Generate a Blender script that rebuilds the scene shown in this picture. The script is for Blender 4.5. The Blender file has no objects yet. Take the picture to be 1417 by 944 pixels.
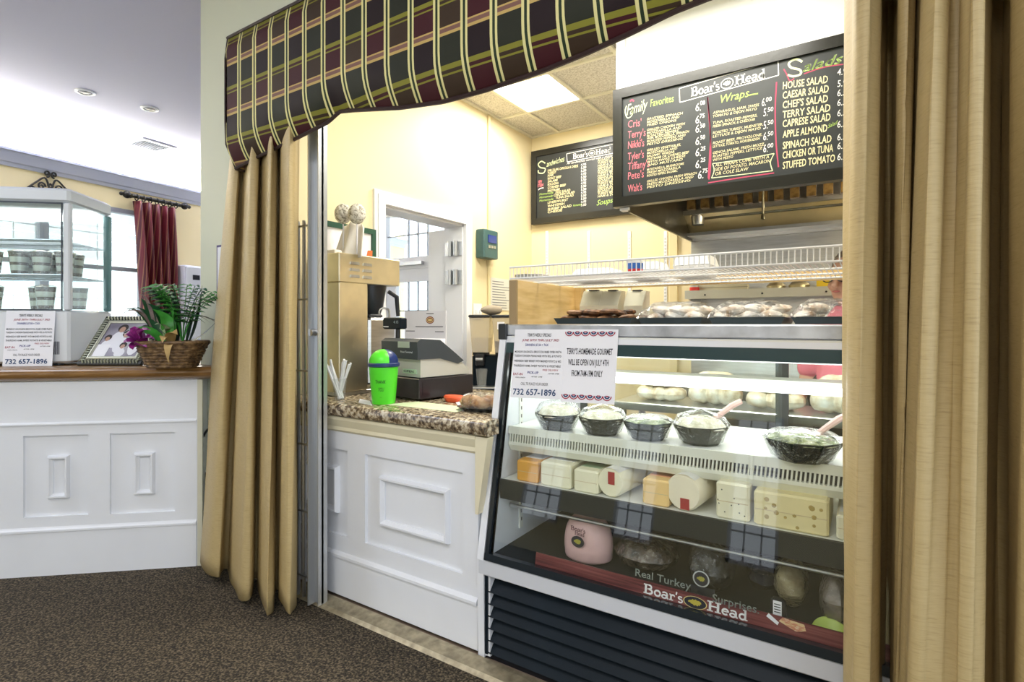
import bpy, math, random
from mathutils import Matrix, Vector
random.seed(7)
S = bpy.context.scene
C = S.collection
R = math.radians
PI = math.pi

# ------------------------------------------------------------------ camera
F_, CX_, HZ_, TH_, HC_ = 755.0, 708.5, 448.0, R(33), 1.3
cT, sT = math.cos(TH_), math.sin(TH_)
cam = bpy.data.cameras.new('camera')
cam.sensor_width = 36.0
cam.lens = F_ / 1417 * 36
cam.shift_y = (HZ_ - 472) / 1417
cam.clip_start = 0.05
co = bpy.data.objects.new('camera', cam)
co.location = (0, 0, HC_)
co.rotation_euler = (R(90), 0, TH_)
C.objects.link(co)
S.camera = co

# ------------------------------------------------------------------ world, lights, exposure
w = bpy.data.worlds.new('world')
S.world = w
w.use_nodes = True
w.node_tree.nodes['Background'].inputs[0].default_value = (0.86, 0.93, 1.0, 1)
w.node_tree.nodes['Background'].inputs[1].default_value = 1.7
S.view_settings.view_transform = 'Standard'
S.view_settings.look = 'None'
S.view_settings.gamma = 1
S.view_settings.exposure = 0.45
S.view_settings.use_curve_mapping = False


def area(name, loc, sx, sy, power, col=(1, 1, 1), rot=(0, 0, 0)):
    l = bpy.data.lights.new(name, 'AREA')
    l.shape = 'RECTANGLE'
    l.size, l.size_y, l.energy, l.color = sx, sy, power, col
    o = bpy.data.objects.new(name, l)
    o.location, o.rotation_euler = loc, rot
    C.objects.link(o)
    return o


# two added fill lights over the unseen dining side, then deli ceiling troffers
area('dining_fill_light', (-0.6, -1.2, 3.3), 1.8, 1.8, 52, (1, .97, .93))
area('dining_fill_light', (-4.2, -0.6, 3.3), 1.2, 1.2, 30, (.85, .9, 1))
area('ceiling_lamp_deli', (-0.9, 2.25, 2.93), 1.2, 0.5, 34, (1, .96, .86))
area('ceiling_lamp_deli', (-1.98, 3.38, 2.93), 0.44, 0.48, 22, (1, .96, .86))


# ------------------------------------------------------------------ pixel helpers (1417x944 photograph)
def ray(x, y):
    r = (x - CX_) / F_
    u = (HZ_ - y) / F_
    return Vector((cT * r - sT, sT * r + cT, u))


def PY(x, y, Y):
    d = ray(x, y); t = Y / d.y
    return Vector((d.x * t, Y, HC_ + d.z * t))


def PX(x, y, X):
    d = ray(x, y); t = X / d.x
    return Vector((X, d.y * t, HC_ + d.z * t))


def PZ(x, y, Z):
    d = ray(x, y); t = (Z - HC_) / d.z
    return Vector((d.x * t, d.y * t, Z))


def PP(x, y, p0, n):
    d = ray(x, y); o = Vector((0, 0, HC_))
    t = (Vector(p0) - o).dot(n) / d.dot(n)
    return o + d * t


# ------------------------------------------------------------------ materials
MATS = {}


def nt(name):
    m = bpy.data.materials.new(name)
    m.use_nodes = True
    t = m.node_tree
    return m, t, t.nodes['Principled BSDF']


def mat(name, col, rough=.5, metal=0.0, bump=0.0, bscale=60, var=0.0, vscale=8, spec=None, stretch=None, emit=None, es=1.0, coat=0):
    if name in MATS:
        return MATS[name]
    m, t, b = nt(name)
    b.inputs['Base Color'].default_value = (*col, 1)
    b.inputs['Roughness'].default_value = rough
    b.inputs['Metallic'].default_value = metal
    if coat:
        b.inputs['Coat Weight'].default_value = coat
    if spec is not None:
        b.inputs['Specular IOR Level'].default_value = spec
    if emit:
        b.inputs['Emission Color'].default_value = (*emit, 1)
        b.inputs['Emission Strength'].default_value = es
    if bump or var:
        tc = t.nodes.new('ShaderNodeTexCoord')
        mp = t.nodes.new('ShaderNodeMapping')
        if stretch:
            mp.inputs['Scale'].default_value = stretch
        t.links.new(tc.outputs['Object'], mp.inputs[0])
    if bump:
        n = t.nodes.new('ShaderNodeTexNoise')
        n.inputs['Scale'].default_value = bscale
        n.inputs['Detail'].default_value = 4
        t.links.new(mp.outputs[0], n.inputs['Vector'])
        bp = t.nodes.new('ShaderNodeBump')
        bp.inputs['Strength'].default_value = bump
        bp.inputs['Distance'].default_value = .01
        t.links.new(n.outputs['Fac'], bp.inputs['Height'])
        t.links.new(bp.outputs[0], b.inputs['Normal'])
    if var:
        n2 = t.nodes.new('ShaderNodeTexNoise')
        n2.inputs['Scale'].default_value = vscale
        n2.inputs['Detail'].default_value = 5
        t.links.new(mp.outputs[0], n2.inputs['Vector'])
        rp = t.nodes.new('ShaderNodeValToRGB')
        rp.color_ramp.elements[0].position = .3
        rp.color_ramp.elements[1].position = .7
        rp.color_ramp.elements[0].color = (*[max(0, c * (1 - var)) for c in col], 1)
        rp.color_ramp.elements[1].color = (*[min(1, c * (1 + var)) for c in col], 1)
        t.links.new(n2.outputs['Fac'], rp.inputs[0])
        t.links.new(rp.outputs[0], b.inputs['Base Color'])
    MATS[name] = m
    return m


def ramp_mat(name, stops, scale=30, detail=6, rough=.5, bump=0, bscale=None, stretch=(1, 1, 1), wave=False, metal=0, const=False, coat=0):
    """colour from a noise or wave through a ramp"""
    if name in MATS:
        return MATS[name]
    m, t, b = nt(name)
    tc = t.nodes.new('ShaderNodeTexCoord')
    mp = t.nodes.new('ShaderNodeMapping')
    mp.inputs['Scale'].default_value = stretch
    t.links.new(tc.outputs['Object'], mp.inputs[0])
    if wave:
        n = t.nodes.new('ShaderNodeTexWave')
        n.inputs['Scale'].default_value = scale
        n.inputs['Distortion'].default_value = detail
        n.inputs['Detail'].default_value = 3
    else:
        n = t.nodes.new('ShaderNodeTexNoise')
        n.inputs['Scale'].default_value = scale
        n.inputs['Detail'].default_value = detail
    t.links.new(mp.outputs[0], n.inputs['Vector'])
    rp = t.nodes.new('ShaderNodeValToRGB')
    if const:
        rp.color_ramp.interpolation = 'CONSTANT'
    e = rp.color_ramp.elements
    while len(e) < len(stops):
        e.new(.5)
    for i, (p, c) in enumerate(stops):
        e[i].position = p
        e[i].color = (*c, 1)
    t.links.new(n.outputs[1 if wave else 0], rp.inputs[0])
    t.links.new(rp.outputs[0], b.inputs['Base Color'])
    b.inputs['Roughness'].default_value = rough
    b.inputs['Metallic'].default_value = metal
    if coat:
        b.inputs['Coat Weight'].default_value = coat
    if bump:
        n3 = t.nodes.new('ShaderNodeTexNoise')
        n3.inputs['Scale'].default_value = bscale or scale
        n3.inputs['Detail'].default_value = 5
        t.links.new(mp.outputs[0], n3.inputs['Vector'])
        bp = t.nodes.new('ShaderNodeBump')
        bp.inputs['Strength'].default_value = bump
        bp.inputs['Distance'].default_value = .01
        t.links.new(n3.outputs[0], bp.inputs['Height'])
        t.links.new(bp.outputs[0], b.inputs['Normal'])
    MATS[name] = m
    return m


def glass_mat(name, tint=(1, 1, 1), refl=1.0, rough=0.0, bump=0, bscale=20, haze=0.0, hazecol=(1, 1, 1)):
    """thin pane: clear see-through plus Fresnel reflection, optional milky share"""
    if name in MATS:
        return MATS[name]
    m = bpy.data.materials.new(name)
    m.use_nodes = True
    t = m.node_tree
    t.nodes.remove(t.nodes['Principled BSDF'])
    out = t.nodes['Material Output']
    tr = t.nodes.new('ShaderNodeBsdfTransparent'); tr.inputs[0].default_value = (*tint, 1)
    gl = t.nodes.new('ShaderNodeBsdfGlossy'); gl.inputs['Roughness'].default_value = rough
    fr = t.nodes.new('ShaderNodeLayerWeight'); fr.inputs[0].default_value = .5
    pw = t.nodes.new('ShaderNodeMath'); pw.operation = 'POWER'; pw.inputs[1].default_value = 5
    ma = t.nodes.new('ShaderNodeMath'); ma.operation = 'MULTIPLY_ADD'; ma.inputs[1].default_value = .8; ma.inputs[2].default_value = .03
    mu = t.nodes.new('ShaderNodeMath'); mu.operation = 'MULTIPLY'; mu.inputs[1].default_value = refl
    mu.use_clamp = True
    mx = t.nodes.new('ShaderNodeMixShader')
    t.links.new(fr.outputs['Facing'], pw.inputs[0])
    t.links.new(pw.outputs[0], ma.inputs[0])
    t.links.new(ma.outputs[0], mu.inputs[0])
    t.links.new(mu.outputs[0], mx.inputs[0])
    src = tr
    if haze:
        df = t.nodes.new('ShaderNodeBsdfDiffuse'); df.inputs[0].default_value = (*hazecol, 1)
        m2 = t.nodes.new('ShaderNodeMixShader'); m2.inputs[0].default_value = haze
        t.links.new(tr.outputs[0], m2.inputs[1]); t.links.new(df.outputs[0], m2.inputs[2])
        src = m2
    t.links.new(src.outputs[0], mx.inputs[1])
    t.links.new(gl.outputs[0], mx.inputs[2])
    if bump:
        tc = t.nodes.new('ShaderNodeTexCoord')
        n = t.nodes.new('ShaderNodeTexNoise'); n.inputs['Scale'].default_value = bscale; n.inputs['Detail'].default_value = 3
        t.links.new(tc.outputs['Object'], n.inputs['Vector'])
        bp = t.nodes.new('ShaderNodeBump'); bp.inputs['Strength'].default_value = bump; bp.inputs['Distance'].default_value = .02
        t.links.new(n.outputs[0], bp.inputs['Height'])
        t.links.new(bp.outputs[0], gl.inputs['Normal']); t.links.new(bp.outputs[0], fr.inputs['Normal'])
    t.links.new(mx.outputs[0], out.inputs[0])
    MATS[name] = m
    return m


WHITE = mat('white_paint', (.80, .82, .86), .45, var=.02, vscale=4)
TRIMW = mat('white_trim_paint', (.86, .87, .9), .4)
CREAMW = mat('cream_wall_paint', (.86, .74, .42), .6, bump=.05, bscale=120)
GREENW = mat('pale_green_wall_paint', (.62, .64, .50), .6, bump=.05, bscale=120)
DELIW = mat('pale_yellow_wall_paint', (.86, .74, .47), .55, bump=.05, bscale=120)
CEILW = mat('ceiling_white_paint', (.58, .58, .76), .7)
STEEL = mat('stainless_steel', (.62, .62, .62), .28, 1.0, bump=.04, bscale=30, var=.12, vscale=6, stretch=(1, 1, 12))
BSTEEL = mat('reflection_tinted_steel', (.80, .72, .52), .36, 1.0, var=.15, vscale=5)  # golden reflection of the yellow walls is put into the metal colour
ALU = mat('satin_aluminium', (.58, .60, .63), .35, 1.0)
BLACKP = mat('black_plastic', (.012, .014, .018), .35)
BLACKG = mat('black_gloss_enamel', (.010, .016, .022), .18)
NAVY = mat('dark_navy_enamel', (.004, .010, .016), .45, var=.2, vscale=3, spec=.18)
WHITEE = mat('white_enamel', (.80, .82, .86), .3)
PAPER = mat('white_paper', (.86, .86, .90), .8)
GLASS = glass_mat('clear_glass', (.97, 1, .99), 1.0)
FILM = glass_mat('cling_film', (.98, .99, .98), 1.8, .10, bump=1.0, bscale=45, haze=.025)
CLEARP = glass_mat('clear_plastic', (.95, .96, .95), 1.4, .05, haze=.06)
GLOW = mat('fluorescent_diffuser', (1, 1, 1), .5, emit=(1, .99, .95), es=3.2)
COVEGLOW = mat('cove_lamp_tube', (1, 1, 1), .5, emit=(.92, .96, 1), es=10)
CASEGLOW = mat('case_lamp_tube', (1, 1, 1), .5, emit=(.97, 1, .98), es=9)


# ------------------------------------------------------------------ mesh builder
class MB:
    def __init__(s):
        s.v, s.f = [], []

    def add(s, vs, fs):
        o = len(s.v)
        s.v += [Vector(p) for p in vs]
        s.f += [tuple(i + o for i in f) for f in fs]
        return s

    def box(s, x0, x1, y0, y1, z0, z1):
        return s.add([(x, y, z) for x in (x0, x1) for y in (y0, y1) for z in (z0, z1)],
                     [(0, 1, 3, 2), (4, 6, 7, 5), (0, 4, 5, 1), (2, 3, 7, 6), (0, 2, 6, 4), (1, 5, 7, 3)])

    def bbox(s, x0, x1, y0, y1, z0, z1, b=.004):
        """box with chamfered vertical and horizontal edges"""
        if x0 > x1: x0, x1 = x1, x0
        if y0 > y1: y0, y1 = y1, y0
        pts = []
        cx, cy = (x0 + x1) / 2, (y0 + y1) / 2
        def ringp(z, ins):
            X0, X1, Y0, Y1 = x0 + ins, x1 - ins, y0 + ins, y1 - ins
            return [(X0 + b, Y0, z), (X1 - b, Y0, z), (X1, Y0 + b, z), (X1, Y1 - b, z), (X1 - b, Y1, z), (X0 + b, Y1, z), (X0, Y1 - b, z), (X0, Y0 + b, z)]
        rings = [ringp(z0, b), ringp(z0 + b, 0), ringp(z1 - b, 0), ringp(z1, b)]
        vs = [p for r in rings for p in r]
        fs = [tuple(reversed(range(8))), tuple(range(24, 32))]
        for k in range(3):
            for i in range(8):
                j = (i + 1) % 8
                fs.append((k * 8 + i, k * 8 + j, k * 8 + 8 + j, k * 8 + 8 + i))
        return s.add(vs, fs)

    def tube(s, pts, r, n=8, cap=True, closed=False):
        pts = [Vector(p) for p in pts]
        rs = r if isinstance(r, (list, tuple)) else [r] * len(pts)
        vs, fs = [], []
        up = None
        for i, p in enumerate(pts):
            a = pts[i - 1] if i else (pts[-1] if closed else p)
            b = pts[(i + 1) % len(pts)] if (i < len(pts) - 1 or closed) else p
            d = (b - a).normalized()
            if up is None:
                up = Vector((0, 0, 1)) if abs(d.z) < .9 else Vector((1, 0, 0))
            x = d.cross(up)
            if x.length < 1e-6:
                x = d.orthogonal()
            x.normalize()
            y = x.cross(d).normalized()
            up = y
            for k in range(n):
                t = 2 * PI * k / n
                vs.append(p + (x * math.cos(t) + y * math.sin(t)) * rs[i])
        m = len(pts)
        for i in range(m if closed else m - 1):
            for k in range(n):
                l = (k + 1) % n
                i2 = (i + 1) % m
                fs.append((i * n + k, i * n + l, i2 * n + l, i2 * n + k))
        if cap and not closed:
            fs.append(tuple(reversed(range(n))))
            fs.append(tuple(range((m - 1) * n, m * n)))
        return s.add(vs, fs)

    def lathe(s, prof, c=(0, 0, 0), n=20, sx=1, sy=1, rot=0, wob=None):
        vs, fs = [], []
        for j, (r, z) in enumerate(prof):
            for k in range(n):
                t = 2 * PI * k / n + rot
                q = r * (wob(t, j) if wob else 1)
                vs.append((c[0] + q * math.cos(t) * sx, c[1] + q * math.sin(t) * sy, c[2] + z))
        for j in range(len(prof) - 1):
            for k in range(n):
                l = (k + 1) % n
                fs.append((j * n + k, j * n + l, (j + 1) * n + l, (j + 1) * n + k))
        if prof[0][0] > 1e-5: fs.append(tuple(reversed(range(n))))
        if prof[-1][0] > 1e-5: fs.append(tuple(range((len(prof) - 1) * n, len(prof) * n)))
        return s.add(vs, fs)

    def ball(s, c, r, n=12, m=8, sc=(1, 1, 1), fn=None):
        vs, fs = [], []
        for j in range(m + 1):
            a = PI * j / m
            for k in range(n):
                t = 2 * PI * k / n
                d = Vector((math.sin(a) * math.cos(t), math.sin(a) * math.sin(t), -math.cos(a)))
                q = r * (fn(d) if fn else 1)
                vs.append((c[0] + d.x * q * sc[0], c[1] + d.y * q * sc[1], c[2] + d.z * q * sc[2]))
        for j in range(m):
            for k in range(n):
                l = (k + 1) % n
                fs.append((j * n + k, j * n + l, (j + 1) * n + l, (j + 1) * n + k))
        return s.add(vs, fs)

    def grid(s, fn, nu, nv):
        vs = [fn(i / nu, j / nv) for j in range(nv + 1) for i in range(nu + 1)]
        fs = [(j * (nu + 1) + i, j * (nu + 1) + i + 1, (j + 1) * (nu + 1) + i + 1, (j + 1) * (nu + 1) + i) for j in range(nv) for i in range(nu)]
        return s.add(vs, fs)

    def prism(s, poly, axis, a0, a1):
        """poly of 2D points swept along axis x / y / z from a0 to a1"""
        n = len(poly)
        def P(p, a):
            return {'x': (a, p[0], p[1]), 'y': (p[0], a, p[1]), 'z': (p[0], p[1], a)}[axis]
        vs = [P(p, a0) for p in poly] + [P(p, a1) for p in poly]
        fs = [tuple(range(n)), tuple(reversed(range(n, 2 * n)))]
        for i in range(n):
            j = (i + 1) % n
            fs.append((i, i + n, j + n, j))
        return s.add(vs, fs)

    def quad(s, a, b, c, d):
        return s.add([a, b, c, d], [(0, 1, 2, 3)])

    def slab(s, a, b, c, d, th):
        """thin plate with thickness th behind quad a b c d"""
        a, b, c, d = map(Vector, (a, b, c, d))
        n = (b - a).cross(d - a).normalized() * th
        return s.add([a, b, c, d, a - n, b - n, c - n, d - n],
                     [(0, 1, 2, 3), (7, 6, 5, 4), (0, 4, 5, 1), (1, 5, 6, 2), (2, 6, 7, 3), (3, 7, 4, 0)])

    def xf(s, M):
        s.v = [M @ p for p in s.v]
        return s


ROOT = {}


def link(o, parent=None):
    C.objects.link(o)
    if parent:
        o.parent = parent
    return o


def build(mb, name, m, parent=None, smooth=False, world=False, solid=0, normals=True, origin=True):
    """one mesh object; verts are local to the parent thing, or world coordinates with world=True"""
    vs = [Vector(p) for p in mb.v]
    loc = Vector((0, 0, 0))
    if parent is not None:
        if world:
            M = ROOT[parent.name].inverted()
            vs = [M @ p for p in vs]
    elif origin and vs:
        xs, ys, zs = zip(*[(p.x, p.y, p.z) for p in vs])
        loc = Vector(((min(xs) + max(xs)) / 2, (min(ys) + max(ys)) / 2, min(zs)))
        vs = [p - loc for p in vs]
    me = bpy.data.meshes.new(name)
    me.from_pydata([tuple(p) for p in vs], [], mb.f)
    me.materials.append(m)
    if normals:
        import bmesh
        bm = bmesh.new(); bm.from_mesh(me)
        bmesh.ops.recalc_face_normals(bm, faces=bm.faces[:])
        bm.to_mesh(me); bm.free()
    if smooth:
        me.polygons.foreach_set('use_smooth', [True] * len(me.polygons))
        try:
            me.set_sharp_from_angle(angle=R(38))
        except Exception:
            pass
    o = bpy.data.objects.new(name, me)
    o.location = loc
    link(o, parent)
    base = ROOT[parent.name] if parent is not None else Matrix.Identity(4)
    ROOT[o.name] = base @ Matrix.Translation(loc)
    if solid:
        md = o.modifiers.new('thickness', 'SOLIDIFY'); md.thickness = solid; md.offset = 0
    return o


def thing(name, label, cat, loc=(0, 0, 0), rz=0, group=None):
    o = bpy.data.objects.new(name, None)
    o.empty_display_size = .05
    o.location = loc
    o.rotation_euler = (0, 0, rz)
    link(o)
    ROOT[o.name] = Matrix.Translation(loc) @ Matrix.Rotation(rz, 4, 'Z')
    o['label'] = label; o['category'] = cat
    if group: o['group'] = group
    return o


def tag(o, label, cat, group=None):
    o['label'] = label; o['category'] = cat
    if group: o['group'] = group
    return o


def struct(o, label=None):
    o['kind'] = 'structure'
    if label: o['label'] = label
    return o


def clone(o, parent, loc):
    """copy of a part, sharing mesh data"""
    c = o.copy(); C.objects.link(c); c.parent = parent; c.location = loc
    return c


def dup(root, loc, rz=0, label=None, scale=None):
    r = root.copy(); C.objects.link(r); r.location = loc; r.rotation_euler = (0, 0, rz)
    if scale: r.scale = scale
    if label: r['label'] = label
    for ch in list(root.children):
        c = ch.copy(); C.objects.link(c); c.parent = r
        for g in ch.children:
            d = g.copy(); C.objects.link(d); d.parent = c
    ROOT[r.name] = Matrix.Translation(loc) @ Matrix.Rotation(rz, 4, 'Z')
    return r


def spline(pts, n):
    """Catmull-Rom through 2D/3D points"""
    pts = [Vector(p) for p in pts]
    out = []
    m = len(pts)
    for i in range(m - 1):
        p0, p1, p2, p3 = pts[max(i - 1, 0)], pts[i], pts[i + 1], pts[min(i + 2, m - 1)]
        for k in range(n):
            t = k / n
            out.append(.5 * ((2 * p1) + (p2 - p0) * t + (2 * p0 - 5 * p1 + 4 * p2 - p3) * t * t + (3 * p1 - p0 - 3 * p2 + p3) * t ** 3))
    out.append(pts[-1])
    return out


# ------------------------------------------------------------------ lettering
TXT = {}


def glyphs(s, bold=0.0, shear=0.0):
    key = (s, bold, shear)
    if key in TXT:
        return TXT[key]
    cu = bpy.data.curves.new('t', 'FONT')
    cu.body = s; cu.size = 1; cu.resolution_u = 2; cu.offset = bold; cu.shear = shear
    ob = bpy.data.objects.new('t', cu)
    C.objects.link(ob)
    bpy.context.view_layer.update()
    me = bpy.data.meshes.new_from_object(ob.evaluated_get(bpy.context.evaluated_depsgraph_get()))
    vs = [(v.co.x, v.co.y) for v in me.vertices]
    fs = [tuple(p.vertices) for p in me.polygons]
    bpy.data.objects.remove(ob); bpy.data.curves.remove(cu); bpy.data.meshes.remove(me)
    x0 = min(v[0] for v in vs); x1 = max(v[0] for v in vs)
    vs = [((x - x0) / (x1 - x0), y / .70) for x, y in vs]     # unit width, unit cap height
    TXT[key] = (vs, fs)
    return TXT[key]


def write(mb, s, p0, p1, up, bold=0.0, shear=0.0):
    """text s from p0 to p1 along its baseline; up = vector of one cap height"""
    vs, fs = glyphs(s, bold, shear)
    p0, p1, up = Vector(p0), Vector(p1), Vector(up)
    mb.add([p0 + (p1 - p0) * x + up * y for x, y in vs], fs)


def ribbon(mb, pts, w, nrm):
    pts = [Vector(p) for p in pts]; nrm = Vector(nrm)
    vs = []
    for i, p in enumerate(pts):
        d = (pts[min(i + 1, len(pts) - 1)] - pts[max(i - 1, 0)]).normalized()
        q = d.cross(nrm).normalized() * w / 2
        vs += [p - q, p + q]
    mb.add(vs, [(2 * i, 2 * i + 1, 2 * i + 3, 2 * i + 2) for i in range(len(pts) - 1)])


def arc2(cx, cy, rx, ry, a0, a1, n=10):
    return [(cx + rx * math.cos(R(a0 + (a1 - a0) * i / n)), cy + ry * math.sin(R(a0 + (a1 - a0) * i / n))) for i in range(n + 1)]


# heavy slab-serif letters, drawn as strokes: (polyline, width); cap height 1
SERIF = {
    'B': (.78, [([(.17, 0), (.17, 1)], .2), ([(0, .05), (.42, .05)], .1), ([(0, .95), (.42, .95)], .1), ([(.3, .53), (.42, .53)], .1),
                (arc2(.40, .745, .20, .21, 90, -90), .15), (arc2(.42, .285, .25, .24, 90, -90), .17)]),
    'o': (.60, [(arc2(.30, .33, .21, .28, 0, 360, 18), .15)]),
    'a': (.58, [([(.43, .5), (.43, .04)], .16), (arc2(.25, .5, .18, .14, 0, 160), .12), (arc2(.22, .2, .17, .17, 0, 360, 14), .13), ([(.43, .05), (.56, .05)], .1)]),
    'r': (.46, [([(.15, 0), (.15, .62)], .16), ([(.02, .05), (.32, .05)], .09), ([(.02, .6), (.15, .6)], .09), (arc2(.3, .38, .15, .2, 170, 60), .13), ([(.36, .5), (.43, .52)], .15)]),
    "'": (.16, [([(.06, .68), (.1, 1)], .12)]),
    's': (.44, [(arc2(.22, .47, .14, .13, 30, 270), .12), (arc2(.22, .18, .15, .16, 90, -150), .12)]),
    'H': (.96, [([(.2, 0), (.2, 1)], .2), ([(.74, 0), (.74, 1)], .2), ([(.2, .52), (.74, .52)], .11)] + [([(x - .2, y), (x + .2, y)], .1) for x in (.2, .74) for y in (.05, .95)]),
    'e': (.54, [(arc2(.27, .33, .2, .27, 0, 315, 16), .14), ([(.08, .36), (.47, .36)], .09)]),
    'd': (.64, [([(.45, 0), (.45, 1)], .16), ([(.3, .95), (.45, .95)], .09), ([(.45, .05), (.6, .05)], .09), (arc2(.27, .3, .19, .26, 0, 360, 16), .14)]),
}


def serif_word(mb, word, p0, p1, up, nrm):
    p0, p1, up = Vector(p0), Vector(p1), Vector(up)
    tot = sum(SERIF[ch][0] for ch in word)
    ax = (p1 - p0)
    x = 0
    for ch in word:
        wd, strokes = SERIF[ch]
        for pts, wdt in strokes:
            P = [p0 + ax * ((x + a) / tot) + up * b for a, b in pts]
            ribbon(mb, P, wdt * .5 * (up.length + ax.length / tot), nrm)
        x += wd


BOAR = [(-.75, .05), (-.62, .22), (-.35, .30), (-.30, .48), (-.12, .36), (.05, .52), (.18, .38), (.42, .40), (.62, .22), (.66, .02), (.50, -.12),
        (.55, -.30), (.36, -.26), (.30, -.44), (.08, -.34), (-.08, -.46), (-.22, -.30), (-.45, -.24), (-.50, -.10), (-.70, -.12)]


def emblem(mb, cen, ax, up, pts=BOAR, s=1.0):
    cen, ax, up = Vector(cen), Vector(ax) * s, Vector(up) * s
    mb.add([cen] + [cen + ax * a + up * b for a, b in pts], [(0, 1 + i, 1 + (i + 1) % len(pts)) for i in range(len(pts))])


def disc(mb, cen, ax, up, n=28):
    cen, ax, up = Vector(cen), Vector(ax), Vector(up)
    mb.add([cen + ax * math.cos(2 * PI * k / n) + up * math.sin(2 * PI * k / n) for k in range(n)], [tuple(range(n))])


def ringm(mb, cen, ax, up, k2=.86, n=28):
    cen, ax, up = Vector(cen), Vector(ax), Vector(up)
    vs = []
    for k in range(n):
        d = ax * math.cos(2 * PI * k / n) + up * math.sin(2 * PI * k / n)
        vs += [cen + d, cen + d * k2]
    mb.add(vs, [(2 * k, 2 * k + 1, (2 * k + 3) % (2 * n), (2 * k + 2) % (2 * n)) for k in range(n)])

# ================================================================== SETTING
CARPET = ramp_mat('brown_carpet', [(.36, (.008, .006, .003)), (.5, (.050, .037, .020)), (.64, (.17, .13, .080))], scale=115, detail=9, rough=.95, bump=1.0, bscale=120)
TILE = mat('quarry_tile_floor', (.30, .22, .16), .5, var=.15, vscale=5)
fl = struct(build(MB().box(-8.2, 3, -5, 1.69, -.05, 0), 'floor', CARPET), 'dark brown looped carpet of the dining room')
fl2 = struct(build(MB().box(-8.2, -2.62, 1.69, 6.5, -.05, 0), 'floor_hall', CARPET), 'dark brown carpet behind the angled counter')
fl3 = struct(build(MB().box(-2.62, 3, 1.69, 4.4, -.05, -.001), 'floor_deli', TILE), 'brown kitchen floor behind the deli counter')
th = struct(build(MB().prism([(1.615, 0), (1.63, .012), (1.68, .018), (1.70, .018), (1.70, 0)], 'x', -2.62, 1.0), 'trim_1', mat('worn_metal_threshold', (.42, .36, .24), .45, .6, var=.3, vscale=30)), 'worn metal threshold strip along the counter foot')

# opening wall (pale green) with header over the deli opening
XL = -3.14
wf = MB()
wf.box(XL, -2.50, 1.62, 1.76, 0, 3.34)
wf.box(-2.50, 1.2, 1.62, 1.76, 2.46, 3.34)
wf.box(.75, 1.2, 1.62, 1.76, 0, 2.46)
struct(build(wf, 'wall_front', GREENW), 'pale green wall around the curtained opening')

# deli left wall, with doorway
dY0, dY1, dZ = PX(530, 285, -2.5).y, PX(641, 312, -2.5).y, 2.03
wl = MB()
wl.box(-2.62, -2.5, 1.76, dY0, 0, 3.0)
wl.box(-2.62, -2.5, dY1, 4.3, 0, 3.0)
wl.box(-2.62, -2.5, dY0, dY1, dZ, 3.0)
struct(build(wl, 'wall_left', DELIW), 'pale yellow deli wall with the doorway')
wb = MB().box(-2.5, 1.2, 4.17, 4.3, 0, 3.0)
struct(build(wb, 'wall_back', DELIW), 'pale yellow wall behind the kitchen')
struct(build(MB().box(1.2, 1.32, 1.76, 4.3, 0, 3.0), 'wall_right', DELIW))

# soffit over the cooking hood
sf = MB().box(-1.15, 1.2, 2.90, 4.17, 2.30, 2.955)
struct(build(sf, 'wall_soffit', mat('soffit_white_paint', (.85, .86, .86), .6)), 'white boxed soffit above the menu board')
struct(build(MB().box(-1.175, -1.125, 2.88, 2.905, 2.30, 2.955), 'trim_2', TRIMW), 'white corner bead of the soffit')

# dropped ceiling of the deli: grid bars + single tiles
TILEM = ramp_mat('mineral_ceiling_tile', [(.35, (.50, .46, .38)), (.55, (.74, .70, .62)), (.7, (.80, .77, .70))], scale=90, detail=6, rough=.9, bump=.5, bscale=90)
GRIDM = mat('ceiling_grid_paint', (.80, .76, .62), .5)
ceil = struct(build(MB().box(-2.62, 1.3, 1.62, 4.3, 2.985, 3.05), 'ceiling_deli', TILEM, origin=False), 'dropped tile ceiling of the deli')
gx = [-2.5, -2.22, -1.75, -1.28, -.81, -.34, .13, .6, 1.2]
gy = [1.76, 2.11, 2.62, 3.135, 3.64, 4.17]
gb = MB()
for x in gx[1:-1]:
    gb.box(x - .012, x + .012, 1.76, 4.17 if x < -1.2 else 2.9, 2.944, 2.957)
for y in gy[1:-1]:
    gb.box(-2.5, 1.2 if y < 2.9 else -1.15, y - .012, y + .012, 2.9445, 2.9575)
gb.box(-2.5, -2.475, 1.76, 4.17, 2.9442, 2.9572); gb.box(-2.5, -1.15, 4.145, 4.17, 2.9438, 2.957)
build(gb, 'ceiling_grid', GRIDM, ceil)
for i in range(len(gx) - 1):
    for j in range(len(gy) - 1):
        x0, x1, y0, y1 = gx[i], gx[i + 1], gy[j], gy[j + 1]
        if x0 > -1.3 and y0 > 2.6: continue
        if (i, j) == (1, 3): continue
        build(MB().box(x0 + .006, x1 - .006, y0 + .006, y1 - .006, 2.958, 2.984), 'ceiling_tile', TILEM, ceil)
lt = thing('ceiling_light', 'square white glowing light panel set in the deli ceiling', 'light', (-1.985, 3.387, 2.953))
build(MB().box(-.235, .235, -.25, .25, .006, .03), 'housing', GRIDM, lt)
build(MB().box(-.222, .222, -.238, .238, 0, .006), 'diffuser', GLOW, lt)
lt2 = thing('ceiling_light', 'ceiling light panel hidden above the plaid valance, lighting the soffit', 'light', (-.575, 2.365, 2.953))
build(MB().box(-.235, .235, -.25, .25, .006, .03), 'housing', GRIDM, lt2)
build(MB().box(-.222, .222, -.238, .238, 0, .006), 'diffuser', GLOW, lt2)

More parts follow.
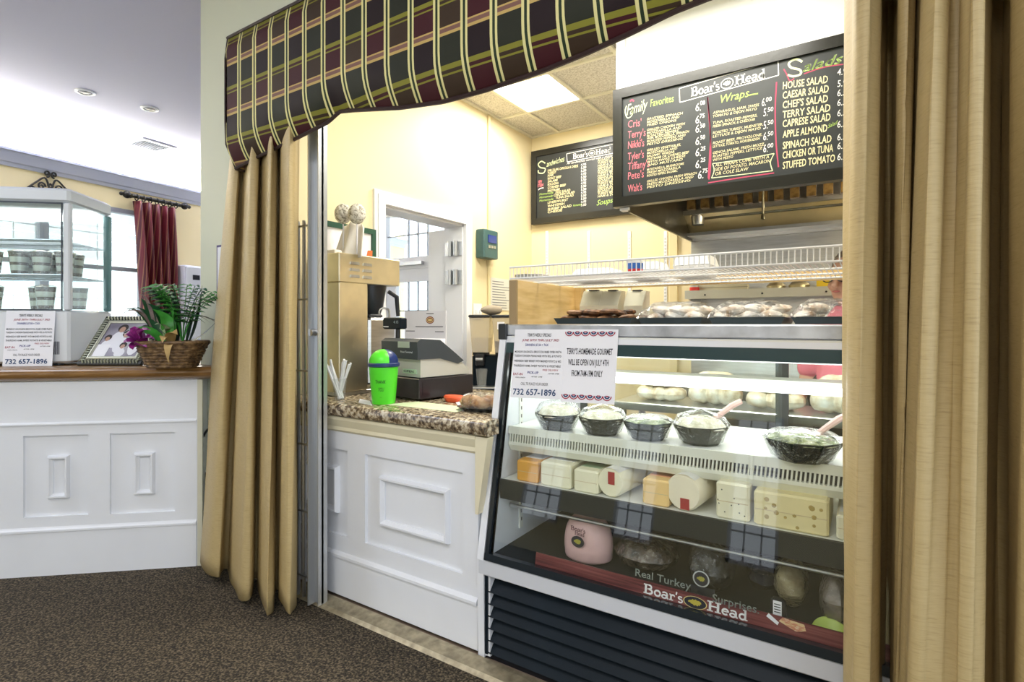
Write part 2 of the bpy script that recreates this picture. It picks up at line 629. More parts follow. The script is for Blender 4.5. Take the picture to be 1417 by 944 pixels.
# casing of the doorway and jamb
dc = MB()
for (a, b_, k) in ((.0, .085, .018), (.02, .06, .028)):
    dc.box(-2.5, -2.5 + k, dY0 - b_, dY0 - a * .2, 0, dZ + b_)
    dc.box(-2.5, -2.5 + k, dY1 + a * .2, dY1 + b_, 0, dZ + b_)
    dc.box(-2.5, -2.5 + k + .001, dY0 - a, dY1 + a, dZ + a * .2, dZ + b_)
d1 = struct(build(dc, 'door_1', TRIMW, origin=False), 'white moulded casing around the bright doorway')
jb = MB()
jb.box(-2.66, -2.5, dY1 - .012, dY1 + .004, 0, dZ); jb.box(-2.66, -2.5, dY0 - .004, dY0 + .012, 0, dZ); jb.box(-2.66, -2.5, dY0, dY1, dZ - .012, dZ + .004)
build(jb, 'jamb', TRIMW, d1)
# open leaf folded back beyond the jamb, with two spring hinges
build(MB().bbox(-2.85, -2.665, dY1 + .01, dY1 + .05, .02, dZ - .02), 'door_leaf', TRIMW, d1)
for py in (343, 383):
    z = PX(623, py, -2.56).z
    h = MB()
    h.tube([(-2.60, dY1 - .035, z - .055), (-2.60, dY1 - .035, z + .055)], .018, 10)
    h.tube([(-2.545, dY1 - .035, z - .055), (-2.545, dY1 - .035, z + .055)], .018, 10)
    h.box(-2.66, -2.5, dY1 - .02, dY1 - .012, z - .05, z + .05)
    build(h, 'spring_hinge', ALU, d1, smooth=True)['label'] = 'satin metal double spring hinge'

# bright hall beyond the doorway: glazed door with transom
hall = MB()
YH = 5.0
hx0, hx1 = -5.25, -4.1
hall.box(-7.3, hx0, YH, YH + .1, 0, 3.2); hall.box(hx1, -2.62, YH, YH + .1, 0, 3.2); hall.box(hx0, hx1, YH, YH + .1, 2.75, 3.2)
struct(build(hall, 'wall_hall', mat('hall_white_paint', (.86, .88, .92), .6)), 'white wall beyond the doorway')
d2 = MB()
d2.box(hx0, hx0 + .09, YH - .02, YH + .06, 0, 2.75); d2.box(hx1 - .09, hx1, YH - .02, YH + .06, 0, 2.75)
d2.box(hx0, hx1, YH - .02, YH + .06, 2.66, 2.75); d2.box(hx0, hx1, YH - .03, YH + .06, 1.98, 2.12)
d2.box(hx0 + .09, hx0 + .26, YH - .01, YH + .05, 0, 1.98); d2.box(hx1 - .26, hx1 - .09, YH - .01, YH + .05, 0, 1.98)
d2.box(hx0 + .26, hx1 - .26, YH - .01, YH + .05, 1.82, 1.98); d2.box(hx0 + .26, hx1 - .26, YH - .01, YH + .05, 0, .3)
d2o = struct(build(d2, 'door_2', TRIMW, origin=False), 'white glazed outer door with a transom')
mu = MB()
for x in (-4.8, -4.64, -4.48):
    mu.box(x - .008, x + .008, YH + .01, YH + .03, .3, 1.82)
    mu.box(x - .008, x + .008, YH + .01, YH + .03, 2.12, 2.66)
for z in (.7, 1.1, 1.46):
    mu.box(hx0 + .26, hx1 - .26, YH + .01, YH + .03, z - .008, z + .008)
mu.box(hx0 + .09, hx1 - .09, YH + .01, YH + .03, 2.40, 2.415)
build(mu, 'muntins', mat('muntin_grey', (.5, .52, .58), .5), d2o)
build(MB().box(hx0 + .2, hx1 - .2, YH + .035, YH + .039, .3, 1.82).box(hx0 + .09, hx1 - .09, YH + .035, YH + .039, 2.12, 2.66), 'pane', GLASS, d2o)
build(MB().box(-4.95, -4.5, YH - .08, YH - .03, 2.02, 2.06), 'door_closer', ALU, d2o)

# ---- rear dining room wall behind the camera, with tall windows to the street
rw = MB()
wins = [(-4.6, -3.9), (-3.05, -2.45), (-1.5, -.9), (.3, .9), (1.8, 2.4)]
xp = -6.5
for a, b_ in wins:
    rw.box(xp, a, -4.35, -4.2, 0, 3.34); rw.box(a, b_, -4.35, -4.2, 0, .45); rw.box(a, b_, -4.35, -4.2, 2.35, 3.34); xp = b_
rw.box(xp, 3, -4.35, -4.2, 0, 3.34)
struct(build(rw, 'wall_rear', CREAMW), 'cream dining room wall with tall windows, behind the viewer')
for k, (a, b_) in enumerate(wins):
    wm = MB().box(a, a + .04, -4.3, -4.22, .45, 2.35).box(b_ - .04, b_, -4.3, -4.22, .45, 2.35).box(a, b_, -4.3, -4.22, .45, .5).box(a, b_, -4.3, -4.22, 2.3, 2.35)
    for z in (.85, 1.25, 1.65, 2.0): wm.box(a, b_, -4.28, -4.25, z - .012, z + .012)
    for f in (.33, .67): wm.box(a + (b_ - a) * f - .01, a + (b_ - a) * f + .01, -4.28, -4.25, .45, 2.35)
    struct(build(wm, 'window_%d' % (k + 2), TRIMW))

# ---- dining room to the left: far wall, ceiling, cove
ZC = 3.0
A0, A1 = PZ(0, 204.7, ZC), PZ(278, 268.5, ZC)
fd = (A1 - A0); fd.z = 0; fd.normalize()                # along the far wall, away from the camera
fn = Vector((fd.y, -fd.x, 0))                           # into the room
FW = Matrix(((fd.x, fn.x, 0, A0.x), (fd.y, fn.y, 0, A0.y), (0, 0, 1, 0), (0, 0, 0, 1)))   # local: x along, y into room, z up


def FP(px, py, off=0.0):
    """pixel -> far-wall local coordinates (x along, z) on the plane at distance off in front of the wall"""
    q = PP(px, py, A0 + fn * off, fn)
    l = FW.inverted() @ q
    return l.x, l.z


wx0 = FP(2, 300)[0] - 1.4
wx1, wz1 = FP(203, 300)[0], FP(180, 291)[1]
wz0 = .75
fw = MB()
fw.box(-4, wx0, -.15, 0, 0, 3.34).box(wx1, 6.5, -.15, 0, 0, 3.34).box(wx0, wx1, -.15, 0, wz1, 3.34).box(wx0, wx1, -.15, 0, 0, wz0)
fwo = struct(build(fw.xf(FW), 'wall_far', CREAMW), 'cream wall with window across the dining room')
wn = MB()
wn.box(wx0, wx1, -.1, .012, wz1 - .05, wz1).box(wx0, wx1, -.1, .03, wz0, wz0 + .05).box(wx1 - .05, wx1, -.1, .012, wz0, wz1)
mz = FP(180, 373)[1]
wn.box(wx0, wx1, -.09, -.03, mz - .022, mz + .022)
for x in (wx1 - 1.02, wx1 - 2.0):
    wn.box(x - .04, x + .04, -.09, .0, wz0, wz1)
win = struct(build(wn.xf(FW), 'window_1', mat('grey_window_frame', (.32, .33, .35), .5)), 'wide daylit window behind the cake cabinet')
pn = MB().box(wx0, wx1, -.07, -.066, wz0, wz1)
build(pn.xf(FW), 'pane', GLASS, win, world=True)
bl = MB()
for k in range(5):
    z = wz1 - .06 - k * .028 * 4
    bl.box(wx0 + .02, wx1 - .05, -.055, -.05, z - .1, z)
for k in range(20):
    x = wx1 - .25 * (k + 1)
    if x > wx0 + .05: bl.box(x - .004, x + .004, -.064, -.058, wz0, wz1)
for z in (mz - .35, mz + .38):
    bl.box(wx0, wx1, -.064, -.058, z - .005, z + .005)
build(bl.xf(FW), 'sheer_shade', glass_mat('sheer_white_shade', (1, 1, 1), .1, .4, haze=.35), win, world=True)
# crown moulding with cove lamp on top
cp = [(0, 2.84), (.02, 2.84), (.035, 2.87), (.05, 2.88), (.09, 2.95), (.10, 2.97), (.12, 2.975), (.12, 3.0), (.105, 3.0), (.105, 2.985), (0, 2.985)]
cm = MB().prism(cp, 'x', -4, 6.5)
cm.v = [FW @ p for p in cm.v]
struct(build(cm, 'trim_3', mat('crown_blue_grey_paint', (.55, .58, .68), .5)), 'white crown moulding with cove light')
CVM = FW @ Vector((1.2, .05, 3.012))
area('cove_lamp_light', tuple(CVM), 10.0, .05, 200, (.92, .95, 1), (PI, 0, math.atan2(fd.y, fd.x)))
cl = MB().tube([(-4, .05, 3.0), (6.5, .05, 3.0)], .012, 6)
tag(build(cl.xf(FW), 'cove_light', COVEGLOW), 'long cove light tube hidden on the crown moulding', 'light')
ZD = 3.34
c0_, c1_ = A0 - fd * 4 - fn * .1, A0 + fd * 6.5 - fn * .1
ci = MB()
ci.add([(c0_.x, c0_.y, ZD), (c1_.x, c1_.y, ZD), (-2.5, 8, ZD), (3, 1.76, ZD), (3, -5, ZD), (-6, -5, ZD)], [(0, 1, 2, 3, 4, 5)])
struct(build(ci, 'ceiling', CEILW, solid=.02), 'flat lavender-white dining room ceiling')
# ceiling vent
V = thing('ceiling_vent', 'square white louvred air vent in the dining room ceiling', 'vent', tuple(PZ(207, 201, 3.325)), math.atan2(fd.y, fd.x))
vf = MB()
for a in (0, 1):
    vf.box(-.19, .19, -.19 + a * .345, -.155 + a * .345, -.012, .004)
    vf.box(-.19 + a * .345, -.155 + a * .345, -.155, .155, -.012, .004)
build(vf, 'frame', TRIMW, V)
build(MB().box(-.155, .155, -.155, .155, .0, .004), 'duct', mat('dark_duct', (.03, .03, .04), .8), V)
sl = None
for k in range(8):
    y = -.135 + k * .0385
    if sl is None:
        sl = build(MB().add([(-.15, -.012, -.012), (.15, -.012, -.012), (.15, .01, .0), (-.15, .01, .0), (-.15, -.012, -.009), (.15, -.012, -.009), (.15, .01, .003), (-.15, .01, .003)],
                            [(0, 1, 2, 3), (4, 5, 6, 7), (0, 1, 5, 4), (2, 3, 7, 6), (0, 3, 7, 4), (1, 2, 6, 5)]), 'slat', TRIMW, V)
        sl.location = (0, y, 0)
    else:
        clone(sl, V, (0, y, 0))
for (px, py, lab) in ((207, 150, 'round recessed ceiling spotlight nearer the air vent'), (118, 127, 'round recessed ceiling spotlight farther left of the air vent')):
    p = PZ(px, py, 3.33)
    cn = thing('recessed_light', lab, 'light', tuple(p), 0, 'recessed ceiling spotlights')
    build(MB().lathe([(.075, 0), (.075, -.008), (.055, -.012), (.05, -.004), (.05, 0)], n=20), 'trim_ring', TRIMW, cn, smooth=True)
    build(MB().lathe([(.045, -.006), (.02, -.01), (0, -.01)], n=16), 'lamp', mat('dark_lamp_face', (.02, .02, .03), .4), cn)

# ================================================================== FRONT DRAPERY
# plaid fabric from object coordinates (mesh local = metres)
def plaid():
    m, t, b = nt('plaid_fabric')
    N, L = t.nodes, t.links
    tc = N.new('ShaderNodeTexCoord')
    sp = N.new('ShaderNodeSeparateXYZ')
    L.new(tc.outputs['UV'], sp.inputs[0])

    def mth(op, a, bb=None, cc=None):
        n = N.new('ShaderNodeMath'); n.operation = op
        for i, q in enumerate((a, bb, cc)):
            if q is None: continue
            if isinstance(q, (int, float)): n.inputs[i].default_value = q
            else: L.new(q, n.inputs[i])
        return n.outputs[0]

    def ramp(v, stops):
        n = N.new('ShaderNodeValToRGB'); n.color_ramp.interpolation = 'CONSTANT'
        e = n.color_ramp.elements
        while len(e) < len(stops): e.new(.5)
        for i, (p, c) in enumerate(stops): e[i].position = p; e[i].color = (*c, 1) if len(c) == 3 else c
        L.new(v, n.inputs[0])
        return n

    def mixc(f, a, bb):
        n = N.new('ShaderNodeMix'); n.data_type = 'RGBA'
        L.new(f, n.inputs[0])
        for i, q in ((6, a), (7, bb)):
            if isinstance(q, tuple): n.inputs[i].default_value = (*q, 1)
            else: L.new(q, n.inputs[i])
        return n.outputs[2]
    X, Z = sp.outputs[0], sp.outputs[1]
    P = .1205
    fx = mth('FRACT', mth('DIVIDE', X, 2 * P))
    fz = mth('FRACT', mth('DIVIDE', Z, 2 * .1185))
    wine, brown, blk, grn = (.048, .006, .010), (.040, .022, .011), (.012, .004, .006), (.018, .020, .011)
    ra = ramp(fx, [(0, wine), (.5, brown)])
    rb = ramp(fx, [(0, blk), (.5, grn)])
    sel = mth('GREATER_THAN', fz, .5)
    base = mixc(sel, ra.outputs[0], rb.outputs[0])
    # horizontal bands: tan at 0, olive at .5
    tan, mauve, olive = (.52, .36, .12), (.20, .10, .08), (.22, .21, .025)
    hz = ramp(fz, [(0, (0, 0, 0)), (.03, (0, 0, 0)), (.455, (0, 0, 0))])
    for (a, b2, c) in ((0, .06, mauve), (.06, .085, tan), (.955, 1.0, tan), (.47, .54, olive), (.40, .425, olive)):
        ins = mth('MULTIPLY', mth('GREATER_THAN', fz, a), mth('LESS_THAN', fz, b2))
        base = mixc(ins, base, c)
    N.remove(hz)
    # doubled cream stripes at each column edge
    f2 = mth('FRACT', mth('DIVIDE', X, P))
    cream, gap = (.72, .66, .30), (.02, .035, .015)
    for (a, b2, c) in ((.0, .085, cream), (.085, .17, gap), (.17, .245, cream)):
        ins = mth('MULTIPLY', mth('GREATER_THAN', f2, a), mth('LESS_THAN', f2, b2))
        base = mixc(ins, base, c)
    L.new(base, b.inputs['Base Color'])
    b.inputs['Roughness'].default_value = .6
    b.inputs['Specular IOR Level'].default_value = .25
    return m


PLAID = plaid()
PIPE = mat('dark_piping_cord', (.03, .012, .012), .5)
VY, VYB = 1.44, 1.615
vx0 = PY(312, 100, VY).x
vx1 = .72
vtop = PY(312, 52, VY).z
# bottom edge of the valance, read from the photograph on its own plane
vb = [(312, 229), (340, 214), (400, 184), (440, 163), (456, 148), (475, 146), (540, 142), (600, 133), (660, 116), (740, 88), (800, 63), (860, 35), (925, 2)]
vbw = [(PY(x, y, VY).x, PY(x, y, VY).z) for x, y in vb]
vbw += [(vbw[-1][0] + .25, vbw[-1][1] + .02), (vbw[-1][0] + .55, vbw[-1][1] - .03), (vx1, vbw[-1][1] - .10)]


def vbot(x):
    for i in range(len(vbw) - 1):
        a, b_ = vbw[i], vbw[i + 1]
        if a[0] <= x <= b_[0]:
            return a[1] + (b_[1] - a[1]) * (x - a[0]) / (b_[0] - a[0])
    return vbw[-1][1] if x > vbw[-1][0] else vbw[0][1]


val = thing('valance', 'plaid padded cornice valance in wine, olive and cream over the opening', 'valance', ((vx0 + vx1) / 2, VY, 2.1))
NU, NV = 160, 14
xs = [vx0 + (vx1 - vx0) * i / NU for i in range(NU + 1)]


def vprof(v, h):
    d = v * h            # height above the bottom edge
    y = 0
    if d < .14: y = .05 * (1 - d / .14) ** 2
    e = h - d
    if e < .05: y = .012 * (1 - e / .05) ** 2
    return y


verts, faces, uvs = [], [], []
for j in range(NV + 1):
    for i, x in enumerate(xs):
        zb = vbot(x); h = vtop - zb
        v = (j / NV) ** 1.6
        verts.append(Vector((x, VY + vprof(v, h), zb + v * h)))
        uvs.append((x - vx0 + .012 + .25, zb + v * h - vtop + .123 + .01 + 2.37))
nf = len(verts)
for j in range(NV):
    for i in range(NU):
        k = j * (NU + 1) + i
        faces.append((k, k + 1, k + NU + 2, k + NU + 1))
# left return
lz = [vbw[0][1] + (vtop - vbw[0][1]) * k / 6 for k in range(7)]
for z in lz:
    verts += [Vector((vx0, VY + vprof((z - lz[0]) / (lz[-1] - lz[0]), lz[-1] - lz[0]), z)), Vector((vx0, VYB, z))]
    uvs += [(.25, z - vtop + .133 + 2.37), (.25 - .12, z - vtop + .133 + 2.37)]
for k in range(6):
    faces.append((nf + 2 * k, nf + 2 * k + 2, nf + 2 * k + 3, nf + 2 * k + 1))
me = bpy.data.meshes.new('cover')
O = Vector(val.location)
me.from_pydata([tuple(p - O) for p in verts], [], faces)
uvl = me.uv_layers.new(name='UVMap')
for l in me.loops:
    uvl.data[l.index].uv = uvs[l.vertex_index]
me.materials.append(PLAID)
me.polygons.foreach_set('use_smooth', [True] * len(me.polygons))
cv = bpy.data.objects.new('cover', me)
link(cv, val)
sd = cv.modifiers.new('thickness', 'SOLIDIFY'); sd.thickness = .012; sd.offset = -1
build(MB().tube([(x, VY + .05, vbot(x) - .003) for x in xs], .008, 6), 'piping', PIPE, val, smooth=True, world=True)
build(MB().tube([(vx0 - .004, VY + .012, vtop + .003), (vx1, VY + .012, vtop + .003)], .008, 6), 'piping', PIPE, val, smooth=True, world=True)
build(MB().tube([(vx0, VY + .05, vbw[0][1] - .002), (vx0, VYB, vbw[0][1] - .002)], .009, 6).tube([(vx0 - .001, VY + vprof((z - lz[0]) / (lz[-1] - lz[0]), lz[-1] - lz[0]), z) for z in lz], .005, 6), 'piping', PIPE, val, smooth=True, world=True)
build(MB().box(vx0 + .006, vx1, VY + .02, VYB, vtop - .02, vtop - .002), 'top_board', mat('raw_board', (.3, .24, .16), .8), val, world=True)

# silk curtains
SILK = ramp_mat('gold_cream_silk', [(.2, (.36, .26, .11)), (.42, (.47, .355, .165)), (.75, (.52, .40, .195))], scale=12, detail=8, rough=.5, bump=.12, bscale=40, stretch=(2.5, 2.5, 26))


def drape(mb, top, bot, z1, z0, n=6, nv=26, belly=None, hem=None):
    """cloth between two cross-sections (lists of (x,y)) at heights z1 and z0"""
    a, b_ = spline([(p[0], p[1], 0) for p in top], n), spline([(p[0], p[1], 0) for p in bot], n)
    m = len(a) - 1

    def fn_(u, v):
        i = int(round(u * m))
        w_ = v ** .85
        p = a[i] * (1 - w_) + b_[i] * w_
        zz = z1 + (z0 - z1) * v
        if hem: zz += hem(u) * v ** 4
        return (p.x + .004 * math.sin(9 * v + i * .8), p.y + .004 * math.cos(7 * v + i * .5), zz)
    mb.grid(fn_, m, nv)
    return mb


def zig(x0, x1, y0, y1, n, jit=.3, seed=1):
    rd = random.Random(seed)
    out = []
    for k in range(2 * n + 1):
        f = k / (2 * n)
        out.append((x0 + (x1 - x0) * (f + (rd.random() - .5) * jit / (2 * n)), (y0 if k % 2 else y1) + (rd.random() - .5) * .02))
    return out


ct = thing('curtain', 'gold cream silk curtain gathered at the left side of the opening', 'curtain', (-2.42, 1.52, 0))
def cs(lst):
    """cross-section from (pixel column, distance) pairs"""
    return [(PY(x, 400, y).x, y) for x, y in lst]


tp = cs([(322, 1.56), (327, 1.51), (334, 1.52), (338, 1.57), (341, 1.57), (344, 1.52), (351, 1.475), (358, 1.51), (361, 1.57), (364, 1.57), (367, 1.52), (374, 1.47), (381, 1.50), (384, 1.57), (387, 1.57), (390, 1.51), (399, 1.46), (409, 1.51), (413, 1.60)])
bt = cs([(276, 1.53), (288, 1.455), (302, 1.46), (311, 1.545), (317, 1.555), (321, 1.50), (334, 1.435), (347, 1.45), (352, 1.54), (356, 1.55), (360, 1.49), (368, 1.435), (376, 1.455), (380, 1.54), (384, 1.55), (388, 1.50), (396, 1.455), (404, 1.485), (409, 1.56)])
drp = drape(MB(), tp, bt, 2.30, .035, 7, 30, hem=lambda u: .022 * math.sin(u * 17))
build(drp, 'panel', SILK, ct, smooth=True, world=True, solid=.003, normals=False)

ct2 = thing('curtain', 'wide gold cream silk curtain hanging nearest the camera at right', 'curtain', (.2, 1.5, 0))
top2 = cs([(1171, 1.62), (1176, 1.55), (1190, 1.50), (1208, 1.505), (1219, 1.57), (1224, 1.70), (1233, 1.76), (1242, 1.70), (1246, 1.56), (1258, 1.53), (1270, 1.56), (1274, 1.70), (1279, 1.72), (1284, 1.60), (1296, 1.47), (1312, 1.46),
           (1322, 1.54), (1332, 1.56), (1340, 1.47), (1356, 1.43), (1364, 1.48), (1370, 1.62), (1383, 1.72), (1396, 1.66), (1402, 1.52), (1426, 1.46), (1450, 1.55), (1480, 1.50), (1530, 1.56)])
bot2 = cs([(1167, 1.62), (1172, 1.55), (1184, 1.49), (1202, 1.50), (1212, 1.56), (1218, 1.70), (1226, 1.76), (1233, 1.70), (1236, 1.62), (1238, 1.58), (1239, 1.56), (1240, 1.54), (1241, 1.52), (1243, 1.50), (1256, 1.45), (1276, 1.448),
           (1296, 1.452), (1316, 1.445), (1330, 1.45), (1346, 1.465), (1358, 1.50), (1368, 1.62), (1383, 1.72), (1398, 1.66), (1404, 1.54), (1430, 1.47), (1455, 1.55), (1490, 1.50), (1540, 1.56)])
build(drape(MB(), top2, bot2, 2.62, .02, 6, 40), 'panel', SILK, ct2, smooth=True, world=True, solid=.003, normals=False)

# folded side grille of the opening
gr = thing('folding_grille', 'silver folding security grille stacked beside the left curtain', 'grille', (-2.17, 1.66, 0))
gx0 = PY(433, 450, 1.66).x
pst = MB()
pst.bbox(gx0, gx0 + .05, 1.655, 1.672, .012, 2.45, .003).box(gx0, gx0 + .006, 1.62, 1.70, .012, 2.45).box(gx0 + .044, gx0 + .05, 1.64, 1.69, .012, 2.45)
build(pst, 'lead_post', mat('grey_anodised_post', (.56, .58, .60), .35, .75), gr, world=True)
build(MB().box(gx0 + .02, gx0 + .046, 1.6515, 1.656, 1.08, 1.36), 'latch_plate', ALU, gr, world=True)
build(MB().tube([(gx0 + .012, 1.652, 1.26), (gx0 + .012, 1.625, 1.26)], .016, 12), 'lock_cylinder', ALU, gr, smooth=True, world=True)
rodm = None
lv = [1.76, 1.42, 1.09, .75, .44, .14]
for k in range(6):
    x = gx0 - .012 - k * .021
    yy = 1.64 + .018 * (k % 2)
    if rodm is None:
        rodm = build(MB().tube([(0, 0, .03), (0, 0, 1.78)], .0075, 6), 'rod', ALU, gr, smooth=True)
        rodm.location = (x + 2.17, yy - 1.66, 0)
    else:
        clone(rodm, gr, (x + 2.17, yy - 1.66, 0))
lnk = None
for z in lv:
    if lnk is None:
        b_ = MB()
        for k in range(6):
            xx = gx0 - .004 - k * .021
            b_.box(xx - .018, xx + .006, 1.628, 1.634, z - .012, z - .004)
        lnk = build(b_, 'link', ALU, gr, world=True)
    else:
        clone(lnk, gr, (0, 0, z - lv[0]))

gr.location = (-2.105, 1.622, 0)

# framed notice half hidden by the curtain
fr = thing('notice', 'white notice in a thin purple frame on the pale green wall', 'notice', (-2.93, 1.615, 1.45))
n0, n1 = PY(302, 340, 1.615), PY(302, 410, 1.615)
xx0 = n0.x
build(MB().box(xx0, xx0 + .22, 1.606, 1.619, n1.z, n0.z), 'frame', mat('purple_frame', (.08, .06, .18), .5), fr, world=True)
build(MB().box(xx0 + .012, xx0 + .208, 1.604, 1.607, n1.z + .012, n0.z - .012), 'sheet', PAPER, fr, world=True)
t_ = MB()
ribbon(t_, [(xx0 + .025, 1.603, 1.47), (xx0 + .045, 1.603, 1.47), (xx0 + .045, 1.603, 1.50)], .006, (0, -1, 0))
build(t_, 'print', mat('red_print', (.5, .03, .05), .7), fr, world=True)
for z in (1.40, 1.385, 1.37, 1.33):
    build(MB().box(xx0 + .022, xx0 + .06, 1.6028, 1.604, z, z + .005), 'print', mat('grey_print', (.15, .15, .18), .7), fr, world=True)

# black cable at the foot of the pale wall
cb = spline([PY(300, 591, 1.605), PY(287, 595, 1.59), PY(278, 615, 1.58), PY(279, 640, 1.59), PY(285, 665, 1.60), PY(284, 720, 1.605), PY(286, 770, 1.60)], 6)
tag(build(MB().tube(cb, .006, 6), 'cable', BLACKP, smooth=True), 'thin black cable looping down the wall beside the left curtain', 'cable')

# ================================================================== ANGLED COUNTER (left)
CO = (-3.016, 1.535, 0.0)
CR = R(42)
CM = Matrix.Translation(CO) @ Matrix.Rotation(CR, 4, 'Z')
CI = CM.inverted()
cu_ = Vector((math.cos(CR), math.sin(CR), 0)); cn_ = Vector((math.sin(CR), -math.cos(CR), 0))


def CP(px, py, off=0.0):
    """pixel -> counter-local point on the vertical plane `off` behind the counter front"""
    return CI @ PP(px, py, Vector(CO) - cn_ * off, cn_)


def panelled(parent, m, x0, x1, z0, z1, y, recs, depth=.014):
    """board front with recessed rectangles: proud stiles and rails over a backing"""
    build(MB().box(x0, x1, y + depth, y + depth + .02, z0, z1), 'backing_panel', m, parent)
    mb = MB()
    xs_ = [x0]
    for r in recs: xs_ += [r[0], r[1]]
    xs_.append(x1)
    for i in range(0, len(xs_), 2):
        build(MB().box(xs_[i], xs_[i + 1], y, y + depth, z0, z1), 'stile', m, parent)
    for r in recs:
        build(MB().box(r[0], r[1], y, y + depth, r[3], z1), 'rail', m, parent)
        build(MB().box(r[0], r[1], y, y + depth, z0, r[2]), 'rail', m, parent)


def moulding_frame(mb, x0, x1, z0, z1, y, w_=.022, d=.018):
    """mitred raised picture moulding, ogee-like section"""
    prof = [(0, 0), (0, -.4 * d), (.25 * w_, -d), (.55 * w_, -d), (.8 * w_, -.5 * d), (w_, -.35 * d), (w_, 0)]
    cor = [(x0, z0, 1, 1), (x1, z0, -1, 1), (x1, z1, -1, -1), (x0, z1, 1, -1)]
    vs, fs = [], []
    for (cx, cz, sx, sz) in cor:
        for a, b_ in prof:
            vs.append((cx + sx * a, y + b_, cz + sz * a))
    n = len(prof)
    for k in range(4):
        l = (k + 1) % 4
        for i in range(n - 1):
            fs.append((k * n + i, k * n + i + 1, l * n + i + 1, l * n + i))
    mb.add(vs, fs)


OAK = ramp_mat('varnished_oak', [(.2, (.10, .045, .012)), (.5, (.24, .12, .035)), (.8, (.36, .20, .07))], scale=5, detail=7, rough=.28, stretch=(1.2, 14, 14), coat=.4)
lc = thing('service_counter', 'white panelled service counter with a varnished oak top at left', 'counter', CO, CR)
CXL = -1.75
recs = [(-1.55, -1.25, .305, .722), (-1.16, -.93, .305, .722), (-.826, -.525, .303, .722), (-.423, -.108, .298, .722)]
panelled(lc, WHITE, CXL, .0, .25, .775, 0, [recs[0], recs[1], recs[2], recs[3]])
build(MB().box(CXL, .0, .002, .03, .79, 1.0), 'top_board', WHITE, lc)
build(MB().prism([(.0, .775), (-.010, .777), (-.010, .783), (.0, .790), (.03, .790), (.03, .775)], 'x', CXL, .0), 'rail_moulding', WHITE, lc)
build(MB().box(CXL, .0, -.006, .03, 0, .222), 'baseboard', WHITE, lc)
build(MB().prism([(-.006, .222), (-.012, .226), (-.012, .236), (-.004, .243), (.0, .25), (.03, .25), (.03, .222)], 'x', CXL, .0), 'baseboard_cap', WHITE, lc)
for (a, b_) in ((-.717, -.617), (-.309, -.21), (-1.10, -.99), (-1.46, -1.36)):
    mb = MB(); moulding_frame(mb, a, b_, .394, .615, .014, .024, .022)
    build(mb, 'panel_moulding', WHITE, lc, smooth=True)
build(MB().box(0, .018, .002, .5, 0, 1.0), 'end_panel', WHITE, lc)
build(MB().box(.005, .03, -.004, .002, 0, 1.0), 'corner_bead', mat('cream_bead', (.66, .64, .5), .5), lc)
tp_ = [(-.035, 1.02), (-.045, 1.035), (-.045, 1.05), (-.035, 1.066), (-.02, 1.072), (.62, 1.072), (.62, 1.005), (-.01, 1.005)]
build(MB().prism(tp_, 'x', CXL, .095), 'worktop', OAK, lc, smooth=True)

# ---- glass cake cabinet on the counter
GX1, GY0, GX0 = -.70, .15, -1.36
GY1 = .56
GZ = 1.073
cab = thing('cake_cabinet', 'white refrigerated glass cabinet with dessert cups on the oak counter', 'display cabinet', tuple(CM @ Vector(((GX0 + GX1) / 2, (GY0 + GY1) / 2, GZ))), CR)
cxm, cym = (GX0 + GX1) / 2, (GY0 + GY1) / 2
hw, hd = (GX1 - GX0) / 2, (GY1 - GY0) / 2
EN = mat('cabinet_white_enamel', (.74, .77, .80), .3)
zb, zt, zz = .30, .885, .965
mb = MB().bbox(-hw, hw, -hd, hd, .012, zb, .012)
base = build(mb, 'base', EN, cab, smooth=True)
for (xa, xb) in ((hw - .115, hw - .045), (hw - .42, hw - .36)):
    vb_ = MB()
    for k in range(9):
        xx = xa + (xb - xa) * k / 9
        vb_.box(xx, xx + .004, -hd - .002, -hd + .001, .06, .13)
    o_ = build(vb_, 'air_vent', mat('vent_slots', (.1, .1, .12), .6), base); o_['kind'] = 'stuff'
build(MB().bbox(-hw, hw, -hd, hd, zt, zz, .014), 'top', EN, cab, smooth=True)
for sx in (-1, 1):
    for sy in (-1, 1):
        w_ = .034
        build(MB().bbox(sx * hw - (w_ if sx > 0 else 0), sx * hw + (w_ if sx < 0 else 0), sy * hd - (w_ if sy > 0 else 0), sy * hd + (w_ if sy < 0 else 0), zb, zt, .006),
              'corner_post', EN if sy < 0 else mat('teal_grey_post', (.12, .26, .27), .4), cab, smooth=True)
build(MB().box(-hw + .034, hw - .034, -hd + .004, -hd + .008, zb, zt), 'glass_front', GLASS, cab)
build(MB().box(hw - .008, hw - .004, -hd + .034, hd - .034, zb, zt), 'glass_side', GLASS, cab)
build(MB().box(-hw + .004, -hw + .008, -hd + .034, hd - .034, zb, zt), 'glass_side', GLASS, cab)
build(MB().box(-hw + .034, hw - .034, hd - .008, hd - .004, zb, zt), 'glass_back', GLASS, cab)
gs = MB()
for (a, b_) in ((-hw + .034, hw - .034),):
    gs.box(a, b_, -hd - .002, -hd + .003, zb - .002, zb + .006).box(a, b_, -hd - .002, -hd + .003, zt - .008, zt)
    gs.box(a, a + .006, -hd - .002, -hd + .003, zb, zt).box(b_ - .006, b_, -hd - .002, -hd + .003, zb, zt)
build(gs, 'gasket', mat('dark_gasket', (.05, .06, .08), .5), cab)
SH = [.49, .68]
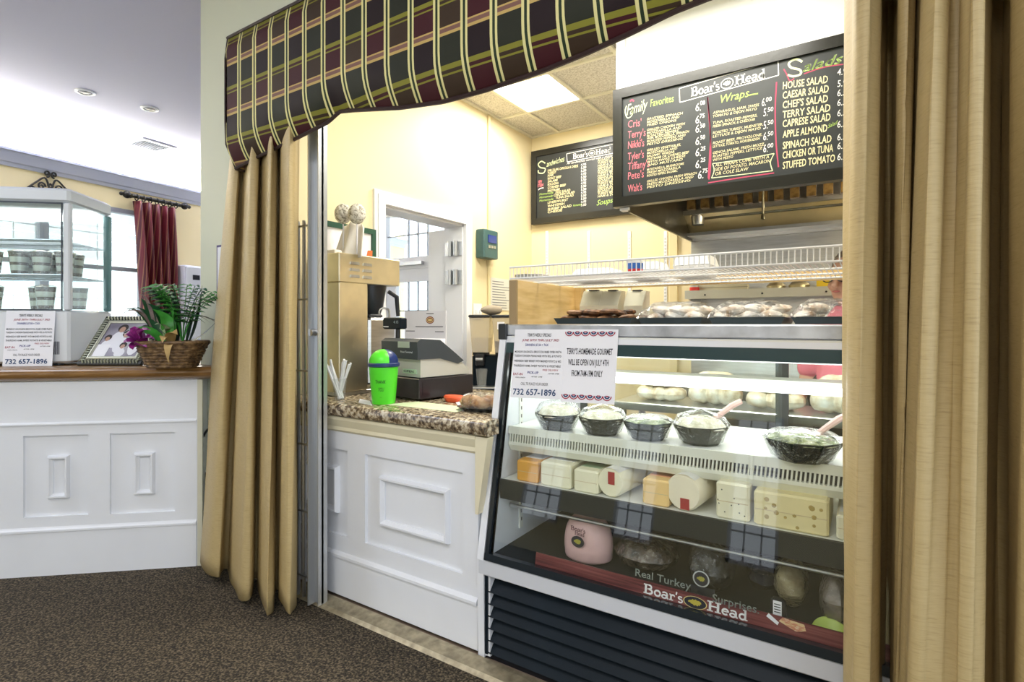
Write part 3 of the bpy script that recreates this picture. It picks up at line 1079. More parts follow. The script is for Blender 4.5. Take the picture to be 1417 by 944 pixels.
for z in SH:
    g = MB()
    for k in range(33):
        x = -hw + .04 + (2 * hw - .08) * k / 32
        g.tube([(x, -hd + .03, z), (x, hd - .03, z)], .0018, 4)
    for y in (-hd + .03, 0, hd - .03):
        g.tube([(-hw + .035, y, z - .004), (hw - .035, y, z - .004)], .0035, 6)
    g.tube([(-hw + .035, -hd + .026, z + .004), (hw - .035, -hd + .026, z + .004)], .005, 6)
    o_ = build(g, 'wire_shelf', mat('coated_wire', (.55, .62, .66), .35, .5), cab)
    o_['kind'] = 'stuff'
build(MB().box(-hw + .05, hw - .05, hd - .05, hd - .03, zt - .04, zt - .005), 'lamp_strip', mat('cabinet_lamp', (1, 1, 1), .5, emit=(.95, .98, 1), es=5), cab)
build(MB().lathe([(.022, 0), (.022, .012), (.016, .013), (0, .013)], (hw - .08, -hd + .05, 0)).lathe([(.022, 0), (.022, .012), (.016, .013), (0, .013)], (-hw + .08, -hd + .05, 0)).lathe([(.022, 0), (.022, .012), (0, .013)], (hw - .08, hd - .05, 0)).lathe([(.022, 0), (.022, .012), (0, .013)], (-hw + .08, hd - .05, 0)), 'feet', BLACKP, cab)['kind'] = 'stuff'

# dessert cups
def cup_lay(name, stops):
    return ramp_mat(name, stops, scale=40, detail=4, rough=.6)


CREAM = mat('whipped_cream', (.82, .88, .82), .6, bump=.3, bscale=40)
CRUMB = ramp_mat('chocolate_crumb', [(.35, (.03, .015, .01)), (.55, (.12, .07, .05)), (.7, (.6, .6, .55))], scale=120, detail=4, rough=.8)


def make_cup(lab, p):
    c_ = thing('dessert_cup', lab, 'dessert cup', p, CR, 'dessert cups in the glass cabinet')
    o1 = build(MB().lathe([(.036, 0), (.048, .125), (.046, .125), (.034, .003)], n=18), 'cup', CLEARP, c_, smooth=True)
    def layer(z0, z1, m, nm):
        r0, r1 = .0335 + .012 * z0 / .125, .0335 + .012 * z1 / .125
        build(MB().lathe([(0, z0), (r0, z0), (r1, z1), (0, z1)], n=18), nm, m, c_, smooth=True)
    layer(.004, .022, CRUMB, 'crumb_layer'); layer(.022, .052, CREAM, 'cream_layer'); layer(.052, .068, CRUMB, 'crumb_layer'); layer(.068, .098, CREAM, 'cream_layer'); layer(.098, .108, CRUMB, 'crumb_layer')
    build(MB().lathe([(.049, .122), (.051, .128), (.03, .136), (0, .137)], n=18), 'lid', CLEARP, c_, smooth=True)
    return c_


def cw(x, y, z):
    return CM @ Vector((x, y, GZ + z))


cups = [(-.78, .25, SH[0]), (-.89, .24, SH[0]), (-1.0, .24, SH[0]), (-.80, .37, SH[0]), (-.93, .38, SH[0]), (-1.07, .39, SH[0]), (-1.14, .25, SH[0]), (-.87, .24, zb), (-.98, .36, zb), (-.77, .35, zb), (-1.15, .27, zb)]
words = ['front row of the wire shelf, nearest the corner post', 'front row of the wire shelf, second from the corner post', 'front row of the wire shelf, third from the corner post', 'back row of the wire shelf, by the right side glass',
         'back row of the wire shelf, second from the right glass', 'back row of the wire shelf, farthest left', 'front row of the wire shelf, farthest left', 'cabinet floor, alone behind the paper notice',
         'cabinet floor, at the back', 'cabinet floor, by the right side glass', 'cabinet floor, farthest left']
c0 = None
for (x, y, z), wd in zip(cups, words):
    lab = 'layered dessert cup on the ' + wd
    if len(lab.split()) > 16: lab = 'dessert cup on ' + wd
    p = cw(x, y, z + .006)
    if c0 is None: c0 = make_cup(lab, tuple(p))
    else: dup(c0, tuple(p), CR, lab)

# ---- printed notices (used on the counter and on the deli case)
INK = mat('black_ink', (.015, .015, .025), .7)
RED = mat('red_ink', (.35, .015, .05), .7)
BLUE = mat('blue_ink', (.02, .03, .22), .7)
NAVI = mat('navy_ink', (.02, .06, .16), .7)


def specials(root, P, nrm):
    """weekly specials flyer; P(u, v) -> local point, u right 0..1, v up 0..1"""
    def line(mb, s, u0, u1, v, h, bold=.0, shear=0):
        write(mb, s, P(u0, v), P(u1, v), P(0, h) - P(0, 0), bold, shear)
    k, r, b_, n_ = MB(), MB(), MB(), MB()
    line(k, "TERRY'S WEEKLY SPECIALS", .27, .74, .895, .045, .012)
    line(r, 'JUNE 30TH THRU JULY 3RD', .16, .90, .825, .032, .012, .25)
    line(b_, 'DINNERS $7.50 + TAX', .24, .70, .755, .034, .012)
    line(k, 'MONDAY-SAUSAGE & BROCCOLI RABE OVER PASTA', .03, .96, .655, .030, .010)
    line(k, 'TUESDAY-CHICKEN FRANCHAISE WITH VEG. & POTATO', .03, .96, .595, .030, .010)
    line(k, 'WEDNESDAY-BEEF BRISKET WITH MASHED POTATO & VEG', .03, .96, .520, .030, .010)
    line(k, 'THURSDAY-HAM, SWEET POTATO & VEGETABLE', .03, .96, .450, .030, .010)
    line(r, 'FREE DELIVERY', .62, .92, .395, .026)
    line(k, 'AFTER 5PM', .73, .94, .35, .016, .01, .3)
    line(b_, 'PICK-UP', .32, .54, .35, .034, .014)
    line(k, 'AFTER 12PM', .40, .62, .30, .016, .01, .3)
    line(r, 'EAT-IN', .03, .22, .325, .034, .012)
    line(k, 'FOR LUNCH', .08, .28, .285, .016, .01, .3)
    line(k, 'CALL TO PLACE YOUR ORDER', .20, .74, .185, .040, 0)
    line(n_, '732 657-1896', .05, .90, .045, .085, .02)
    for mb, m in ((k, INK), (r, RED), (b_, BLUE), (n_, NAVI)):
        o_ = build(mb, 'lettering', m, root, normals=False); o_['kind'] = 'stuff'


ny = .115
q0, q1, q2, q3 = CP(2, 507, ny), CP(72, 507, ny), CP(70, 430, ny), CP(2, 430, ny)
nw, nh = .235, q3.z - 1.073
NT = thing('paper_notice', 'white weekly specials notice leaning on the glass cake cabinet', 'notice', tuple(CM @ Vector((q1.x - nw, ny, 1.073))), CR)
sheet = MB().slab((0, 0, 0), (nw, 0, 0), (nw, .028, nh), (0, .028, nh), .0015)
build(sheet, 'sheet', PAPER, NT)
specials(NT, lambda u, v: Vector((u * nw, .028 * v - .0012, v * nh)), (0, -1, 0))

# ---- framed family portrait, leaning back
SILV = mat('antique_silver_frame', (.34, .35, .27), .35, .7)
DARKF = mat('dark_frame_groove', (.03, .03, .025), .5)
PF = thing('picture_frame', 'ornate silver picture frame with a family portrait, leaning on the counter', 'picture frame', tuple(PZ(150, 505, 1.078)), TH_)
fwid, fhgt, lean = .35, .345, R(40)
PF_M = Matrix.Rotation(-lean, 4, 'X')


def pfb(mb, name, m, smooth=False, par=None):
    mb.xf(PF_M)
    return build(mb, name, m, par or PF, smooth=smooth)


bw = .048
fm_ = MB()
for (x0, x1, z0, z1) in ((-fwid / 2, fwid / 2, 0, bw), (-fwid / 2, fwid / 2, fhgt - bw, fhgt), (-fwid / 2, -fwid / 2 + bw, bw, fhgt - bw), (fwid / 2 - bw, fwid / 2, bw, fhgt - bw)):
    pfb(MB().bbox(x0, x1, -.004, .018, z0, z1, .004), 'frame_side', DARKF)
bd = None
rp = MB()
k = 0
def rope(x0, z0, x1, z1, n):
    for i in range(n):
        f = (i + .5) / n
        x, z = x0 + (x1 - x0) * f, z0 + (z1 - z0) * f
        dx, dz = (x1 - x0) / n, (z1 - z0) / n
        l = math.hypot(dx, dz); tx, tz = dx / l, dz / l
        rp.tube([(x - tx * .006 - tz * .012, -.004, z - tz * .006 + tx * .012), (x, -.010, z), (x + tx * .006 + tz * .012, -.004, z + tz * .006 - tx * .012)], [.004, .006, .004], 6)
o_in = .020
rope(-fwid / 2 + o_in, o_in, fwid / 2 - o_in, o_in, 18); rope(fwid / 2 - o_in, fhgt - o_in, -fwid / 2 + o_in, fhgt - o_in, 18)
rope(-fwid / 2 + o_in, fhgt - o_in, -fwid / 2 + o_in, o_in, 18); rope(fwid / 2 - o_in, o_in, fwid / 2 - o_in, fhgt - o_in, 18)
pfb(rp, 'rope_moulding', SILV, True)['kind'] = 'stuff'
ins = MB(); moulding_frame(ins, -fwid / 2 + bw - .012, fwid / 2 - bw + .012, bw - .012, fhgt - bw + .012, -.002, .018, .008)
pfb(ins, 'inner_moulding', mat('pale_silver', (.52, .52, .42), .4, .5), True)
ax0, ax1, az0, az1 = -fwid / 2 + bw + .004, fwid / 2 - bw - .004, bw + .004, fhgt - bw - .004
ph = pfb(MB().box(ax0, ax1, .000, .004, az0, az1), 'photograph', ramp_mat('portrait_backdrop', [(.3, (.16, .14, .2)), (.6, (.45, .43, .5)), (.8, (.6, .58, .64))], scale=5, detail=2, rough=.4))
SK = mat('portrait_skin', (.50, .30, .22), .6); HR = mat('portrait_hair', (.03, .02, .02), .6); WS = mat('portrait_white_shirt', (.80, .80, .86), .6)


def PFf(pts, m, nm, yy):
    mb = MB(); mb.add([(x, yy, z) for x, z in pts], [tuple(range(len(pts)))])
    mb.xf(PF_M)
    build(mb, nm, m, ph, normals=False)


def ell(cx, cz, rx, rz, n=14):
    return [(cx + rx * math.cos(2 * PI * i / n), cz + rz * math.sin(2 * PI * i / n)) for i in range(n)]


def AP(a, b_):
    return ax0 + (ax1 - ax0) * a, az0 + (az1 - az0) * b_


for (cx, cz, r_, bx, bz, brx, brz) in ((.36, .80, .022, .34, .50, .036, .060), (.84, .80, .021, .84, .40, .034, .085), (.52, .64, .019, .50, .34, .036, .055), (.58, .30, .016, .58, .12, .028, .030), (.14, .52, .016, .16, .36, .024, .03)):
    x, z = AP(bx, bz); PFf([(a, max(az0 + .002, b_)) for a, b_ in ell(x, z, brx, brz)], WS, 'figure_shirt', -.0004 - .0002 * cx)
    x, z = AP(cx, cz); PFf(ell(x, z + .010, r_ * 1.25, r_ * 1.3), HR, 'figure_hair', -.0008 - .0002 * cx); PFf(ell(x, z, r_ * .75, r_ * .95), SK, 'figure_face', -.0012 - .0002 * cx)
x0_, z0_ = AP(.0, .0); x1_, z1_ = AP(.30, .36)
PFf([(x0_, z0_), (x1_, z0_), (x1_, z1_), (x0_, z1_)], PAPER, 'note_card', -.0018)
pfb(MB().add([(-.05, .018, .02), (.05, .018, .02), (.03, .018, .22), (-.03, .018, .22), (-.05, .024, .02), (.05, .024, .02), (.03, .024, .22), (-.03, .024, .22)], [(0, 1, 2, 3), (4, 5, 6, 7), (0, 1, 5, 4), (2, 3, 7, 6), (0, 3, 7, 4), (1, 2, 6, 5)]), 'easel_back', DARKF)

# ---- planted wicker basket
WICK = ramp_mat('woven_wicker', [(.3, (.035, .018, .008)), (.5, (.15, .085, .035)), (.75, (.34, .22, .10))], scale=45, detail=4, rough=.6)
BK = thing('planted_basket', 'brown wicker basket of green houseplants at the end of the oak counter', 'plant basket', tuple(PZ(239, 508, 1.074)), TH_)
for j in range(8):
    z = .008 + j * .0155
    rx, ry = .105 + .045 * j / 7, .075 + .03 * j / 7
    pts = []
    n = 44
    for k in range(n):
        t = 2 * PI * k / n
        wv = 1 + .022 * math.sin(t * 11 + (PI if j % 2 else 0))
        c_, s_ = math.cos(t), math.sin(t)
        q = (abs(c_) ** 4 + abs(s_) ** 4) ** -.25
        pts.append((rx * q * c_ * wv, ry * q * s_ * wv, z + .002 * math.sin(t * 22 + j)))
    build(MB().tube(pts, .0088, 6, closed=True), 'wicker_weaver', WICK, BK, smooth=True)
build(MB().lathe([(.10, 0), (.14, .112), (0, .112)], n=20, sy=.72), 'soil', mat('potting_soil', (.02, .014, .01), .9, bump=.6, bscale=80), BK)
rimp = []
for k in range(44):
    t = 2 * PI * k / 44; c_, s_ = math.cos(t), math.sin(t); q = (abs(c_) ** 4 + abs(s_) ** 4) ** -.25
    rimp.append((.155 * q * c_, .11 * q * s_, .128))
build(MB().tube(rimp, .011, 8, closed=True), 'rim', WICK, BK, smooth=True)
LG = mat('leaf_bright_green', (.05, .26, .035), .35, var=.3, vscale=20)
LD = mat('leaf_dark_green', (.012, .07, .022), .35, var=.3, vscale=20)
LK = mat('leaf_blackish_green', (.012, .026, .016), .35)
LT = mat('leaf_dry_tan', (.42, .28, .10), .6, var=.2, vscale=20)
LP = mat('leaf_striped_purple', (.20, .14, .12), .45, var=.4, vscale=30)


def blade(p0, p1, p2, w_, fold=.25, n=8, tipw=0.0):
    """leaf along a quadratic curve"""
    p0, p1, p2 = map(Vector, (p0, p1, p2))
    mb = MB(); vs = []
    for i in range(n + 1):
        t = i / n
        p = p0 * (1 - t) ** 2 + p1 * 2 * t * (1 - t) + p2 * t * t
        d = ((p1 - p0) * (1 - t) + (p2 - p1) * t).normalized()
        side = d.cross(Vector((0, -.5, 1))).normalized()
        up_ = side.cross(d)
        ww = w_ * (math.sin(PI * min(1, .08 + .92 * t ** .8)) + tipw * .02)
        vs += [p - side * ww + up_ * ww * fold, p, p + side * ww + up_ * ww * fold]
    fs = []
    for i in range(n):
        a = i * 3
        fs += [(a, a + 1, a + 4, a + 3), (a + 1, a + 2, a + 5, a + 4)]
    return mb.add(vs, fs)


rd = random.Random(11)
def leaf(mb, m, nm='leaf'):
    return build(mb, nm, m, BK, smooth=True, normals=False)


# spiky dracaena on the left
for k in range(17):
    a = rd.uniform(-1.0, 1.15); ln = rd.uniform(.24, .36)
    b_ = Vector((-.09, .02, .12))
    e = b_ + Vector((math.sin(a) * ln * 1.0, rd.uniform(-.08, .08), max(.02, math.cos(a)) * ln * (1.0 if abs(a) < .35 else .62)))
    mid = b_ + Vector((math.sin(a) * ln * .35, rd.uniform(-.03, .03), .20 + .1 * math.cos(a)))
    leaf(blade(b_, mid, e, .0085, .3), LP if k % 3 else LD)
# palm fronds on the right
for k in range(22):
    a = rd.uniform(-.8, .95)
    b_ = Vector((.05, .0, .12)); tip = b_ + Vector((math.sin(a) * .24, rd.uniform(-.09, .05), .14 + .17 * math.cos(a)))
    mid = b_ + Vector((math.sin(a) * .06, 0, .2))
    fr_ = MB()
    for i in range(9):
        t = .3 + .7 * i / 8
        p = b_ * (1 - t) ** 2 + mid * 2 * t * (1 - t) + tip * t * t
        for s_ in (-1, 1):
            ln = .085 * (1 - .45 * t)
            q = p + Vector((s_ * ln * .8 + .02 * math.sin(a), -.03, ln * .35 - .03 * t))
            bb = blade(p, (p + q) / 2 + Vector((0, 0, .012)), q, .0085, .2, 3)
            fr_.add(bb.v, bb.f)
    stem = MB().tube([b_ * (1 - t) ** 2 + mid * 2 * t * (1 - t) + tip * t * t for t in (0, .25, .5, .75, 1)], .002, 5)
    fr_.add(stem.v, stem.f)
    leaf(fr_, LG if k % 2 else LD, 'palm_frond')
# broad leaves
for (p0, p1, p2, w_, m) in (((-.02, -.03, .12), (-.10, -.07, .24), (-.20, -.08, .17), .032, LG), ((-.0, -.02, .12), (.03, -.05, .26), (-.06, -.07, .30), .035, LG), ((0, 0, .12), (-.04, .0, .30), (-.12, -.02, .33), .03, LD),
                           ((-.04, 0, .12), (-.12, .02, .3), (-.18, .02, .36), .026, LD), ((0, .0, .12), (.05, -.04, .28), (.03, -.08, .33), .034, LG), ((.02, -.04, .12), (.02, -.10, .20), (.03, -.13, .13), .03, LT),
                           ((.03, -.05, .12), (.06, -.13, .22), (.10, -.12, .17), .03, LT), ((.05, -.06, .12), (.05, -.14, .16), (.06, -.13, .03), .022, LT), ((.06, 0, .12), (.15, -.02, .13), (.25, -.02, .25), .017, LK),
                           ((.08, 0, .12), (.13, 0, .2), (.155, 0, .43), .014, LK), ((.07, 0, .12), (.10, 0, .25), (.13, 0, .37), .014, LK), ((-.02, -.02, .12), (.0, -.05, .25), (-.03, -.1, .22), .03, mat('leaf_pale', (.30, .38, .22), .5)), ((0, .03, .12), (-.03, .05, .35), (-.02, .05, .40), .035, LK)):
    leaf(blade(p0, p1, p2, w_, .2, 10), m, 'broad_leaf')
# purple foil bow
bow = MB()
for k in range(7):
    a = k * .9
    bb = blade((-.09, -.08, .12), (-.13 + .04 * math.cos(a), -.12, .17 + .05 * math.sin(a)), (-.10 + .08 * math.cos(a), -.11 + .02 * math.sin(a), .15 + .055 * math.sin(a)), .028, .5, 6)
    bow.add(bb.v, bb.f)
build(bow, 'purple_bow', mat('purple_foil', (.22, .015, .16), .3, var=.4, vscale=40), BK, normals=False)['label'] = 'magenta purple wrapping bow'

# ---- red striped curtain, rod, fridge, scroll ornament on the far wall
STR = ramp_mat('wine_gold_stripe', [(.0, (.20, .02, .035)), (.22, (.11, .01, .02)), (.40, (.32, .06, .07)), (.52, (.16, .015, .03)), (.68, (.40, .27, .10)), (.76, (.22, .03, .04)), (.9, (.09, .01, .02))], scale=7.2, detail=0, rough=.4, stretch=(1, 1, 0), wave=True)
rx0, rz = FP(182, 272, .1); rx1, rz1 = FP(250, 283, .1)
rz = (rz + rz1) / 2
RD = thing('curtain_rod', 'dark curtain rod with ball finials on the cream wall', 'curtain rod', tuple(FW @ Vector(((rx0 + rx1) / 2, .1, rz))), math.atan2(fd.y, fd.x))
IRON = mat('dark_bronze_iron', (.03, .028, .022), .45, .5)
hl = (rx1 - rx0) / 2
build(MB().tube([(-hl, 0, 0), (hl, 0, 0)], .022, 10), 'rod', IRON, RD, smooth=True)
for s_ in (-1, 1):
    build(MB().ball((s_ * (hl + .05), 0, 0), .042, 10, 8).ball((s_ * (hl + .11), 0, 0), .022, 8, 6), 'finial', IRON, RD, smooth=True)
    build(MB().tube([(s_ * hl * .85, 0, 0), (s_ * hl * .85, .1, 0)], .012, 8), 'bracket', IRON, RD, smooth=True)
for k in range(7):
    x = -hl * .8 + hl * 1.6 * k / 6
    pts = [(x, .034 * math.cos(2 * PI * i / 14), .034 * math.sin(2 * PI * i / 14) - .012) for i in range(14)]
    build(MB().tube(pts, .006, 6, closed=True), 'ring', IRON, RD, smooth=True)
rx0b, _ = FP(187, 300, .1); rx1b, _ = FP(244, 300, .1)
czt, czb = rz - .05, .85
a_ = [(x, .1 + (.05 if k % 2 else -.05)) for k, x in enumerate([rx0b + (rx1b - rx0b) * i / 10 for i in range(11)])]
b2 = [(rx0b + .12 + (x - rx0b) * .85, y) for x, y in a_]
dd = drape(MB(), a_, b2, czt, czb, 5, 14)
dd.xf(FW)
RC = thing('striped_curtain', 'wine and gold striped curtain hanging by the far window', 'curtain', tuple(FW @ Vector(((rx0b + rx1b) / 2, .1, czb))), math.atan2(fd.y, fd.x))
build(dd, 'panel', STR, RC, smooth=True, world=True, solid=.004, normals=False)

fz = FP(256, 366, .25)[1]; fx0 = rx1b + .03; fx1 = fx0 + .75
RF = thing('refrigerator', 'tall white refrigerator against the cream wall behind the plants', 'refrigerator', tuple(FW @ Vector(((fx0 + fx1) / 2, .05, 0))), math.atan2(fd.y, fd.x))
hf = (fx1 - fx0) / 2
build(MB().bbox(-hf, hf, -.16, .04, .02, fz, .01), 'body', WHITEE, RF)
build(MB().bbox(-hf, hf, -.20, -.162, .06, fz - .02, .008), 'door', WHITEE, RF)
build(MB().box(-hf + .03, -hf + .05, -.23, -.20, .9, 1.5), 'handle', ALU, RF)
build(MB().box(-hf + .08, -hf + .17, -.204, -.200, fz - .18, fz - .12), 'badge', INK, RF)
build(MB().box(-hf + .04, hf - .04, -.15, .03, 0, .02), 'plinth', BLACKP, RF)

so = thing('scroll_ornament', 'dark wrought iron scroll ornament on the wall above the cake cabinet', 'wall ornament', tuple(FW @ Vector((FP(70, 262, .03)[0], .03, FP(70, 262, .03)[1] - .03))), math.atan2(fd.y, fd.x))
sc_ = (FP(100, 240, .03)[0] - FP(40, 240, .03)[0]) / 2 * 1.15


def spiral(cx, cz, r, a0, turns, dirn, n=26, k=.15):
    return [(cx + r * (1 - (1 - k) * i / n) * math.cos(a0 + dirn * 2 * PI * turns * i / n), 0, cz + r * (1 - (1 - k) * i / n) * math.sin(a0 + dirn * 2 * PI * turns * i / n)) for i in range(n + 1)]


zs_c = 1.7
for s_ in (-1, 1):
    for (cx, cz, r, a0, tn) in ((.36, .12, .16, PI, 1.4), (.74, -.02, .13, PI * .8, 1.4), (.15, .50, .13, -.5 * PI, 1.3)):
        pts = [(s_ * x * sc_, y, cz * sc_ * zs_c + (z - cz) * sc_ * 1.25) for x, y, z in spiral(cx, cz, r, a0, tn, -1)]
        build(MB().tube(pts, .009, 6), 'scroll', IRON, so, smooth=True)
    build(MB().tube(spline([(0, 0, -.1 * sc_), (s_ * .2 * sc_, 0, .36 * sc_ * zs_c), (s_ * .58 * sc_, 0, .20 * sc_ * zs_c), (s_ * 1.0 * sc_, 0, -.10 * sc_)], 6), .009, 6), 'scroll_bar', IRON, so, smooth=True)
for k in range(5):
    a = k * 2 * PI / 5 + PI / 2
    build(MB().ball((math.cos(a) * .09 * sc_, 0, (.28 + math.sin(a) * .09) * sc_), .06 * sc_, 8, 6, (1, .4, 1)), 'petal', IRON, so, smooth=True)

# ================================================================== DELI COUNTER
GRAN = ramp_mat('speckled_granite_laminate', [(.34, (.030, .022, .016)), (.46, (.16, .11, .065)), (.55, (.42, .34, .22)), (.66, (.66, .60, .46)), (.75, (.10, .07, .05))], scale=55, detail=9, rough=.25, coat=.3)
DC = thing('deli_counter', 'white panelled deli counter with a speckled granite-look top', 'counter', (-1.88, 1.98, 0))
D0 = Vector((-1.88, 1.98, 0))
cy0 = 1.72
class Loc:
    pass


def dl(x): return x + 1.88


yl = cy0 - 1.98
panelled(DC, WHITE, dl(-2.49), dl(-1.275), .225, .79, yl, [(dl(-2.49) + .03, dl(-2.035), .30, .705), (dl(-1.916), dl(-1.353), .30, .705)])
build(MB().box(dl(-2.49), dl(-1.275), yl - .004, yl + .03, .02, .195), 'baseboard', WHITE, DC)
build(MB().prism([(yl - .004, .195), (yl - .014, .20), (yl - .014, .212), (yl - .006, .222), (yl, .225), (yl + .03, .225), (yl + .03, .195)], 'x', dl(-2.49), dl(-1.275)), 'baseboard_cap', WHITE, DC)
build(MB().prism([(yl - .002, .79), (yl - .010, .80), (yl - .008, .815), (yl - .022, .85), (yl - .022, .865), (yl + .03, .865), (yl + .03, .79)], 'x', dl(-2.49), dl(-1.275)), 'cornice_moulding', mat('cream_moulding_paint', (.78, .72, .52), .45), DC)
for (a, b_) in ((-2.36, -2.105), (-1.823, -1.427)):
    mb = MB(); moulding_frame(mb, dl(a), dl(b_), .40, .622, yl + .014, .026, .024)
    build(mb, 'panel_moulding', WHITE, DC, smooth=True)
build(MB().box(dl(-2.49), dl(-1.275), yl + .034, .30, .02, .86), 'carcass', WHITE, DC)
build(MB().prism([(-1.275, .56), (-1.262, .56), (-1.215, .862), (-1.275, .862)], 'y', 1.70, 1.74), 'end_bracket', mat('cream_moulding_paint', (.78, .72, .52), .45), DC, world=True)
tpp = [(1.685, .872), (1.678, .885), (1.678, .908), (1.686, .921), (1.70, .926), (2.50, .926), (2.50, .866), (1.70, .866)]
build(MB().prism(tpp, 'x', -2.49, -1.27).prism([(1.685, .872), (1.678, .885), (1.678, .908), (1.686, .921), (1.70, .926), (1.775, .926), (1.775, .866), (1.70, .866)], 'x', -1.27, -1.215), 'worktop', GRAN, DC, smooth=True, world=True)
ZT = .9265

# ---- coffee brewer
bx1 = -2.25
BR = thing('coffee_brewer', 'tall stainless steel coffee brewer at the left end of the granite counter', 'coffee brewer', (-2.36, 2.05, ZT))


def bw_(mb, n, m, par=None, sm=False): return build(mb, n, m, par or BR, smooth=sm, world=True)


by0, by1, bym = 1.85, PX(553, 400, bx1).y, PX(509, 400, bx1).y
zt_ = PX(469, 349, bx1).z; zs_ = PX(469, 390, bx1).z
bw_(MB().bbox(-2.47, bx1, by0, bym, ZT + .02, zs_, .003), 'body', BSTEEL)
bw_(MB().bbox(-2.472, bx1 + .002, by0 - .002, by1, zs_ + .001, zt_, .004), 'head', BSTEEL)
for k in range(3):
    for j in range(2):
        y = by0 + .065 + j * .085; z = zt_ - .055 - k * .034
        bw_(MB().prism([(y, z), (y + .062, z), (y + .058, z + .014), (y + .004, z + .014)], 'x', bx1 + .001, bx1 + .010), 'louvre', ALU)
bw_(MB().bbox(-2.46, bx1 - .004, by0, by1 - .03, ZT, ZT + .02, .003), 'base_plate', STEEL)
fz_ = zs_
bw_(MB().lathe([(.055, -.16), (.07, -.12), (.088, -.005), (.088, 0), (.06, 0)], (-2.36, bym + .12, fz_), 16), 'brew_funnel', BLACKP, sm=True)
bw_(MB().tube([(-2.29, bym + .19, fz_ - .03), (-2.27, bym + .235, fz_ - .06), (-2.268, bym + .245, fz_ - .17)], [.012, .014, .012], 8), 'funnel_handle', BLACKP, sm=True)
sv0, sv1 = bym + .02, by1 - .02
svz = PX(530, 440, bx1).z
bw_(MB().bbox(-2.45, bx1 - .01, sv0, sv1, ZT + .04, svz, .012), 'coffee_server', STEEL)
bw_(MB().tube(spline([(-2.30, sv1 - .09, svz), (-2.30, sv1 - .085, svz + .05), (-2.30, sv1 - .02, svz + .05), (-2.30, sv1 - .012, svz)], 4), .006, 8), 'server_handle', ALU, sm=True)
bw_(MB().bbox(-2.42, -2.28, sv0 + .02, sv0 + .12, svz, svz + .02, .006), 'server_lid', BLACKP)

# ---- ornament on the brewer: two woven balls over folded white cloth
WB = ramp_mat('woven_white_ball', [(.35, (.25, .22, .16)), (.5, (.72, .68, .58)), (.7, (.85, .82, .74))], scale=70, detail=2, rough=.7, bump=.8, bscale=70)
OR = thing('napkin_ornament', 'two woven white balls standing over draped white napkins atop the steel brewer', 'ornament', (bx1 - .09, by0 + .12, zt_))
for (px, nm) in ((475, 0), (494, 1)):
    p = PY(px, 296, by0 + .11)
    build(MB().ball(tuple(p), .046, 16, 12, (1, 1, 1.18), lambda d: 1 + .03 * math.sin(14 * d.x + 9 * d.z) * math.sin(13 * d.y)), 'woven_ball', WB, OR, smooth=True, world=True)
    build(MB().tube([(p.x, p.y, zt_ + .002), (p.x, p.y, p.z - .04)], .004, 6), 'stick', PAPER, OR, world=True)
pa, pb_, pc, pd = PY(462, 349, by0 + .10), PY(505, 351, by0 + .10), PY(500, 309, by0 + .13), PY(470, 307, by0 + .13)
def clothf(u, v):
    a = pa.lerp(pb_, u); c_ = pd.lerp(pc, u); p = a.lerp(c_, v)
    return (p.x, p.y + .022 * math.sin(u * 11) * (1 - v * .5) + .03 * v, zt_ + .002 + (p.z - pa.z) * 1.0 + .03 * math.sin(u * PI) * v)
build(MB().grid(clothf, 22, 8), 'napkin', mat('white_napkin', (.84, .80, .72), .8), OR, smooth=True, world=True, solid=.004, normals=False)
build(MB().bbox(bx1 - .20, bx1 - .06, by0 + .02, by0 + .07, zt_, zt_ + .022, .004), 'napkin_stack', mat('white_napkin', (.84, .80, .72), .8), OR, world=True)
oc = PX(512, 347, bx1 - .01)
tag(build(MB().slab((bx1 - .012, oc.y - .02, zt_ + .001), (bx1 - .012, oc.y + .018, zt_ + .001), (bx1 - .012, oc.y + .02, zt_ + .035), (bx1 - .012, oc.y - .012, zt_ + .032), .003), 'orange_tag', mat('orange_card', (.75, .16, .04), .6)), 'small orange card tag standing on top of the steel brewer', 'tag')

# ---- green framed picture on the deli wall behind the brewer
g0, g1 = PX(440, 304, -2.497), PX(517, 318, -2.497)
gzt, gzb = PX(440, 304, -2.497).z, PX(440, 304, -2.497).z - .36
GF = thing('wall_picture', 'white picture in a dark green frame on the wall behind the brewer', 'picture', (-2.497, (g0.y + g1.y) / 2, gzb))
ge = mat('dark_green_frame', (.02, .08, .05), .4)
ya, yb = g0.y - .02, g1.y
for (a, b_, c_, d_) in ((ya, yb, gzt - .03, gzt), (ya, yb, gzb, gzb + .03), (ya, ya + .03, gzb + .03, gzt - .03), (yb - .03, yb, gzb + .03, gzt - .03)):
    build(MB().box(-2.497, -2.475, a, b_, c_, d_), 'frame_side', ge, GF, world=True)
build(MB().box(-2.496, -2.488, ya + .03, yb - .03, gzb + .03, gzt - .03), 'print', PAPER, GF, world=True)

# ---- straws in a clear tumbler
SC = thing('straw_cup', 'clear tumbler full of white wrapped straws beside the green bin', 'straw cup', tuple(PZ(470, 553, ZT)))
build(MB().lathe([(.024, .0), (.036, .105), (.0345, .105), (.0225, .004), (0, .004)], n=18), 'tumbler', CLEARP, SC, smooth=True)
STW = mat('white_straw_paper', (.84, .84, .84), .6)
rd = random.Random(4)
for k in range(17):
    a = rd.uniform(0, 2 * PI); s_ = (rd.choice((-1, 1)) * rd.uniform(.2, 1.0))
    x0, y0 = -.012 * s_ + rd.uniform(-.006, .006), rd.uniform(-.010, .010)
    x1, y1 = .058 * s_ * cT, rd.uniform(-.03, .03) + .058 * s_ * sT
    ln = rd.uniform(.165, .20)
    build(MB().tube([(x0, y0, .006), (x1, y1, ln)], .0058, 6), 'straw', STW, SC, smooth=True)

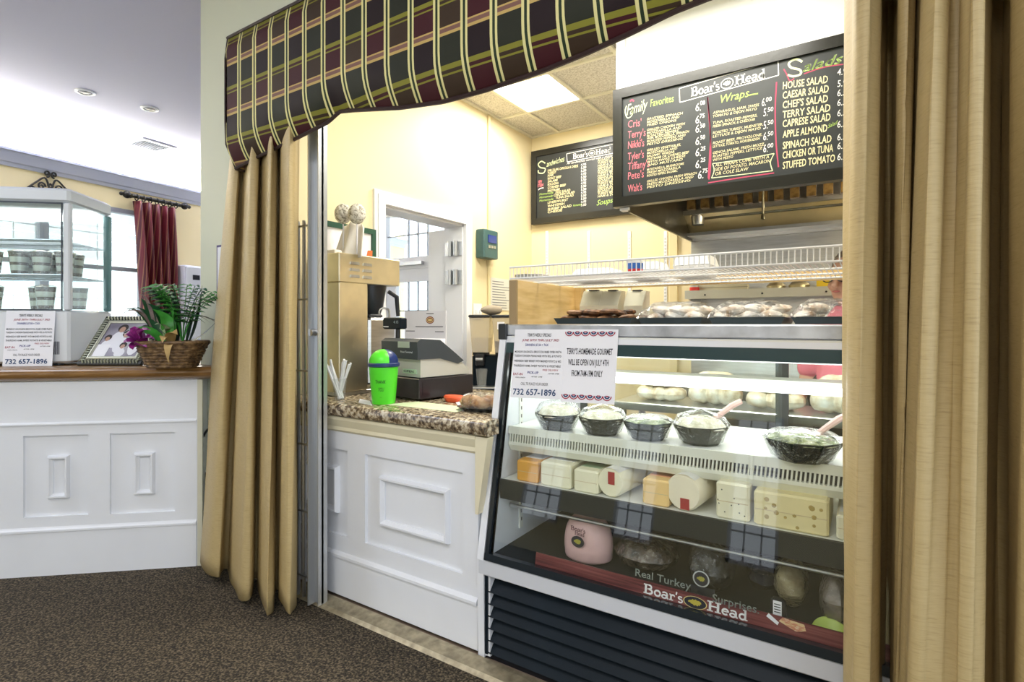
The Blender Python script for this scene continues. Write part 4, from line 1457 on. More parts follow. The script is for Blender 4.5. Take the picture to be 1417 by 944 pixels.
# ---- green tip bin
GB = thing('tip_bin', 'bright green plastic swing-lid bin with blue rim marked thank you', 'tip bin', tuple(PZ(531, 558, ZT)))
GRN = mat('bright_green_plastic', (.10, .78, .03), .35)
BLU = mat('blue_plastic', (.012, .03, .14), .3)
build(MB().lathe([(.052, 0), (.054, .004), (.068, .175), (.065, .175), (.051, .006), (0, .006)], n=28), 'bin', GRN, GB, smooth=True)
build(MB().lathe([(.069, .172), (.0745, .176), (.0745, .188), (.068, .192)], n=28), 'rim', BLU, GB, smooth=True)
dome = MB()
rr, hh = .068, .066
def domef(u0, u1):
    def f_(u, v):
        t = u0 + (u1 - u0) * u; a = v * PI / 2
        return (rr * math.cos(a) * math.cos(t), rr * math.cos(a) * math.sin(t), .188 + hh * math.sin(a) ** .9)
    return f_
build(MB().grid(domef(R(-22), R(95)), 12, 8), 'dome_lid', BLU, GB, smooth=True)
build(MB().grid(domef(R(95), R(338)), 24, 8), 'swing_flap', GRN, GB, smooth=True)
inkm = MB()
def binp(a, z):
    t = -PI / 4 - .62 + a
    r = .0545 + (.068 - .0545) * (z / .175) + .0008
    return Vector((r * math.cos(t), r * math.sin(t), z))
for s_, a0, a1, z, h in (('THANK', .02, .78, .098, .016), ('YOU', .24, .66, .062, .018), ('..', .34, .48, .034, .010)):
    vs, fs = glyphs(s_, .0, .2)
    inkm.add([binp(a0 + (a1 - a0) * x, z + h * y) for x, y in vs], fs)
o_ = build(inkm, 'lettering', INK, GB, normals=False); o_['kind'] = 'stuff'

# ---- cash register, turned a little, drawer below
CRG = thing('cash_register', 'grey cash register on a black cash drawer at the counter', 'cash register', tuple(PZ(580, 556, ZT)), R(0))
# local frame: x' along drawer's camera-left face, y' along the right face
e1 = (PZ(655, 546, ZT) - PZ(580, 556, ZT)); e1.z = 0; LY = e1.length; e1.normalize()
e0 = Vector((e1.y, -e1.x, 0))
RM = Matrix(((-e0.x, e1.x, 0, CRG.location[0]), (-e0.y, e1.y, 0, CRG.location[1]), (0, 0, 1, ZT), (0, 0, 0, 1)))   # x to the left, y away


def rg(mb, n, m, par=None, sm=False):
    mb.xf(RM)
    return build(mb, n, m, par or CRG, smooth=sm, world=True)


DRW = mat('black_drawer_enamel', (.022, .018, .022), .25)
rg(MB().bbox(0, .33, 0, LY, .008, .108, .004), 'cash_drawer', DRW)
rg(MB().box(-.003, .0, .02, LY - .02, .03, .09), 'drawer_front', DRW)
GREY = mat('register_light_grey', (.52, .52, .47), .45); DGR = mat('register_dark_grey', (.045, .055, .065), .4)
# body: rear block toward the customer, wedge keyboard toward the staff
rg(MB().prism([(.02, .112), (LY - .02, .112), (LY - .02, .135), (.24, .215), (.06, .225), (.02, .20)], 'x', .015, .30), 'body', GREY)
rg(MB().prism([(.0, .20), (.14, .20), (.26, .168), (.30, .182), (.24, .225), (.14, .292), (.02, .300), (-.004, .285)], 'x', .01, .305), 'hood', DGR)
rg(MB().box(.07, .16, -.007, -.003, .255, .285), 'customer_window', mat('lcd_pale', (.42, .48, .40), .3))
tw = MB(); write(tw, 'Point Terminal', (.14, -.0055, .230), (.045, -.0055, .230), (0, 0, .010), .01); o_ = rg(tw, 'lettering', mat('pale_print', (.7, .72, .75), .5)); o_['kind'] = 'stuff'
rg(MB().box(.04, .15, .014, .019, .128, .150), 'label_strip', mat('pale_green_label', (.50, .66, .48), .5))
tw = MB(); write(tw, 'OPEN', (.14, .0132, .134), (.06, .0132, .134), (0, 0, .010), .02); o_ = rg(tw, 'lettering', INK); o_['kind'] = 'stuff'
rg(MB().bbox(.30, .36, .05, .25, .112, .20, .006), 'printer', DGR)
rg(MB().tube([(.25, .06, .29), (.25, .06, .345)], .012, 10), 'display_pole', BLACKP, sm=True)
rg(MB().bbox(.19, .345, .03, .075, .345, .405, .006), 'display_head', NAVY)
tw = MB(); write(tw, '4.15', (.245, .0285, .375), (.205, .0285, .375), (0, 0, .014), .0); o_ = rg(tw, 'lettering', mat('lcd_text', (.5, .6, .65), .5)); o_['kind'] = 'stuff'
rg(MB().box(.29, .335, .0288, .0295, .355, .361), 'badge', mat('pale_print', (.7, .72, .75), .5))

# ---- papers and small things on the counter
c_ = PZ(612, 570, ZT)
tag(build(MB().slab((-1.86, 1.80, ZT + .001), (-1.45, 1.80, ZT + .001), (-1.47, 1.93, ZT + .001), (-1.80, 1.945, ZT + .001), .002), 'order_sheet', mat('pale_green_paper', (.62, .70, .45), .7)), 'pale green order sheet lying flat before the register', 'paper')
tag(build(MB().slab(tuple(PZ(496, 557, ZT + .001)), tuple(PZ(515, 561, ZT + .001)), tuple(PZ(512, 555, ZT + .001)), tuple(PZ(498, 552, ZT + .001)), .003), 'napkin', PAPER), 'small folded white napkin left of the green bin', 'napkin')
p = PZ(628, 556, ZT)
OP = MB().lathe([(.034, 0), (.045, .022), (.040, .030), (.0, .032)], tuple(p), 10, 1.3, .8)
tag(build(OP, 'orange_packet', mat('orange_plastic', (.80, .12, .04), .4), smooth=True), 'small orange plastic packet in front of the cash drawer', 'packet')
w0, w1, w2, w3 = PZ(627, 553, ZT + .002), PZ(650, 549, ZT + .002), PZ(655, 566, ZT + .002), PZ(640, 568, ZT + .002)
tag(build(MB().slab(w0, w3, w2 + Vector((0, 0, .012)), w1 + Vector((0, 0, .02)), .002), 'paper_bag', PAPER), 'flat white paper bag beside the pastry tray', 'paper bag')
PT = thing('pastry_tray', 'small black tray of cling-wrapped baked pastries at the counter end', 'pastry tray', tuple(PZ(668, 568, ZT)), R(15))
build(MB().lathe([(.088, 0), (.10, .004), (.118, .016), (.113, .016), (.09, .006), (0, .006)], n=26, sy=.62), 'tray', BLACKG, PT, smooth=True)
PAST = ramp_mat('baked_pastry', [(.35, (.16, .06, .02)), (.5, (.40, .20, .07)), (.7, (.62, .42, .22))], scale=26, detail=4, rough=.5, bump=.5, bscale=40)
for (x, y, r_, a) in ((-.05, .0, .048, .3), (.03, .012, .046, -.2), (.01, -.03, .040, .6), (.07, -.015, .034, .1)):
    mb = MB().ball((0, 0, .0), r_, 14, 8, (1.15, .62, .62), lambda d: 1 + .07 * math.sin(16 * d.x))
    mb.xf(Matrix.Translation((x, y, .036)) @ Matrix.Rotation(a, 4, 'Z'))
    build(mb, 'pastry', PAST, PT, smooth=True)
build(MB().lathe([(.108, .016), (.095, .05), (.06, .074), (0, .080)], n=24, sy=.62, wob=lambda t, j: 1 + .03 * math.sin(5 * t + j)), 'cling_film', FILM, PT, smooth=True)
# white card behind the register with a round emblem
s0 = PY(559, 431, 2.44); s1 = PY(616, 431, 2.44)
PC_ = thing('counter_sign', 'white card sign with a small round emblem standing behind the register', 'sign', ((s0.x + s1.x) / 2, 2.44, ZT))
build(MB().box(s0.x, s1.x, 2.446, 2.452, ZT, s0.z), 'card', mat('white_card', (.80, .80, .86), .5), PC_, world=True)
em = PY(595, 443, 2.4455)
mb = MB(); disc(mb, (em.x, 2.4455, em.z), (.032, 0, 0), (0, 0, .022)); build(mb, 'emblem', mat('wine_red_print', (.22, .02, .05), .5), PC_, world=True, normals=False)
mb = MB(); ringm(mb, (em.x, 2.4452, em.z), (.027, 0, 0), (0, 0, .017), .8); disc(mb, (em.x, 2.4452, em.z), (.017, 0, 0), (0, 0, .008)); o_ = build(mb, 'emblem_print', mat('gold_print', (.75, .60, .25), .5), PC_, world=True, normals=False); o_['kind'] = 'stuff'
t_ = MB()
for (px0, px1, py) in ((590, 600, 434), (575, 613, 452), (562, 574, 458), (602, 614, 459)):
    a, b_ = PY(px0, py, 2.4456), PY(px1, py, 2.4456)
    t_.box(a.x, b_.x, 2.4453, 2.4458, a.z - .003, a.z + .002)
o_ = build(t_, 'small_print', mat('grey_print', (.15, .15, .18), .7), PC_, world=True); o_['kind'] = 'stuff'
s2, s3 = PY(575, 468, 2.42), PY(617, 507, 2.42)
BG = thing('snack_bag', 'white snack bag with green top print behind the register', 'snack bag', ((s2.x + s3.x) / 2, 2.41, ZT))
def bagf(u, v):
    return (s2.x + (s3.x - s2.x) * u, 2.412 - .02 * math.sin(PI * u) * math.sin(PI * v), ZT + (s2.z - ZT) * v)
build(MB().grid(bagf, 10, 8), 'bag', PAPER, BG, smooth=True, world=True, solid=.004, normals=False)
for (px, py, cl_) in ((581, 472, (.10, .5, .06)), (597, 474, (.10, .45, .06)), (606, 493, (.02, .02, .04)), (611, 500, (.6, .05, .06))):
    q = PY(px, py, 2.390); mb = MB(); disc(mb, q, (.020, 0, 0), (0, 0, .011), 12)
    build(mb, 'print_patch', mat('print_%d' % px, cl_, .6), BG, world=True, normals=False)

# ---- wall things of the deli
cz = PX(657, 317, -2.5); cz2 = PX(678, 357, -2.5)
EL = thing('wall_timer', 'dark green wall-mounted control box beside the doorway', 'control box', (-2.49, (cz.y + cz2.y) / 2, cz2.z))
TEAL = mat('dark_teal_plastic', (.05, .12, .12), .4)
build(MB().bbox(-2.499, -2.42, cz.y + .01, cz2.y, cz2.z - .02, cz.z, .006), 'housing', TEAL, EL, world=True)
build(MB().box(-2.421, -2.416, cz.y + .06, cz2.y - .03, cz.z - .10, cz.z - .04), 'display', mat('blue_display', (.02, .05, .25), .2), EL, world=True)
for k in range(3):
    build(MB().box(-2.421, -2.415, cz.y + .065 + .035 * k, cz.y + .09 + .035 * k, cz.z - .14, cz.z - .12), 'button', ALU, EL, world=True)
cd_ = PX(675, 300, -2.5).y
struct(build(MB().bbox(-2.499, -2.478, cd_ - .012, cd_ + .012, .9, 2.94, .004), 'trim_4', mat('cream_conduit', (.80, .68, .40), .5)), 'cream painted conduit running up the deli wall')
sw = PX(660, 431, -2.5)
SWI = thing('light_switch', 'white double light switch plate on the deli wall', 'light switch', (-2.499, sw.y, sw.z - .06))
build(MB().bbox(-2.499, -2.492, sw.y - .055, sw.y + .055, sw.z - .06, sw.z + .06, .003), 'plate', TRIMW, SWI, world=True)
for k in (-1, 1):
    build(MB().box(-2.493, -2.484, sw.y + k * .023 - .005, sw.y + k * .023 + .005, sw.z - .012, sw.z + .012), 'toggle', TRIMW, SWI, world=True)
a, b_ = PX(679, 384, -2.498), PX(709, 430, -2.498)
NS = thing('posted_sheet', 'white sheet of small print pinned above the drink dispenser', 'notice', (-2.498, (a.y + b_.y) / 2, b_.z))
build(MB().box(-2.4985, -2.496, a.y, b_.y, b_.z, a.z), 'sheet', mat('worn_white_paper', (.72, .72, .66), .8), NS, world=True)
t_ = MB()
rd = random.Random(2)
for k in range(11):
    z = a.z - .03 - k * .021
    t_.box(-2.4958, -2.4950, a.y + .02, b_.y - .02 - rd.random() * .12, z, z + .005)
o_ = build(t_, 'small_print', mat('grey_print', (.15, .15, .18), .7), NS, world=True); o_['kind'] = 'stuff'

# ---- side table with twin drink dispenser
ST = thing('side_table', 'low white side table under the drink dispenser', 'table', (-2.2, 3.14, 0))
build(MB().bbox(-2.42, -1.98, 2.92, 3.36, .77, .81, .004), 'table_top', WHITEE, ST, world=True)
for x in (-2.39, -2.01):
    for y in (2.96, 3.32):
        build(MB().box(x - .02, x + .02, y - .02, y + .02, 0, .77), 'leg', WHITEE, ST, world=True)
DS = thing('drink_dispenser', 'twin-tank drink dispenser with dark base standing past the doorway', 'drink dispenser', (-2.19, 3.12, .811), R(25))
dsx = DS.location
build(MB().bbox(-.15, .17, -.12, .12, .0, .05, .01), 'base', NAVY, DS)
build(MB().bbox(-.14, .16, -.02, .12, .05, .27, .01), 'housing', NAVY, DS)
for k, (x, lq) in enumerate(((-.075, (.70, .62, .48)), (.085, (.05, .02, .06)))):
    tk = build(MB().add([(x - .055, -.06, .29), (x + .055, -.06, .29), (x + .055, .10, .29), (x - .055, .10, .29), (x - .07, -.09, .53), (x + .07, -.09, .53), (x + .07, .12, .53), (x - .07, .12, .53)],
                        [(0, 1, 5, 4), (1, 2, 6, 5), (2, 3, 7, 6), (3, 0, 4, 7), (0, 3, 2, 1)]), 'tank', glass_mat('cloudy_tank', (.9, .88, .82), 1.2, .1, haze=.35, hazecol=(.75, .7, .6)), DS)
    h = .39 if k == 0 else .37
    build(MB().add([(x - .05, -.055, .293), (x + .05, -.055, .293), (x + .05, .095, .293), (x - .05, .095, .293), (x - .055, -.066, h), (x + .055, -.066, h), (x + .055, .10, h), (x - .055, .10, h)],
                   [(0, 1, 5, 4), (1, 2, 6, 5), (2, 3, 7, 6), (3, 0, 4, 7), (0, 3, 2, 1), (4, 5, 6, 7)]), 'drink', mat('drink_%d' % k, lq, .3), DS)
    build(MB().bbox(x - .075, x + .075, -.10, .13, .53, .55, .006), 'lid', BLACKP, DS)
    build(MB().bbox(x - .03, x + .03, -.08, -.02, .20, .28, .006), 'tap', BLACKP, DS)
    build(MB().tube([(x - .025, -.085, .245), (x + .025, -.085, .245)], .012, 8), 'tap_handle', ALU, DS, smooth=True)
    build(MB().box(x - .06, x + .06, -.025, -.021, .27, .29), 'collar', BLACKP, DS)
build(MB().lathe([(.03, .05), (.042, .18), (.040, .18), (.029, .052)], (-.06, -.075, 0), 14), 'cup_stack', CLEARP, DS, smooth=True)
build(MB().box(.05, .10, -.0905, -.088, .45, .50), 'tank_label', PAPER, DS)
tw = MB(); write(tw, 'O', (.062, -.0912, .462), (.088, -.0912, .462), (0, 0, .025)); build(tw, 'lettering', BLUE, DS, normals=False)
build(MB().bbox(-.13, .15, -.14, -.03, .05, .06, .004), 'drip_tray', ALU, DS)
p = PX(675, 432, -2.3)
tag(build(MB().ball((-2.20, 3.13, .811 + .585), .07, 12, 8, (1.2, .8, .5), lambda d: 1 + .08 * math.sin(9 * d.x) * math.cos(7 * d.y)), 'cloth_bundle', mat('grey_brown_cloth', (.36, .30, .22), .8), smooth=True), 'crumpled beige cloth lying on top of the drink dispenser', 'cloth')

# ================================================================== DELI DISPLAY CASE
KX0, KX1 = -1.262, .66            # outer ends
KI0, KI1 = -1.212, .61            # inner faces of the end panels
GB_, GT_ = Vector((0, 1.712, .405)), Vector((0, 1.862, 1.20))      # slanted glass, bottom and top
gsl = (GT_.y - GB_.y) / (GT_.z - GB_.z)


def gy_at(z): return GB_.y + gsl * (z - GB_.z)


gN = Vector((0, -1, gsl)).normalized()         # outward normal of the glass
KS = thing('deli_case', 'slanted glass refrigerated deli case with white frame and black louvred base', 'display case', (-.3, 2.12, 0))


def kb(mb, n, m, par=None, sm=False, **k): return build(mb, n, m, par or KS, smooth=sm, world=True, **k)


side = [(1.712, .02), (1.712, .40), (1.862, 1.205), (1.862, 1.25), (2.56, 1.25), (2.56, .02)]
for (a, b_) in ((KX0, KI0), (KI1, KX1)):
    kb(MB().prism(side, 'x', a, b_), 'end_panel', WHITEE)
# narrow white front post with dark gasket beside it
for x in (KX0 - .004, KI1):
    kb(MB().add([(x, 1.708, .012), (x + .03, 1.708, .012), (x + .03, 1.700, .39), (x + .03, gy_at(1.25) - .012, 1.25), (x, gy_at(1.25) - .012, 1.25), (x, 1.700, .39), (x, 1.73, .012), (x + .03, 1.73, .012), (x + .03, 1.73, .39), (x + .03, gy_at(1.25) + .012, 1.25), (x, gy_at(1.25) + .012, 1.25), (x, 1.73, .39)],
                [(0, 1, 2, 5), (5, 2, 3, 4), (6, 7, 8, 11), (11, 8, 9, 10), (0, 5, 11, 6), (5, 4, 10, 11), (1, 7, 8, 2), (2, 8, 9, 3), (3, 9, 10, 4), (0, 6, 7, 1)]), 'front_post', WHITEE)
kb(MB().bbox(KX0, KX1, 1.70, 2.56, .332, .392, .004), 'sill', mat('grey_white_sill', (.62, .64, .68), .35))
kb(MB().box(KI0, KI1, 1.76, 2.54, .03, .33), 'machine_box', mat('dark_machine_box', (.01, .012, .015), .7))
lvr = None
for k in range(6):
    z = .055 + k * .047
    if lvr is None:
        lvr = kb(MB().add([(KI0 - .02, 1.709, z - .022), (KI1, 1.709, z - .022), (KI1, 1.745, z + .020), (KI0 - .02, 1.745, z + .020), (KI0 - .02, 1.717, z - .024), (KI1, 1.717, z - .024), (KI1, 1.753, z + .018), (KI0 - .02, 1.753, z + .018)],
                          [(0, 1, 2, 3), (4, 5, 6, 7), (0, 1, 5, 4), (2, 3, 7, 6), (0, 3, 7, 4), (1, 2, 6, 5)]), 'louvre', NAVY)
        zl0 = z
    else:
        clone(lvr, KS, (0, 0, z - zl0))
kb(MB().box(KI0 - .02, KI0 - .008, 1.705, 1.75, .03, .332), 'louvre_stop', NAVY)
kb(MB().box(KX0, KX1, 1.73, 2.5, .0, .03), 'plinth', BLACKP)
# black frame round the glass
def onG(x, s_, out=0.0):
    """point on the slanted glass plane: s_ metres up the slope"""
    L_ = (GT_ - GB_).normalized()
    return Vector((x, GB_.y, GB_.z)) + L_ * s_ + gN * out


LG_ = (GT_ - GB_).length


def gbox(mb, x0, x1, s0, s1, o0, o1):
    vs = [onG(x, s_, o_) for x in (x0, x1) for s_ in (s0, s1) for o_ in (o0, o1)]
    return mb.add(vs, [(0, 1, 3, 2), (4, 6, 7, 5), (0, 4, 5, 1), (2, 3, 7, 6), (0, 2, 6, 4), (1, 5, 7, 3)])


GG = KI0 - .018
kb(gbox(MB(), GG, KI1, -.014, .012, -.02, .014), 'glass_frame', BLACKG)
kb(gbox(MB(), GG, GG + .018, .012, LG_ - .02, -.02, .012), 'glass_frame', BLACKG)
kb(gbox(MB(), KI1 - .018, KI1, .012, LG_ - .02, -.02, .012), 'glass_frame', BLACKG)
kb(gbox(MB(), GG, KI1, LG_ - .02, LG_ + .022, -.02, .012), 'glass_frame', mat('dark_teal_frame', (.015, .045, .05), .25))
kb(MB().quad(onG(GG + .018, .012), onG(KI1 - .018, .012), onG(KI1 - .018, LG_ - .02), onG(GG + .018, LG_ - .02)), 'front_glass', glass_mat('case_glass', (.96, 1, .99), 2.2))
kb(gbox(MB(), GG + .018, KI1 - .018, LG_ + .022, LG_ + .046, -.03, .010), 'white_rail', WHITEE)
# steel top
SMUD = mat('smudged_steel', (.50, .52, .58), .34, .9, var=.35, vscale=9, bump=.05, bscale=12)
kb(MB().bbox(KX0 - .004, KX1, 1.862, 2.58, 1.252, 1.297, .004), 'steel_top', SMUD)
kb(MB().bbox(KX0 - .010, KX0 + .03, 1.852, 1.90, 1.235, 1.300, .003), 'corner_cap', BLACKP)
# interior
WIN = mat('case_white_liner', (.82, .83, .78), .4)
DKI = mat('case_dark_liner', (.016, .020, .022), .5, spec=.25)
kb(MB().box(KI0, KI1, 1.86, 2.54, 1.236, 1.250), 'ceiling_liner', WIN)
kb(MB().box(KI0, KI1, 1.74, 2.54, .395, .41), 'floor_pan', DKI)
# lower back wall and rear sliding doors
kb(MB().box(KI0, KI1, 2.36, 2.38, .41, .70), 'back_liner', DKI)
rdm = mat('rear_door_frame', (.05, .06, .06), .4)
for (a, b_, y) in ((KI0, -.27, 2.50), (-.32, KI1, 2.525)):
    rd_ = kb(MB().box(a, b_, y, y + .012, .70, .74).box(a, b_, y, y + .012, 1.20, 1.236).box(a, a + .035, y, y + .012, .74, 1.20).box(b_ - .035, b_, y, y + .012, .74, 1.20), 'sliding_door', rdm)
    build(MB().box(a + .035, b_ - .035, y + .004, y + .008, .74, 1.20), 'pane', GLASS, rd_, world=True)
# fluorescent tubes at the top front
kb(MB().tube([(KI0 + .03, 1.94, 1.205), (KI1 - .03, 1.94, 1.205)], .016, 10), 'lamp_tube', CASEGLOW, sm=True)
kb(MB().prism([(1.90, 1.236), (1.90, 1.22), (1.985, 1.215), (1.995, 1.236)], 'x', KI0, KI1), 'lamp_reflector', WIN)
kb(MB().tube([(KI0 + .03, 2.30, 1.05), (KI1 - .03, 2.30, 1.05)], .014, 10), 'lamp_tube', CASEGLOW, sm=True)
kb(MB().box(KI0, KI1, 2.29, 2.42, 1.065, 1.085), 'rear_shelf', WIN)
# upper shelf with slotted price rail
Z1 = .885
kb(MB().box(KI0 + .004, KI1 - .004, 1.842, 2.34, Z1 - .018, Z1), 'upper_shelf', WIN)
rail = mat('price_rail_cream', (.78, .78, .68), .4)
kb(MB().box(KI0 + .004, KI1 - .004, 1.834, 1.842, Z1 - .026, Z1 + .004), 'price_rail', rail)
kb(MB().box(KI0 + .004, KI1 - .004, 1.846, 1.852, Z1 - .056, Z1 - .026), 'slot_back', mat('slot_dark', (.03, .03, .03), .6))
sl_ = MB()
n = 150
for k in range(n):
    x = KI0 + .006 + (KI1 - KI0 - .012) * k / n
    sl_.add([(x, 1.836, Z1 - .058), (x + .0055, 1.836, Z1 - .058), (x + .0085, 1.836, Z1 - .026), (x + .003, 1.836, Z1 - .026), (x, 1.846, Z1 - .058), (x + .0055, 1.846, Z1 - .058), (x + .0085, 1.846, Z1 - .026), (x + .003, 1.846, Z1 - .026)],
            [(0, 1, 2, 3), (4, 5, 6, 7), (0, 1, 5, 4), (2, 3, 7, 6), (0, 3, 7, 4), (1, 2, 6, 5)])
o_ = kb(sl_, 'slot_teeth', rail); o_['kind'] = 'stuff'
kb(MB().prism([(1.834, Z1 - .058), (1.834, Z1 - .070), (1.850, Z1 - .095), (1.87, Z1 - .095), (1.87, Z1 - .058)], 'x', KI0 + .004, KI1 - .004), 'lower_rail', rail)
for x in (-.56, -.30, .1):
    kb(MB().box(x - .004, x + .004, 1.831, 1.837, Z1 - .07, Z1 + .004), 'rail_clip', rail)
# cheese shelf
Z2 = .686
kb(MB().box(KI0 + .004, KI1 - .004, 1.782, 2.36, Z2 - .012, Z2), 'cheese_shelf', WIN)
kb(MB().prism([(1.768, Z2 + .004), (1.782, Z2 + .004), (1.79, Z2 - .072), (1.775, Z2 - .072)], 'x', KI0 + .004, KI1 - .004), 'shelf_lip', DKI)
kb(MB().tube([(KI0 + .01, 1.84, Z2 - .115), (KI1 - .01, 1.84, Z2 - .115)], .007, 8), 'cross_bar', ALU, sm=True)
# shelf standards on the left liner
for y in (1.93, 2.33):
    std = MB().box(KI0, KI0 + .006, y - .012, y + .012, .45, 1.22)
    s_ = kb(std, 'shelf_standard', WIN)
    hs = MB()
    for k in range(22):
        z = .48 + k * .033
        hs.box(KI0 + .0055, KI0 + .0068, y - .003, y + .003, z, z + .014)
    o_ = build(hs, 'slots', mat('slot_dark', (.03, .03, .03), .6), s_, world=True); o_['kind'] = 'stuff'
kb(MB().box(-.285, -.262, 2.44, 2.46, .72, 1.2), 'rear_post', BLACKP)

# ---- salad bowls on the upper shelf
BOWL = mat('black_bowl_plastic', (.014, .022, .018), .25)
FILLS = {'pale': ramp_mat('creamy_salad', [(.35, (.55, .50, .34)), (.6, (.82, .78, .66))], scale=40, rough=.6, bump=.6, bscale=60),
         'green': ramp_mat('green_salad', [(.35, (.04, .07, .02)), (.5, (.25, .30, .10)), (.7, (.75, .76, .60))], scale=38, rough=.6, bump=.8, bscale=60)}


def salad_bowl(p, r, lab, fill='pale', spoon=None, heap=.03, seed=1):
    b0 = thing('salad_bowl', lab, 'salad bowl', tuple(p), .2, 'wrapped salad bowls on the upper shelf')
    build(MB().lathe([(r * .62, 0), (r * .66, .004), (r * .98, .058), (r * 1.0, .062), (r * 1.0, .066), (r * .93, .064), (r * .62, .008), (0, .008)], n=8, rot=PI / 8), 'bowl', BOWL, b0)
    build(MB().lathe([(r * .93, .058), (r * .7, .058 + heap * .7), (r * .35, .058 + heap), (0, .060 + heap)], n=20, wob=lambda t, j: 1 + .05 * math.sin(3 * t + j + seed)), 'salad', FILLS[fill], b0, smooth=True)
    build(MB().lathe([(r * .74, .010), (r * .95, .052), (r * 1.0, .068), (r * .8, .070 + heap * .8), (r * .4, .074 + heap), (0, .074 + heap * 1.3)], n=28, wob=lambda t, j: 1 + .035 * math.sin(7 * t + 2 * j + seed) + .02 * math.sin(13 * t + seed)), 'cling_film', FILM, b0, smooth=True)
    if spoon:
        build(MB().tube([(r * .25, 0, .07), (r * .25 + .075, .03, .07 + spoon * .8), (r * .25 + .105, .045, .07 + spoon)], [.008, .011, .010], 8), 'spoon_handle', mat('pink_white_handle', (.78, .52, .48), .5), b0, smooth=True)
    return b0


for (px, py, r, lab, fl_, spn, hp, sd) in ((772, 594, .090, 'black bowl of pale salad under film, first from the case\'s left end', 'pale', None, .04, 1),
                                   (834, 600, .090, 'black bowl of pale salad under film, second from the left end', 'pale', None, .03, 2),
                                   (897, 607, .090, 'black bowl under glossy film with a low fill, third from the left end', 'green', None, .012, 3),
                                   (970, 613, .095, 'black bowl with bunched film and an upright pink spoon, fourth along', 'pale', .075, .035, 4),
                                   (1110, 636, .112, 'wide black bowl of green salad with a pink spoon near the right curtain', 'green', .07, .018, 5),
                                   (1222, 652, .085, 'black bowl half hidden behind the right curtain edge', 'green', None, .02, 6)):
    salad_bowl(PZ(px, py, Z1 + .001), r, lab, fl_, spn, hp, sd)

# ---- cheeses
def cheese_mat(n, c, v=.06): return mat(n, c, .5, var=v, vscale=10)


CH_O = cheese_mat('cheddar_orange', (.75, .36, .05)); CH_Y = cheese_mat('pale_yellow_cheese', (.80, .70, .38)); CH_W = cheese_mat('ivory_cheese', (.84, .79, .58)); CH_P = cheese_mat('peach_cheese', (.85, .58, .24))
LBL_W = mat('cheese_label_white', (.80, .78, .74), .5); LBL_O = mat('cheese_label_orange', (.78, .36, .20), .5); LBL_R = mat('cheese_label_red', (.38, .03, .03), .5)


def cheese_block(px0, px1, py, h, dep, m, lab, lblm=None, holes=0, turn=0.0, specks=None):
    p0, p1 = PZ(px0, py, Z2 + .001), PZ(px1, py + (px1 - px0) * .15, Z2 + .001)
    yy = 1.80
    x0, x1 = PY(px0, 600, yy).x, PY(px1, 600, yy).x
    c_ = thing('cheese_block', lab, 'cheese', ((x0 + x1) / 2, yy + dep / 2, Z2 + .001), turn, 'cheeses on the middle shelf')
    hw_, hd_ = (x1 - x0) / 2 - .002, dep / 2
    build(MB().bbox(-hw_, hw_, -hd_, hd_, 0, h, .006), 'block', m, c_, smooth=False)
    if lblm:
        build(MB().box(-hw_ * .8, hw_ * .8, -hd_ * .6, hd_ * .9, h - .0004, h + .0012), 'label', lblm, c_)
        build(MB().box(-hw_ * .5, hw_ * .5, -hd_ * .1, hd_ * .1, h + .0012, h + .0018), 'print', LBL_R if lblm is LBL_W else INK, c_)
    if holes:
        rd3 = random.Random(holes)
        for k in range(holes):
            x, z, r_ = rd3.uniform(-hw_ * .9, hw_ * .9), rd3.uniform(.012, h - .012), (rd3.uniform(.004, .008) if not specks else .0022)
            build(MB().lathe([(r_, 0), (r_ * .7, .0006), (0, .0008)], n=8).xf(Matrix.Translation((x, -hd_, z)) @ Matrix.Rotation(PI / 2, 4, 'X')), 'eye' if not specks else 'pepper_speck', specks or mat('cheese_eye', (.42, .30, .08), .6), c_)
    build(MB().box(-hw_ + .004, hw_ - .004, -hd_ - .0006, -hd_ + .002, h * .47, h * .49), 'score_line', mat('cheese_score', (.62, .50, .28), .6), c_)
    return c_


cheese_block(714, 744, 668, .082, .27, CH_O, 'orange cheddar block at the left end of the middle shelf', LBL_W)
cheese_block(747, 790, 674, .090, .27, CH_W, 'wide ivory cheese block beside the orange cheddar', LBL_W)
cheese_block(793, 828, 684, .082, .25, CH_W, 'narrower ivory cheese block left of the round cheese log', mat('cheese_label_green', (.30, .42, .24), .5))
cheese_block(888, 926, 700, .088, .26, CH_P, 'peach cheese block with an orange label between two round logs', LBL_O)
cheese_block(990, 1038, 722, .115, .24, CH_W, 'white pepper-flecked cheese block left of the holey cheese', LBL_W, 9, 0, mat('pepper_black', (.05, .05, .03), .6))
cheese_block(1042, 1148, 737, .105, .26, CH_Y, 'long pale yellow cheese block full of holes', LBL_W, 13)
cheese_block(1156, 1200, 752, .07, .2, CH_W, 'ivory cheese block at the right curtain edge', LBL_W)


